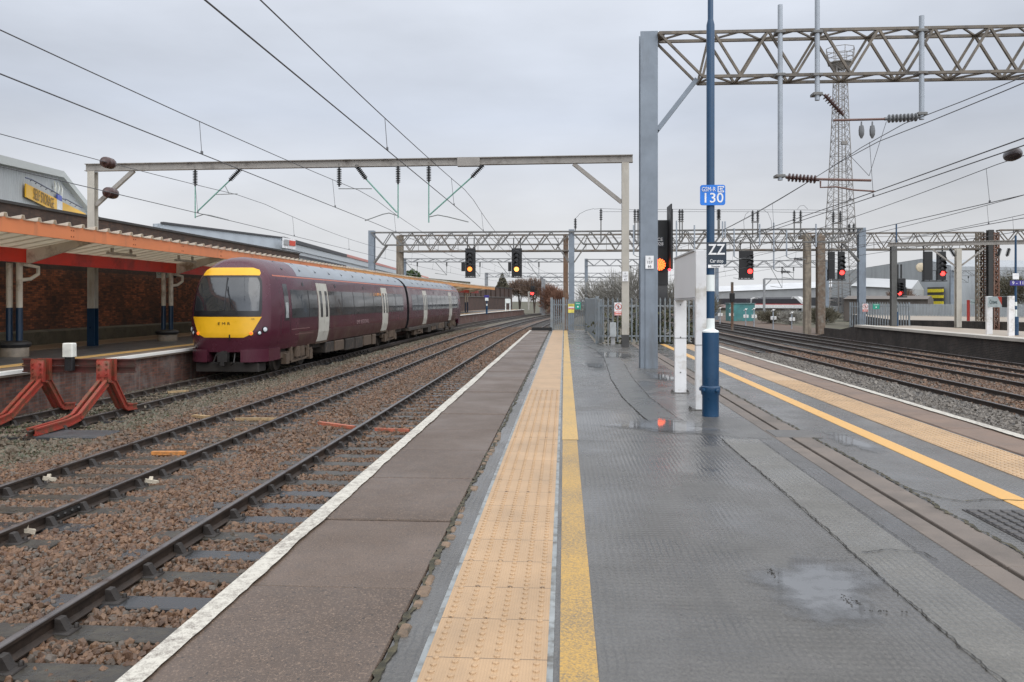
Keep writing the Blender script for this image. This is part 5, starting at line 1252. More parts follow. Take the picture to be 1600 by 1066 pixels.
b = MB(); ex, ez = c_.x + .107, c_.z + .077; s = .042; tk = .011
for (x0, x1, z0, z1) in ((-s, s, s-tk, s), (-s, s, -s, -s+tk), (-s, -s+tk, -s+tk, s-tk), (s-tk, s, .018, s-tk), (s-tk, s, -s+tk, -.018), (-.014, s-tk-.002, .007, .018), (-.014, s-tk-.002, -.018, -.007), (-.014, -.003, -.007, .007)):
    b.box(ex + x0, ex + x1, YS_ - .0125, YS_ - .0082, ez + z0, ez + z1)
b.build('emblem', m_sgw, gs)
zz = thing('stop_sign', 'dark sign with large white letters ZZ and Car stop on the blue lamp post', 'sign', at(1119, 396, Y=YS_))
c_ = at(1119.5, 396, Y=YS_); m_zz = M('sign_slate', (.010, .022, .038), .4)
plate('panel', (c_.x, YS_, c_.z), .262, .30, m_zz, zz, .014); text('ZZ', 'lettering', .20, (c_.x, YS_ - .010, c_.z + .045), m_sgw, zz, (90, 0, 0), .002, .225, 1.05, .003); text('Car stop', 'lettering', .066, (c_.x, YS_ - .010, c_.z - .105), m_sgw, zz, (90, 0, 0), .002, .175)
plate('sub_plate', (c_.x - .01, YS_, c_.z - .175), .205, .042, m_sgw, zz, .012); text('Sleeper', 'lettering', .036, (c_.x - .01, YS_ - .009, c_.z - .175), m_sgk, zz, (90, 0, 0), .001, .12)
# blank white board on two posts, seen from its end
wb = thing('notice_board', 'blank white station board on two white posts beside the blue lamp post', 'board', (1.95, 12.6, 0))
m_wb = M('board_white', (.66, .665, .67), .4, var=.05, scale=1.2, dirt=(.58, .58, .57), dirt_amt=.25, dscale=1.5)
m_wp = M('post_white', (.68, .68, .68), .4, var=.06, dirt=(.42, .39, .33), dirt_amt=.35, dscale=2.5)
Y0_, Y1_ = 11.62, 13.86; X0_ = at(1107, 560, Y=Y0_).x; Xl = at(1052, 500, Y=Y1_).x
X0_, Xl = 2.02, 1.84
b = MB(); b.bbox(1.88, 2.075, Y0_ - .0, Y0_ + .10, .012, 2.30, .006); b.build('post', m_wp, wb)
b = MB(); b.bbox(1.875, 2.07, Y1_ - .10, Y1_, .012, 1.58, .006); b.build('post', m_wp, wb)
b = MB(); b.prism([(Y0_ + .101, 1.62), (Y1_ + .02, 1.605), (Y1_ + .02, 2.275), (Y0_ + .101, 2.285)], 'x', 1.88, 2.0); b.build('panel', m_wb, wb)
b = MB(); b.bar((1.935, Y0_ + .1, 1.60), (1.96, Y1_ + .03, 1.585), .15, .03); b.bar((1.935, Y0_ + .1, 2.30), (1.94, Y1_ + .03, 2.29), .15, .025); b.build('frame_rail', M('frame_grey', (.36, .36, .36), .4), wb)
b = MB()
for (x, y) in ((1.94, Y0_ + .05), (1.97, Y1_ - .05)):
    b.bbox(x - .15, x + .15, y - .09, y + .09, .0, .012, .004)
    for sx_ in (-.13, .13):
        for sy in (-.06, .06): b.lathe((x+sx_, y+sy, .01), (x+sx_, y+sy, .05), [(0, .014), (.035, .013)], 6)
b.build('base_plate', M('base_plate', (.08, .075, .07), .6), wb)
b = MB()
for z in (.35, .95, 1.5): b.lathe((1.97, Y1_ - .101, z), (1.97, Y1_ - .11, z), [(0, .012), (.008, .01)], 6)
for (x, y, z0) in ((1.88, Y0_, .93), (1.875, Y1_ - .1, .93)): b.box(x - .004, x + .199, y - .004, y + .104, z0, z0 + .008)
b.build('fixing', M('fixing_dark', (.04, .04, .04), .5), wb)

# ------------------------------------------------------------------ palisade fence at the platform end
m_pal = M('galvanised_pale', (.21, .235, .25), .5, metal=.15, var=.18, scale=4, dirt=(.20, .19, .17), dirt_amt=.35, dscale=3)
def palisade(b, p0, p1, z, h, pitch=.15, w=.058, posts=True, gate=None):
    p0, p1 = Vector(p0), Vector(p1); d = p1 - p0; L_ = d.length; d.normalize(); s = Vector((-d.y, d.x, 0)); n = max(1, int(L_ / pitch))
    for i in range(n + 1):
        c = p0 + d * (L_ * i / n); a = d * w / 2
        vs = [c - a - s*.005, c - s*.022, c + a - s*.005]; zs = (z + .06, z + h - .10, z + h)
        q = []
        for off in (0, .006):
            for (v, t) in ((c - a + s*(.012+off), 0), (c - s*(.012-off), 1), (c + a + s*(.012+off), 0)): q.append((v.x, v.y, z + .06))
            for (v, t) in ((c - a + s*(.012+off), 0), (c - s*(.012-off), 1), (c + a + s*(.012+off), 0)): q.append((v.x, v.y, z + h - (.09 if not t else 0)))
        b.add(q, [(0,1,4,3), (1,2,5,4), (7,6,9,10), (8,7,10,11), (0,3,9,6), (5,2,8,11), (3,4,10,9), (4,5,11,10)])
    for zz_ in (z + .28, z + h - .32): b.bar(p0 + Vector((0,0,zz_)) + s*.045, p1 + Vector((0,0,zz_)) + s*.045, .04, .05)
    if posts:
        m_ = max(1, round(L_ / 2.6))
        for i in range(m_ + 1): c = p0 + d * (L_ * i / m_) + s*.12; b.box(c.x-.05, c.x+.05, c.y-.05, c.y+.05, z, z + h - .05)
    return b
FH = 1.68
f1 = thing('palisade_fence', 'galvanised palisade fence closing off the end of the wet platform', 'fence', (1.2, 36, 0))
b = MB(); palisade(b, (-.62, NY - .35, 0), (1.12, NY - .35, 0), 0, FH, .10); b.build('gate_panel', m_pal, f1)
b = MB(); palisade(b, (1.12, NY - .4, 0), (1.22, FY + .3, 0), 0, FH, .14); b.build('side_panel', m_pal, f1)
b = MB(); palisade(b, (1.25, FY + .12, 0), (5.2, FY + .12, 0), 0, FH + .02, .165); b.build('front_panel', m_pal, f1)
for (x, y) in ((-.68, NY - .3), (-.05, NY - .3), (1.15, NY - .3), (1.2, FY + .3), (2.2, FY + .3), (3.1, FY + .3), (4.4, FY + .3), (5.2, FY + .2)):
    b = MB(); b.box(x - .06, x + .06, y - .06, y + .06, -.05, FH + .06); b.build('post', m_pal, f1)
def fence_sign(label, px, py, w, h, Y, build):
    c = at(px, py, Y=Y); t = thing('warning_sign', label, 'sign', c, 'signs on the platform end fence'); build(t, c, w, h, Y); return t
def s_yel(t, c, w, h, Y):
    plate('panel', (c.x, Y, c.z), w, h, M('sign_yellow', (.70, .60, .12), .4), t)
    plate('white_band', (c.x, Y - .008, c.z + .02), w * .96, h * .3, m_sgw, t, .006); plate('red_band', (c.x, Y - .012, c.z - .02), w * .9, .05, M('sign_red', (.55, .06, .03), .4), t, .006)
    b = MB()
    for k in range(3): b.box(c.x - w*.36, c.x + w*.36, Y - .009, Y - .0062, c.z + h*.42 - k*.035 - .012, c.z + h*.42 - k*.035)
    b.build('small_print', m_sgk, t)
def s_grn(t, c, w, h, Y):
    plate('panel', (c.x, Y, c.z), w, h, M('sign_green', (.02, .30, .20), .4), t)
    b = MB(); b.lathe((c.x, Y - .006, c.z - .05), (c.x, Y - .010, c.z - .05), [(0, .045), (.004, .045)], 12); b.box(c.x - w*.35, c.x + w*.35, Y - .009, Y - .0062, c.z + .10, c.z + .125); b.build('symbol', m_sgw, t)
def s_red(t, c, w, h, Y):
    plate('panel', (c.x, Y, c.z), w, h, m_sgw, t); R_ = M('sign_red'); rz = c.z + h*.17
    b = MB(); n = 24; r0, r1 = w*.36, w*.44; vs = []
    for rr in (r0, r1):
        for i in range(n): q = 2*math.pi*i/n; vs.append((c.x + rr*math.cos(q), Y - .009, rz + rr*math.sin(q)))
    b.add(vs, [(i, (i+1) % n, n + (i+1) % n, n + i) for i in range(n)]); b.bar((c.x - r0*.7, Y - .0095, rz + r0*.7), (c.x + r0*.7, Y - .0095, rz - r0*.7), .004, w*.08); b.build('prohibition_ring', R_, t)
    b = MB(); b.lathe((c.x, Y - .007, rz + w*.2), (c.x, Y - .0085, rz + w*.2), [(0, w*.055), (.001, w*.055)], 10)
    for p0, p1 in (((0, .13), (0, -.05)), ((0, -.05), (-.09, -.26)), ((0, -.05), (.08, -.26)), ((0, .11), (-.13, -.02)), ((0, .11), (.13, 0))): b.bar((c.x + p0[0]*w, Y - .0085, rz + p0[1]*w), (c.x + p1[0]*w, Y - .0085, rz + p1[1]*w), .003, w*.07)
    b.build('walking_figure', m_sgk, t)
    plate('red_panel', (c.x, Y - .008, c.z - h*.34), w*.94, h*.28, R_, t, .005)
    b = MB()
    for k in range(2): b.box(c.x - w*.36, c.x + w*.36, Y - .0125, Y - .0106, c.z - h*.34 + .03 - k*.06 - .012, c.z - h*.34 + .03 - k*.06 + .012)
    b.build('small_print', m_sgw, t)
fence_sign('yellow and white notice on the fence gate at the far end of the platform', 892.5, 482, .32, .47, NY - .46, s_yel)
fence_sign('green sign with a white symbol on the fence gate', 903, 478, .29, .38, NY - .44, s_grn)
fence_sign('white and red no pedestrians sign on the front of the palisade fence', 966, 483, .285, .47, FY + .02, s_red)
c_ = at(957, 518, Y=FY - .25); ct = thing('cabinet', 'small pale grey electrical cabinet with a bent conduit in front of the fence', 'cabinet', (c_.x, c_.y, 0))
b = MB(); b.bbox(c_.x - .10, c_.x + .12, FY - .4, FY - .15, .28, .78, .01); b.build('box', M('cabinet_grey', (.38, .40, .40), .5), ct)
b = MB(); b.tube([(c_.x - .16, FY - .35, 0), (c_.x - .16, FY - .35, .2), (c_.x - .08, FY - .35, .32), (c_.x, FY - .35, .34)], .025, 6); b.box(c_.x - .06, c_.x + .08, FY - .34, FY - .2, 0, .28); b.build('conduit', M('conduit_grey', (.30, .30, .30), .5), ct)
b = MB(); b.box(LX + .1, -.66, NY - .42, NY - .36, -.02, .16); tag(b.build('kick_board', m_black), 'low black board across the narrow end of the platform edge', 'board')
b = MB(); b.box(4.6, 5.25, FY - .12, FY - .06, 0, .24); tag(b.build('kick_board', m_black), 'low black board by the right platform edge below the fence', 'board')

# ------------------------------------------------------------------ right: far platform, signs, lamp posts
m_rp = M('far_platform_paving', (.30, .25, .195), .45, var=.15, scale=.6, dirt=(.30, .22, .14), dirt_amt=.4, dscale=.5)
m_rwall = mat_brick('black_platform_wall', (.022, .020, .019), (.04, .034, .03), (.075, .07, .065), (.014, .013, .012), 'y', .65)
PX = 18.85
o = poly_slab('far_platform', [(PX + .12, 12), (26.5, 12), (24.2, 44), (22.7, 53.5), (PX + .12, 53.5)], -1.5, -.05, m_rp, m_rwall)
b = MB(); y = 12
while y < 53.4: b.bbox(PX, PX + .75, y + .01, min(53.5, y + 2) - .01, -.14, .0, .01); y += 2
struct(b.build('coping', M('far_coping', (.44, .41, .36), .5, var=.12, scale=1.5)))
struct(MB().box(PX + .9, PX + 1.35, 12, 53, -.06, -.044).build('yellow_line', M('far_tactile', (.50, .34, .19), .5, var=.1)))
b = MB(); b.prism([(53.5, -.06), (62.5, -1.15), (53.5, -1.15)], 'x', PX + .1, 20.6); struct(b.build('platform_ramp', m_rwall))
b = MB(); b.prism([(20.2, 53.5), (20.25, 64), (20.6, 64), (20.6, 53.5)], 'z', -1.3, -.55); tag(b.build('ramp_wall', m_rwall), 'dark low retaining wall along the ramp of the far right platform', 'wall')
def station_sign(label, x, y0, y1, z0, z1, zp0, red_end=True, pw=.2, post=m_wp):
    t = thing('station_sign', label, 'sign', (x, (y0 + y1) / 2, 0), 'station name boards')
    for y in (y0, y1): b = MB(); b.bbox(x - .05, x + .22, y - .07, y + .07, zp0, z1, .01); b.build('post', post, t)
    a, c = min(y0, y1), max(y0, y1)
    b = MB(); b.bbox(x - .01, x + .08, a + .075, c - .075, z0, z1 - .02, .005); b.build('panel', M('sign_pale'), t)
    L_ = c - a
    b = MB(); b.box(x - .016, x - .011, a + .08, a + .08 + L_*.26, z0 + .004, z1 - .026); b.build('dark_end', M('sign_black'), t)
    b = MB(); b.prism([(a + .08 + L_*.262, z0 + .1), (a + .08 + L_*.262, z1 - .026), (a + .08 + L_*.46, z1 - .026)], 'x', x - .016, x - .011); b.build('red_corner', M('sign_red'), t)
    rm = Matrix.Rotation(R(-90), 3, 'Z') @ Matrix.Rotation(R(90), 3, 'X')
    text('Crewe', 'lettering', (z1 - z0) * .55, (x - .014, a + L_*.70, (z0+z1)/2 - .02), M('letter_teal'), t, rm, .002, L_ * .36); return t
s0 = at(1498 + 42, 521, Z=-.05); s1 = at(1572, 522.8, Z=-.05)
# the board is seen obliquely: nearer post on the right
station_sign('white station name board on two white posts at the front of the far right platform', 20.4, 38.2, 40.1, at(1541, 480, Y=40).z, at(1541, 463, Y=40).z, -.05)
def small_lamp(label, px, base, bands, top, par_parts, X=None):
    p = at(px, base, Z=-.05); t = thing('lamp_post', label, 'lamp post', (p.x, p.y, -.05)); Y = p.y; zf = lambda py: at(px, py, Y=Y).z
    b = MB(); b.tube([(p.x, Y, -.05), (p.x, Y, zf(bands[0]))], .125, 12); b.build('base_section', m_lpb, t)
    for i, (a, c) in enumerate(zip(bands[:-1], bands[1:])): b = MB(); b.tube([(p.x, Y, zf(a)), (p.x, Y, zf(c))], .06, 10); b.build('white_band' if i % 2 == 0 else 'post', m_lpw if i % 2 == 0 else m_lpb, t)
    b = MB(); b.tube([(p.x, Y, zf(bands[-1])), (p.x, Y, zf(top))], [.055, .045], 10); b.build('post', m_lpb, t); return t, p, zf
t, p, zf = small_lamp('dark blue lamp post with the 9 - 11 sign on the far right platform', 1587, 523.7, (495, 484, 478, 472), 368, None)
ps = thing('platform_number_sign', 'purple blue sign reading 9 - 11 on the lamp post at the right edge', 'sign', (p.x, p.y - .1, zf(442)))
plate('panel', (p.x + .05, p.y - .1, zf(442.5)), .72, .23, M('sign_purple', (.035, .025, .20), .4), ps); text('9 - 11', 'lettering', .2, (p.x + .05, p.y - .109, zf(442.5)), m_sgw, ps, (90, 0, 0), .002, .5)
plate('white_panel', (p.x - .05, p.y - .1, zf(432)), .28, .28, m_sgw, ps)
t, p, zf = small_lamp('dark blue lamp post beside the steel mast at the tip of the far platform', 1400.5, 509.5, (487, 482, 477, 471), 350, None)
signal('small black signal with red light at the tip of the far platform', 1402, 1415, 435, 465, (1406, 458.5), p.y - .35, RED, 4, (1411, 449, 1416, 462), lamp_r=.11)
# steel I-beam portal standing on the far platform
g5 = thing('portal_frame', 'plain steel portal with a straight beam on the far right platform', 'overhead gantry', (21.2, 52, 0), 'overhead line portals')
q0, q1 = at(1396, 385, Y=52.5), at(1502, 388, Y=50)
b = MB(); b.column(q0.x, 52.5, -.05, q0.z, .34, .3, .04); b.build('mast', M('dark_steel_mast', (.085, .085, .08), .6, var=.2), g5)
b = MB(); b.column(q1.x, 50.4, -.05, q1.z, .3, .3, .04); b.build('mast', m_cream_p, g5)
b = MB(); b.ibeam((q0.x - .3, 52.6, q0.z + .10), (36, 48.5, q0.z + .10), .2, .26, .03); b.build('beam', m_beam, g5)
b = MB(); b.bar((q1.x - .1, 50.4, q1.z - 1.1), (q1.x - 1.3, 50.8, q1.z - .05), .1, .1); b.bar((q1.x + .1, 50.4, q1.z - 1.1), (q1.x + 1.3, 50, q1.z - .05), .1, .1); b.build('brace', m_beam, g5)
for px in (1484, 1563, 1577): b = MB(); b.insul(at(px, 388, Y=50), at(px - 4 if px != 1484 else px + 8, 401, Y=50), .11, 7); b.build('insulator', m_ins, g5)
b = MB(); lm = at(1547, 420, Y=66); b.column(lm.x, 66, -1.3, 7.2, .42, .4, .05); g6 = thing('lattice_portal', 'dark mast and rusty lattice mast carrying a short girder at the right edge', 'overhead gantry', (lm.x, 66, -1.3), 'overhead line portals'); b.build('mast', M('black_mast', (.03, .028, .026), .6), g6)
lattice_mast(at(1555, 400, Y=66).x, 66, -1.3, 7.0, .36, M('red_rust_mast'), g6)
b = MB(); truss(b, (lm.x + .6, 66, at(1560, 360, Y=66).z), (lm.x + 14, 65, at(1560, 358, Y=66).z), 1.0, .6, 1.5, .09); b.build('girder', m_tr4, g6)
# second platform and long grey palisade behind
m_pal2 = M('grey_palisade_far', (.26, .285, .30), .6, var=.12, scale=1)
o = MB(); a, c = at(1412, 498, D=70), at(1640, 502, D=61); b = MB()
bx = [(a.x - 1, a.y), (c.x, c.y), (c.x + 14, c.y + 25), (a.x + 6, a.y + 30)]
poly_slab('outer_platform', bx, -1.5, -.1, m_rp, m_rwall)
fb = thing('palisade_fence', 'long pale grey palisade fence behind the far right platform', 'fence', (a.x, a.y + 4, -.1))
b = MB(); p0, p1 = at(1357, 495, D=92), at(1650, 495, D=78); palisade(b, (p0.x, p0.y, 0), (p1.x, p1.y, 0), -.6, 1.85, .15, .125); b.build('pales', m_pal2, fb)
f3 = thing('palisade_fence', 'short palisade fence with signs across the tip of the far right platform', 'fence', (19.5, 54, 0))
b = MB(); palisade(b, (at(1328, 500, Y=57).x, 57, 0), (at(1420, 500, Y=55).x, 55, 0), -.5, 2.0, .16, .07); b.build('pales', m_pal, f3)
fence_sign('red and white warning sign on the fence at the tip of the far platform', 1352, 481, .38, .55, 56.0, s_red)['group'] = 'signs on far fences'
fence_sign('green notice on the fence behind the dark mast of the far platform', 1369, 479, .45, .35, 55.6, s_grn)['group'] = 'signs on far fences'
p0, p1 = at(1513, 490, D=66), at(1525, 468, D=66); st2 = thing('station_sign', 'small station name board on a single red post in front of the grey palisade fence', 'sign', (p0.x, p0.y, -.1), 'station name boards')
b = MB(); b.bbox(p0.x - .11, p0.x + .11, p0.y - .06, p0.y + .06, -.1, p1.z - .05, .02); b.build('post', M('post_red', (.42, .04, .03), .45, var=.15), st2)
b = MB(); b.bbox(p0.x + .125, p0.x + .85, p0.y - .04, p0.y + .04, p1.z - .42, p1.z, .01); b.build('panel', M('sign_pale'), st2)
b = MB(); b.prism([(p0.x + .55, p1.z - .004), (p0.x + .845, p1.z - .004), (p0.x + .845, p1.z - .35)], 'y', p0.y - .05, p0.y - .041); b.build('red_corner', M('sign_red'), st2)
text('Crewe', 'lettering', .2, (p0.x + .38, p0.y - .043, p1.z - .24), M('letter_teal'), st2, (90, 0, 0), .002, .42)
# little ground signals along the far edge of the right tracks
m_gsw = M('ground_sign_white', (.62, .62, .60), .5)
for i, (px, y0, y1) in enumerate(((1125, 481, 506), (1142.5, 480, 507), (1165, 483, 509), (1178, 482, 511), (1208, 484, 514), (1237, 488, 513))):
    p = at(px, y1, Z=-1.05); t = thing('ground_signal', ('leftmost small white topped post beyond the right tracks', 'second small white topped post from the left beyond the right tracks', 'small white topped post in front of the teal hut', 'small white topped post just right of the teal hut', 'small white topped post before the loco nose, with a grey cabinet behind', 'small white topped post closest to the rusty gantry mast')[i], 'signal post', (p.x, p.y, -1.05), 'small posts beyond the right tracks')
    b = MB(); zt_ = at(px, y0, Y=p.y).z; b.tube([(p.x, p.y, -1.1), (p.x, p.y, zt_)], .06, 8); b.build('post', m_galv2, t)
    b = MB(); zm = at(px, y0 + (y1-y0)*.42, Y=p.y).z; b.bbox(p.x - .26, p.x - .04, p.y - .2, p.y - .07, zm - .18, zm + .14, .02); b.bbox(p.x + .04, p.x + .26, p.y - .2, p.y - .07, zm - .18, zm + .14, .02); b.build('box', m_gsw, t)
    b = MB(); b.lathe((p.x - .1, p.y - .08, zt_ - .1), (p.x + .1, p.y - .08, zt_), [(0, .05), (.1, .12), (.2, .05)], 8); b.bar((p.x - .2, p.y, zt_ - .15), (p.x + .2, p.y, zt_ + .05), .05); b.build('head', m_gsw, t)
# ------------------------------------------------------------------ backdrop: buildings, tower, far train, far gantries, vegetation
m_clad = mat_rib('grey_cladding', (.40, .415, .42), .9, 1, .55, .06, (.33, .34, .34), .05)
m_cladx = mat_rib('grey_cladding_x', (.34, .355, .37), 1.0, 0, .55, .06, (.27, .28, .29), .05)
m_roofw = M('pale_roof', (.52, .54, .55), .5, var=.06, scale=.1)
def wall_box(b, p0, p1, z0, z1, th, mi=0, z1b=None):
    p0, p1 = Vector((p0[0], p0[1], 0)), Vector((p1[0], p1[1], 0)); d = (p1 - p0).normalized(); s = Vector((-d.y, d.x, 0)) * th; z1b = z1 if z1b is None else z1b
    vs = [(p0.x, p0.y, z0), (p1.x, p1.y, z0), (p1.x+s.x, p1.y+s.y, z0), (p0.x+s.x, p0.y+s.y, z0), (p0.x, p0.y, z1), (p1.x, p1.y, z1b), (p1.x+s.x, p1.y+s.y, z1b), (p0.x+s.x, p0.y+s.y, z1)]
    return b.add(vs, [(0,3,2,1),(4,5,6,7),(0,1,5,4),(1,2,6,5),(2,3,7,6),(3,0,4,7)], mi)
# self storage shed: gable wall facing the tracks
ss = thing('storage_shed', 'pale grey storage shed with a yellow sign on its gable above the left wall', 'building', at(90, 300, D=70))
rid = at(90, 277, D=70); uu = (CV + RV * ((375 - 800) / FPX)).normalized(); nn = Vector((uu.y, -uu.x, 0))
def on_g(px, py, off=0.0):
    d = ray(px, py); n_ = nn; o_ = Vector((0, 0, EYE)); t = (rid + n_ * off - o_).dot(n_) / d.dot(n_); return o_ + d * t
L0, R0 = on_g(-40, 249), on_g(160, 361)
prof = [on_g(-40, 249), rid, on_g(160, 361)]
vs = [Vector((L0.x, L0.y, -1.3)), Vector((R0.x, R0.y, -1.3)), R0, rid, L0]; bk = -nn * 40
b = MB(); b.add(vs + [v + bk for v in vs], [(0, 1, 2, 3, 4), (9, 8, 7, 6, 5), (0, 5, 6, 1), (1, 6, 7, 2), (4, 9, 5, 0)]); b.build('wall', mat_rib('storage_cladding', (.43, .445, .44), .6, 1, .55, .05, (.36, .37, .365), .05), ss)
b = MB(); e = nn * .5; up = Vector((0, 0, .55))
for (p, q) in ((L0, rid), (rid, R0)): b.add([p + e, q + e, q + e + up, p + e + up, p + bk, q + bk, q + bk + up, p + bk + up], [(0,1,2,3),(3,2,6,7),(4,7,6,5),(0,4,5,1),(0,3,7,4),(1,5,6,2)])
b.build('roof', M('shed_verge', (.46, .475, .45), .5, var=.05), ss)
sgn = thing('shed_sign', 'yellow sign reading SELF STORAGE with a blue and white emblem on the shed gable', 'sign', on_g(80, 300, .3))
def quad_on(pts, name, mat, par, off): 
    b = MB(); f = [on_g(x, y, off) for x, y in pts]; n = len(f); b.add(f + [v - nn*.1 for v in f], [tuple(range(n-1, -1, -1)), tuple(range(n, 2*n))] + [(i, (i+1) % n, n + (i+1) % n, n + i) for i in range(n)]); return b.build(name, mat, par)
m_sy = M('storage_yellow', (.80, .44, .02), .45, var=.04)
quad_on([(41, 287), (89, 311), (89, 332), (41, 308)], 'panel', m_sy, sgn, .25); quad_on([(98, 316), (134, 334), (134, 345), (98, 337)], 'panel', m_sy, sgn, .25)
quad_on([(89.3, 311.2), (97.7, 315.5), (97.7, 336.5), (89.3, 332)], 'white_panel', m_sgw, sgn, .25)
quad_on([(90, 303), (97, 307), (97, 315), (90, 311.5)], 'blue_emblem', M('emblem_blue', (.03, .06, .38), .4), sgn, .27)
for k, (x, y0) in enumerate(((86, 283), (91, 285), (96, 289))): quad_on([(x, y0), (x + 2.6, y0 + 8), (x + 1.5, y0 + 20), (x - .5 + 1.5, y0 + 19), (x + 1, y0 + 9)], 'emblem_flame', M('emblem_cream', (.72, .72, .64), .4), sgn, .26)
gx = uu; gz = Vector((0, 0, 1)); gy = -nn; rm = Matrix((gx, gy, gz)).transposed() @ Matrix.Rotation(R(90), 3, 'X')
lc = on_g(69.5, 311.5, .30); wl_ = (on_g(86, 318, .3) - on_g(52, 303, .3)).length
text('SELF STORAGE', 'lettering', 1.2, lc, M('storage_ink', (.22, .13, .02), .5), sgn, rm, .01, wl_ * .93)
b = MB(); b.tube([on_g(40, 278, .9), on_g(50, 281, .9), on_g(92, 304, .9)], .05, 5); b.tube([on_g(98, 311, .9), on_g(104, 312, .9), on_g(128, 325, .9)], .05, 5)
for x, y in ((50, 281), (58, 285.5), (66, 290), (74, 294.5), (82, 298.5), (104, 312), (112, 316.5), (120, 321)): b.bar(on_g(x, y, .9), on_g(x - 3, y + 2, .2), .04)
b.build('lamp_rail', M('rail_navy', (.03, .04, .09), .5), sgn)
# long warehouse behind the wall
wh = thing('warehouse', 'long low pale blue grey warehouse with red roof edge behind the left wall', 'building', at(440, 400, D=75))
a0, a1, a2 = at(255, 349, D=61), at(440, 372, D=75), at(668, 438, D=205)
b = MB(); wall_box(b, (a0.x, a0.y), (a1.x, a1.y), -1.3, a0.z, 1, 0, a1.z); b.build('side_wall', mat_rib('warehouse_side', (.42, .46, .50), .5, 0, .5, .05, None, .05), wh)
b = MB(); wall_box(b, (a1.x, a1.y), (a2.x, a2.y), -1.3, a1.z - .9, 30); b.build('wall', mat_rib('warehouse_wall', (.43, .455, .475), 1.2, 1, .5, .05, None, .05), wh)
b = MB(); wall_box(b, (a1.x + .1, a1.y), (a2.x + .3, a2.y), a1.z - .9, a1.z, 30.5); b.build('roof', M('warehouse_roof', (.45, .48, .50), .5, var=.05), wh)
am = a1.lerp(a2, .22); b = MB(); wall_box(b, (a1.x + .25, a1.y), (am.x + .25, am.y), a1.z - .25, a1.z + .12, .3); b.build('dark_verge', M('verge_dark', (.06, .06, .065), .6), wh)
b = MB(); wall_box(b, (am.x + .25, am.y + .02), (a2.x + .3, a2.y), a1.z - .2, a1.z + .14, .3); b.build('red_verge', M('verge_red', (.50, .22, .19), .6), wh)
b = MB(); wall_box(b, (a0.x + .1, a0.y - .15), (a1.x + .1, a1.y - .15), a0.z - .06, a0.z + .1, .3, 0, a1.z + .1); b.build('dark_verge', M('verge_dark'), wh)
b = MB(); wall_box(b, (a1.x + .15, a1.y + 2), (am.x + .15, am.y), a1.z - 1.5, a1.z - 1.3, .1); b.build('dark_strip', M('verge_dark'), wh)
hb = thing('billboard', 'white hoarding with a red text block on the corner of the warehouse', 'sign', at(446, 381, D=74))
c0, c1 = at(438, 381, D=73.6), at(457, 381, D=76); b = MB(); wall_box(b, (c0.x + .3, c0.y), (c1.x + .3, c1.y), at(446, 389, D=75).z, at(446, 373, D=75).z, .12); b.build('panel', m_sgw, hb)
c2 = c0.lerp(c1, .5); b = MB(); wall_box(b, (c2.x + .36, c2.y - .1), (c1.x + .34, c1.y - .15), at(446, 384, D=75).z, at(446, 376, D=75).z, .05); b.build('red_block', M('sign_red'), hb)
b = MB(); c3 = c0.lerp(c1, .42); wall_box(b, (c0.x + .40, c0.y), (c3.x + .38, c3.y - .1), at(446, 384, D=75).z, at(446, 376, D=75).z, .05); b.build('picture_block', M('sign_grey_print', (.30, .30, .30), .5), hb)
# lower roofs further along
def gabled(name, label, pts, D0, D1, col, h_eave, parts=True, depth=25):
    """long low building seen along its side: two top pixels with their distances"""
    p0, p1 = at(*pts[0], D=D0), at(*pts[1], D=D1); t = thing(name, label, 'building', p0)
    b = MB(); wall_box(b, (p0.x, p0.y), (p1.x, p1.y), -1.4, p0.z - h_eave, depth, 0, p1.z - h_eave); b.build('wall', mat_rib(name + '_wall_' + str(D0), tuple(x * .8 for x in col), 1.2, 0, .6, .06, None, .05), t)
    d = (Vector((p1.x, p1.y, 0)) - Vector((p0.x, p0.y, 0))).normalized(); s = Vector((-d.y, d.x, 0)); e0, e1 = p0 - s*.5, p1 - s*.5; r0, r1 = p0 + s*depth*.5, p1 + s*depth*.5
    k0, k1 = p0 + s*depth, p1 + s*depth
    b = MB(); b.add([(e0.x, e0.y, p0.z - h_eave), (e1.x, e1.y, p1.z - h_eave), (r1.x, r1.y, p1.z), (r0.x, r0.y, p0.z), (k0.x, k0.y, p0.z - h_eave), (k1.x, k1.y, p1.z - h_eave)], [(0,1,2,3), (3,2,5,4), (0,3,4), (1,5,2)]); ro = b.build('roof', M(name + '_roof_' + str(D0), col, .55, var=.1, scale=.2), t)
    return t
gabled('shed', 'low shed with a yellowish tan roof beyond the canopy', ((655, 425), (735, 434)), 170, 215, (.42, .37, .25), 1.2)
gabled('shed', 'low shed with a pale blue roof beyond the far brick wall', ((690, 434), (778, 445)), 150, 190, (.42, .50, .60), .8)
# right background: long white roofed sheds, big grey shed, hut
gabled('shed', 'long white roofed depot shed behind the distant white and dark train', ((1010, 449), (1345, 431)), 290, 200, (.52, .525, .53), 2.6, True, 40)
gs_ = thing('depot_shed', 'big grey industrial shed with a yellow banded door and a beige emblem', 'building', at(1450, 440, D=150))
A, B, C = at(1300, 427, D=205), at(1440, 405, D=150), at(1486, 411, D=143)
E = at(1486, 411, D=143)
b = MB(); wall_box(b, (A.x, A.y), (B.x, B.y), -1.4, A.z, .5, 0, B.z); b.build('wall', mat_rib('depot_side', (.34, .36, .37), 1.4, 0, .6, .05, (.21, .22, .23), .06), gs_)
b = MB(); wall_box(b, (B.x, B.y), (C.x, C.y), -1.4, B.z, 30, 0, C.z - .6); b.build('gable_wall', mat_rib('depot_gable', (.32, .34, .355), 1.0, 0, .6, .05, (.2, .21, .22), .06), gs_)
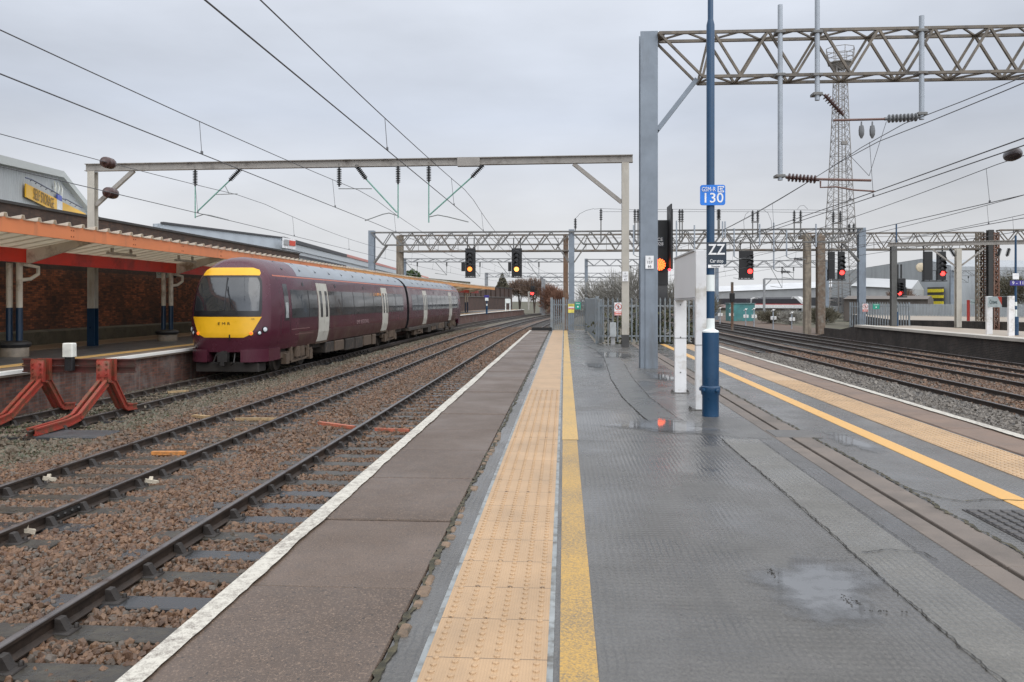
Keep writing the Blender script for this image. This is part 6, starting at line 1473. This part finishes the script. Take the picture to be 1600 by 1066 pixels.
b = MB(); nB = Vector((B.x, B.y, 0)); b.add([(A.x, A.y, A.z + .05), (B.x, B.y, B.z + .05), (C.x, C.y, C.z - .5), (C.x + 20, C.y + 45, C.z - .5), (A.x + 30, A.y + 40, A.z)], [(0, 1, 2, 3, 4)]); b.build('roof', M('depot_roof', (.36, .375, .39), .5), gs_)
dA, dB = at(1449, 460, D=147.3), at(1473, 460, D=143.9)
b = MB(); wall_box(b, (dA.x, dA.y), (dB.x, dB.y), at(1460, 476, D=147).z, at(1460, 449, D=147).z, .3); dd = b.build('door', M('door_dark', (.05, .05, .045), .6), gs_)
for (y0, y1) in ((452, 457), (461.5, 466), (471, 476)): b = MB(); wall_box(b, (dA.x - .1, dA.y - .25), (dB.x - .1, dB.y - .25), at(1460, y1, D=147).z, at(1460, y0, D=147).z, .2); b.build('yellow_band', M('door_yellow', (.62, .50, .02), .5), dd)
c_ = at(1438, 418, D=148.6); b = MB(); b.lathe(c_, c_ - CV * .3, [(0, .85), (.25, .85), (.28, .8)], 20); b.build('round_emblem', M('emblem_beige', (.50, .42, .30), .5), gs_)
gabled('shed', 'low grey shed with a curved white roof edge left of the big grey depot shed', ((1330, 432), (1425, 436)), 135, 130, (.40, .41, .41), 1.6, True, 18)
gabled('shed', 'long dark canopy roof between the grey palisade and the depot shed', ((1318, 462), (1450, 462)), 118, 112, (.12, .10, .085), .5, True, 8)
b = MB(); a, c = at(1140, 475, D=105), at(1179, 500, D=105); hu = thing('hut', 'teal equipment hut beside the right tracks with a mottled side', 'hut', at(1160, 495, D=105))
b.bbox(a.x, c.x, a.y, a.y + 2.6, -1.3, a.z, .05); b.build('wall', M('teal_hut', (.05, .19, .19), .6, var=.3, scale=1, dirt=(.10, .13, .11), dirt_amt=.4, dscale=.8), hu)
b = MB(); b.box(a.x - .1, c.x + .1, a.y - .1, a.y + 2.7, a.z + .002, a.z + .12); b.build('roof', M('hut_roof', (.10, .16, .16), .6), hu)
# distant white and dark train
t0, t1 = at(1172, 463, D=215), at(1256, 463, D=206)
ft = thing('distant_train', 'distant locomotive in white and dark grey with a red stripe and yellow nose, coaches behind', 'train', t0)
u_ = (Vector((t1.x, t1.y, 0)) - Vector((t0.x, t0.y, 0))).normalized(); v_ = Vector((-u_.y, u_.x, 0)); L_ = (Vector((t1.x - t0.x, t1.y - t0.y, 0))).length
def tp(x, y, z): p = Vector((t0.x, t0.y, 0)) + u_ * x + v_ * y; return (p.x, p.y, z)
zb, ztp = at(1210, 484, D=210).z, at(1210, 463.5, D=210).z
def tbox(x0, x1, z0, z1, nm, mat, x0t=None, x1t=None, par=ft, y0=0, y1=2.7):
    x0t = x0 if x0t is None else x0t; x1t = x1 if x1t is None else x1t
    b = MB(); vs = [tp(x0, y0, z0), tp(x1, y0, z0), tp(x1, y1, z0), tp(x0, y1, z0), tp(x0t, y0, z1), tp(x1t, y0, z1), tp(x1t, y1, z1), tp(x0t, y1, z1)]
    b.add(vs, [(0,3,2,1),(4,5,6,7),(0,1,5,4),(1,2,6,5),(2,3,7,6),(3,0,4,7)]); return b.build(nm, mat, par)
H_ = ztp - zb; mw = M('train_white', (.70, .70, .69), .4); md = M('train_dark', (.035, .033, .04), .35)
cb_ = tbox(.3, L_ - .1, zb + H_*.12, zb + H_*.38, 'body', mw, .3, L_ + .0); tbox(.4, L_ - .6, zb + H_*.44, zb + H_*.82, 'dark_band', md, .6, L_ - 1.9)
tbox(.35, L_ - .2, zb + H_*.381, zb + H_*.439, 'red_stripe', M('stripe_red', (.50, .04, .03), .4)); tbox(.9, L_ - 2.0, zb + H_*.821, zb + H_*.95, 'roof', M('train_roof_dark', (.16, .16, .17), .5), 1.5, L_ - 2.6)
tbox(L_ - .59, L_ + .1, zb + H_*.44, zb + H_*.82, 'nose', mw, L_ - 1.89, L_ - .9); tbox(L_ - 3.4, L_ - .9, zb + H_*.821, zb + H_*1.0, 'cab_roof', mw, L_ - 3.0, L_ - 1.6); tbox(0, 2.2, zb + H_*.821, zb + H_*.97, 'cab_roof', mw, .9, 2.0)
tbox(L_ + .02, L_ + .3, zb + H_*.05, zb + H_*.5, 'yellow_nose', M('nose_yellow', (.70, .42, .05), .4), L_ + .02, L_ + .1, ft, .1, 2.6); tbox(1, L_ - 1.5, zb - .3, zb + H_*.10, 'bogies', m_und)
for k in range(2):
    x1 = -1.0 - k * 23.5; x0 = x1 - 22.5; tbox(x0, x1, zb + H_*.12, zb + H_*.38, 'coach_body', mw if k else M('coach_pink_grey', (.42, .33, .32), .4)); tbox(x0, x1, zb + H_*.39, zb + H_*.85, 'coach_band', md); tbox(x0, x1, zb - .3, zb + H_*.115, 'bogies', m_und)
ft2 = thing('distant_train', 'dark distant train standing behind the lattice tower base', 'train', at(1300, 475, D=200)); q0, q1 = at(1262, 465, D=202), at(1345, 465, D=186)
b = MB(); wall_box(b, (q0.x, q0.y), (q1.x, q1.y), at(1300, 478, D=195).z, q0.z, 2.7, 0, q1.z); b.build('carriage', M('train_charcoal', (.05, .05, .055), .4, var=.3, scale=.2), ft2)
b = MB(); wall_box(b, (q0.x + .1, q0.y - .1), (q1.x - .1, q1.y - .1), at(1300, 475, D=195).z, at(1300, 471, D=195).z, .1); b.build('windows_band', m_glass, ft2)
# lattice radio tower
TD = 140; tx = at(1313, 470, D=TD); tw = thing('radio_tower', 'tall lattice steel radio tower with a railed platform on top', 'tower', (tx.x, tx.y, -1.3))
zt_ = at(1313, 100, D=TD).z; m_tw = M('tower_steel', (.21, .20, .19), .6, var=.2, scale=1, dirt=(.17, .13, .10), dirt_amt=.4)
def tw_w(z): u = (z + 1.3) / (zt_ + 1.3); return 3.9 * (1 - u) ** 1.4 + 1.75
b = MB(); n = 34; zs_ = [-1.3 + (zt_ + 1.3) * (1 - (1 - i / n) ** 1.15) for i in range(n + 1)]
cor = lambda z, k: Vector((tx.x + (1 if k in (1, 2) else -1) * tw_w(z) / 2, tx.y + (1 if k > 1 else -1) * tw_w(z) / 2, z))
for i in range(n):
    for k in range(4):
        j = (k + 1) % 4; b.bar(cor(zs_[i], k), cor(zs_[i+1], k), .12); b.bar(cor(zs_[i], k), cor(zs_[i+1], j), .055); b.bar(cor(zs_[i], j), cor(zs_[i+1], k), .055)
        if i % 2 == 0: b.bar(cor(zs_[i], k), cor(zs_[i], j), .075)
b.build('lattice', m_tw, tw)
b = MB(); b.tube([(tx.x - .3, tx.y, -1.3), (tx.x - .3, tx.y, zt_)], .12, 6); b.tube([(tx.x + .3, tx.y, -1.3), (tx.x + .3, tx.y, zt_)], .08, 6); b.build('cable_ladder', m_tw, tw)
b = MB(); w2 = 2.2; b.lathe((tx.x, tx.y, zt_ - 1.0), (tx.x, tx.y, zt_ + .2), [(0, .9), (.9, w2 * .8), (1.0, w2), (1.15, w2)], 8, 0, False); b.build('platform_deck', m_tw, tw)
b = MB()
for k in range(8):
    q, q2 = 2*math.pi*k/8, 2*math.pi*(k+1)/8
    for (r1_, z_) in ((w2, zt_ + .9), (w2, zt_ + 1.6), (w2 * 1.1, zt_ + 2.6)): b.bar((tx.x + r1_*math.cos(q), tx.y + r1_*math.sin(q), z_), (tx.x + r1_*math.cos(q2), tx.y + r1_*math.sin(q2), z_), .09)
    b.bar((tx.x + w2*math.cos(q), tx.y + w2*math.sin(q), zt_), (tx.x + w2*1.1*math.cos(q), tx.y + w2*1.1*math.sin(q), zt_ + 2.6), .09)
b.build('railing', m_tw, tw)
b = MB(); b.bbox(tx.x - .5, tx.x + .5, tx.y - tw_w(20) / 2 - .6, tx.y - tw_w(20) / 2, at(1313, 357 - 130, D=TD).z - .3, at(1313, 357 - 130, D=TD).z + .3, .05); b.build('aerial', m_tw, tw)
# receding gantries
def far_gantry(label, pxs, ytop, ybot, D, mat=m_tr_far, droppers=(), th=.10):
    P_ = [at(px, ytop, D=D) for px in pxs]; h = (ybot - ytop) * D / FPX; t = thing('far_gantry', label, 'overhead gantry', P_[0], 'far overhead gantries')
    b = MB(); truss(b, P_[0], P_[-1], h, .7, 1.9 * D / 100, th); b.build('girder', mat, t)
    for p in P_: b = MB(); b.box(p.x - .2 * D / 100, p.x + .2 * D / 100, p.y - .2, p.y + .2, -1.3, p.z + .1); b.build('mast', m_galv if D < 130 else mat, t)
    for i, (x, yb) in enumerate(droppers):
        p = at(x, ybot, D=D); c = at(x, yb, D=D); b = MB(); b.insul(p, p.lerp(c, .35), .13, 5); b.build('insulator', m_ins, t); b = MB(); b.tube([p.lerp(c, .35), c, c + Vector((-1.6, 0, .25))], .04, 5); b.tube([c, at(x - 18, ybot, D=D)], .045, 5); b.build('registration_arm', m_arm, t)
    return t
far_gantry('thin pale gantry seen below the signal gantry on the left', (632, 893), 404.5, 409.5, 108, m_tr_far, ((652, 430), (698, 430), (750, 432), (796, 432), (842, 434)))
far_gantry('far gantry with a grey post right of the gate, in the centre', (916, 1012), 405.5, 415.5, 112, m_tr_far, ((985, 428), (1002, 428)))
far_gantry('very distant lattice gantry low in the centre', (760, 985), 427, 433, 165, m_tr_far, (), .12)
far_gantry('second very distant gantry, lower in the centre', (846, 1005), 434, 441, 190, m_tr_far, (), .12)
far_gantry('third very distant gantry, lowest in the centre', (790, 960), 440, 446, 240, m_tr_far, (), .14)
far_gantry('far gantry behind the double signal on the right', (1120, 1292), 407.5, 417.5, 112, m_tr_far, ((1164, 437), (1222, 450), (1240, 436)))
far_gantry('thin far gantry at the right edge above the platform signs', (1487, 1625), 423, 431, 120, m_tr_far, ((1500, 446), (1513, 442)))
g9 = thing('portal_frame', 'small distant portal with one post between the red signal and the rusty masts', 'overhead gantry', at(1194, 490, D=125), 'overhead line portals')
p = at(1194, 436, D=125); q = at(1262, 437, D=125); b = MB(); b.bar(p, q, .22); b.build('beam', m_tr_far, g9)
b = MB(); b.box(p.x - .16, p.x + .16, p.y - .15, p.y + .15, -1.3, p.z); b.build('mast', m_tr_far, g9); b = MB(); b.bar((p.x, p.y, p.z - 1.2), (p.x + 1.2, p.y, p.z), .14); b.build('brace', m_tr_far, g9)
rm_ = at(1144, 441, D=70); ms = thing('signal_mast', 'slim dark rusty signal post left of the teal hut', 'post', (rm_.x, rm_.y, -1.2)); b = MB(); b.box(rm_.x - .10, rm_.x + .10, rm_.y - .1, rm_.y + .1, -1.2, rm_.z); b.build('post', m_rust, ms)
b = MB(); b.bbox(rm_.x - .2, rm_.x + .2, rm_.y - .2, rm_.y + .2, at(1144, 472, D=70).z, at(1144, 458, D=70).z, .04); b.build('head', M('signal_black'), ms)
# ------------------------------------------------------------------ far left: signal, posts at the end of the left platform
signal('small far signal with a red light beyond the left platform end', 829, 835.5, 447, 463, (831.5, 458.3), 140, RED, 6, None, lamp_r=.30)
p = at(826, 480, D=142); b = MB(); b.tube([(p.x, p.y, -.1), (p.x, p.y, 3.2)], .14, 8); b.bar((p.x, p.y, 3.1), (p.x + 1.0, p.y, 3.1), .15); tag(b.build('signal_post', M('post_pale', (.42, .40, .36), .6)), 'pale post holding the far red signal at the left platform end', 'post')
for px, y0, y1, D, l in ((793.5, 467, 486, 128, 'white framed sign on two legs near the end of the left platform'),):
    p = at(px, y1, D=D); t = thing('platform_sign', l, 'sign', p); zt_ = at(px, y0, D=D).z; b = MB()
    for s in (-.35, .35): b.box(p.x + s - .07, p.x + s + .07, p.y - .06, p.y + .06, -.05, zt_)
    b.build('leg', m_lpw, t) if False else None
    for s in (-.35, .35): b = MB(); b.box(p.x + s - .08, p.x + s + .08, p.y - .06, p.y + .06, -.05, zt_ - .7); b.build('leg', m_lpw, t)
    b = MB(); b.bbox(p.x - .43, p.x + .43, p.y - .08, p.y + .08, zt_ - .7, zt_, .02); b.build('panel', m_lpw, t)
p = at(760.5, 489, D=98); t = thing('lamp_post', 'slim post with a purple and white sign beyond the train on the left platform', 'lamp post', p)
zf = lambda py: at(760.5, py, D=98).z
b = MB(); b.tube([(p.x, p.y, -.05), (p.x, p.y, zf(478))], .12, 8); b.tube([(p.x, p.y, zf(475)), (p.x, p.y, zf(466))], .07, 8); b.build('post', m_lpb, t); b = MB(); b.tube([(p.x, p.y, zf(478)), (p.x, p.y, zf(475))], .08, 8); b.build('white_band', m_lpw, t)
b = MB(); b.bbox(p.x - .2, p.x + .2, p.y - .1, p.y + .1, zf(470), zf(465.5), .02); b.build('panel', m_lpw, t); b = MB(); b.bbox(p.x - .3, p.x + .3, p.y - .1, p.y + .1, zf(465.2), zf(461.5), .02); b.build('number_panel', M('sign_purple'), t)
p = at(849, 485, D=150); b = MB(); b.column(p.x, p.y, -1.3, at(849, 436, D=150).z, .7, .5, .08); tag(b.build('overhead_mast', m_tr_far), 'pale steel mast just past the end of the far brick wall', 'mast')

# ------------------------------------------------------------------ vegetation: twiggy winter trees and bushes
def leaf_mat(name, c1, c2):
    m, nt, b, N, L = nodes(name); a = N('ShaderNodeAttribute'); a.attribute_name = 'rnd'
    L(mixc(N, L, a.outputs['Fac'], c1, c2), b.inputs['Base Color']); b.inputs['Roughness'].default_value = .8; return m
def raw_mesh(name, V, F, rnd, mat, parent=None):
    me = bpy.data.meshes.new(name); k = F.shape[1]; off = np.array(parent['_o'] if parent is not None else (0., 0., 0.))
    V = (V - off).astype(np.float32); me.vertices.add(len(V)); me.vertices.foreach_set('co', V.ravel()); me.loops.add(F.size); me.loops.foreach_set('vertex_index', F.astype(np.int32).ravel())
    me.polygons.add(len(F)); me.polygons.foreach_set('loop_start', np.arange(len(F), dtype=np.int32) * k); me.polygons.foreach_set('use_smooth', np.zeros(len(F), dtype=bool)); me.update(calc_edges=True)
    at_ = me.attributes.new('rnd', 'FLOAT', 'POINT'); at_.data.foreach_set('value', rnd.astype(np.float32)); me.materials.append(mat)
    o = bpy.data.objects.new(name, me); COL.objects.link(o); o['_o'] = tuple(float(q) for q in off)
    if parent is not None: o.parent = parent
    return o
def twigs(cen, rad, n, ln, w, up=.6):
    """thin upright twig blades spread through an uneven ellipsoid"""
    d = RNG.normal(size=(n, 3)); d /= np.linalg.norm(d, axis=1, keepdims=True); r = RNG.random((n, 1)) ** .45
    lump = 1 + .22 * np.sin(d[:, :1] * 7 + cen[0]) * np.cos(d[:, 2:] * 6 + cen[1])
    P = np.array(cen) + d * r * lump * np.array(rad); t = d * .7 + np.array([0, 0, up]) + RNG.normal(0, .35, (n, 3)); t /= np.linalg.norm(t, axis=1, keepdims=True)
    s = np.cross(t, RNG.normal(size=(n, 3))); s /= np.linalg.norm(s, axis=1, keepdims=True); l = ln * RNG.uniform(.5, 1.4, (n, 1))
    V = np.stack([P - s * w, P + s * w, P + t * l + s * w * .3, P + t * l - s * w * .3], 1).reshape(-1, 3)
    return V, np.arange(n * 4).reshape(n, 4), np.repeat(RNG.random(n), 4)
def leaves(cen, rad, n, size):
    d = RNG.normal(size=(n, 3)); d /= np.linalg.norm(d, axis=1, keepdims=True); r = RNG.random((n, 1)) ** .35
    lump = 1 + .2 * np.sin(d[:, :1] * 8 + cen[0]) * np.cos(d[:, 2:] * 7 + cen[1])
    P = np.array(cen) + d * r * lump * np.array(rad); a = RNG.normal(size=(n, 3)); a /= np.linalg.norm(a, axis=1, keepdims=True); b_ = np.cross(a, RNG.normal(size=(n, 3))); b_ /= np.linalg.norm(b_, axis=1, keepdims=True)
    s = size * RNG.uniform(.5, 1.3, (n, 1)); V = np.stack([P - a*s, P - b_*s*.6, P + a*s, P + b_*s*.6], 1).reshape(-1, 3)
    return V, np.arange(n * 4).reshape(n, 4), np.repeat(RNG.random(n), 4)
lm_g = leaf_mat('bush_green', (.025, .05, .015), (.07, .10, .03)); lm_b = leaf_mat('twig_brown', (.11, .07, .05), (.22, .15, .11)); lm_r = leaf_mat('twig_russet', (.14, .065, .04), (.24, .13, .085)); lm_y = leaf_mat('twig_grey', (.17, .16, .14), (.30, .29, .26)); lm_c = leaf_mat('conifer_olive', (.075, .07, .045), (.15, .13, .09))
def plant(name, label, cat, px, ytop, ybase, wpx, D, kind, mat, n, group=None):
    top = at(px, ytop, D=D); base = at(px, ybase, D=D); w = wpx * D / FPX / 2; h = top.z - base.z; t = thing(name, label, cat, (base.x, base.y, -1.3), group)
    b = MB(); m_bk = M('bark', (.09, .07, .055), .9, var=.3); hb_ = base.z - (-1.3)
    if kind == 'cone':
        b.tube([(base.x, base.y, -1.3), (base.x, base.y, top.z - h*.1)], [.25, .04], 6); b.build('trunk', m_bk, t)
        d = RNG.random(n) ** .6; ang = RNG.uniform(0, 6.283, n); rr = w * d * RNG.uniform(.4, 1, n); P = np.stack([base.x + rr*np.cos(ang), base.y + rr*np.sin(ang), top.z - h * d], -1)
        a = RNG.normal(size=(n, 3)); a /= np.linalg.norm(a, axis=1, keepdims=True); c = np.cross(a, RNG.normal(size=(n, 3))); s = .22 * D / 150
        V = np.stack([P - a*s, P - c*s*.5, P + a*s, P + c*s*.5], 1).reshape(-1, 3); raw_mesh('crown', V, np.arange(n*4).reshape(n, 4), np.repeat(RNG.random(n), 4), mat, t); return t
    for k in range(4): q = RNG.uniform(-1, 1, 2); b.tube([(base.x, base.y, -1.3), (base.x + q[0]*w*.2, base.y + q[1]*.4, base.z + h*.35), (base.x + q[0]*w*.7, base.y + q[1]*w*.3, base.z + h*.8)], [.14, .09, .03], 5)
    b.build('trunk', m_bk, t); cen = (base.x, base.y, base.z + h*.5); rad = (w, max(1.5, w*.6), h*.55)
    V, F, rn = (leaves(cen, rad, n, .20 * D / 100) if kind == 'leaf' else twigs(cen, rad, n, h*.28, .012 * D / 60 * 1.6))
    raw_mesh('crown', V, F, rn, mat, t); return t
plant('evergreen_bush', 'dark green bush rising above the canopy roof beside the gantry mast', 'bush', 645, 423, 440, 24, 120, 'leaf', lm_g, 1500)
plant('conifer', 'olive conical tree behind the far brick wall', 'tree', 785, 427, 452, 24, 175, 'cone', lm_c, 1800)
for i, (px, yt, yb, w, D, mt, l) in enumerate(((812, 441, 462, 40, 190, lm_b, 'brown bare thicket behind the far wall, right of the conical tree'), (835, 440, 466, 44, 185, lm_b, 'brown bare trees above the far red signal'), (862, 452, 486, 34, 150, lm_r, 'russet brown bush left of the rusty gantry mast'), (875, 458, 487, 26, 140, lm_r, 'russet bush behind the gate, directly left of the fence'),
        (930, 446, 490, 60, 95, lm_y, 'grey bare thicket behind the fence gate in the centre'), (962, 438, 492, 60, 85, lm_y, 'grey bare thicket behind the cream mast'), (992, 430, 492, 54, 80, lm_y, 'taller grey bare tree between the two masts'), (1045, 446, 494, 60, 80, lm_y, 'grey bare thicket behind the white station board'), (1092, 464, 500, 60, 95, lm_c, 'olive scrub beyond the right tracks, left of the teal hut'), (1206, 488, 503, 50, 95, lm_c, 'olive scrub right of the teal hut'), (1236, 488, 505, 40, 90, lm_y, 'pale dry scrub in front of the distant locomotive'),
        (1285, 482, 505, 50, 105, lm_c, 'low scrub behind the rusty gantry masts'), (1530, 432, 478, 70, 150, lm_b, 'brown bare tree behind the name boards on the right'), (1582, 436, 478, 60, 140, lm_c, 'olive brown tree at the right edge behind the palisade'), (1508, 440, 474, 34, 170, lm_y, 'small grey bare tree right of the big depot shed'), (1408, 456, 478, 40, 120, lm_b, 'brown thicket in front of the depot shed'))):
    plant('bare_tree' if i not in (2, 3, 8, 9, 10, 11) else 'bush', l, 'tree' if i not in (2, 3, 8, 9, 10, 11) else 'bush', px, yt, yb, w, D, 'twig', mt, 1500 if mt is lm_y else 2400, 'winter trees and scrub')
# ivy and weeds behind the front fence
V, F, rn = leaves((3.2, FY + 1.3, .45), (2.2, .7, .9), 1800, .07); o = raw_mesh('undergrowth', V, F, rn, leaf_mat('ivy', (.03, .045, .02), (.12, .11, .05))); stuff(o)
# weeds by the left platform wall and along the train track
for (x0, x1, y0, y1, n, z) in ((-12.3, -11.75, 14, 25, 2600, -1.06), (-11.6, -10.3, 14, 20, 900, -1.08), (-9.5, -8.7, 11, 24, 700, -1.08)):
    x = x0 + (x1 - x0) * RNG.random(int(n)); y = y0 + (y1 - y0) * RNG.random(int(n)); kk = np.sin(x*5 + y*1.7) + np.sin(y*2.9) > .1; x, y = x[kk], y[kk]; m_ = int(kk.sum())
    P = np.stack([x, y, np.full(m_, z - .02)], -1); tdir = np.stack([RNG.normal(0, .5, m_), RNG.normal(0, .5, m_), np.ones(m_)], -1) * RNG.uniform(.03, .10, (m_, 1)); s = np.stack([RNG.normal(0, 1, m_), RNG.normal(0, 1, m_), np.zeros(m_)], -1); s = s / np.linalg.norm(s, axis=1, keepdims=True) * .010
    V = np.stack([P - s, P + s, P + tdir], 1).reshape(-1, 3); stuff(raw_mesh('weeds', V, np.arange(m_*3).reshape(m_, 3), np.repeat(RNG.random(m_), 3), lm_g))
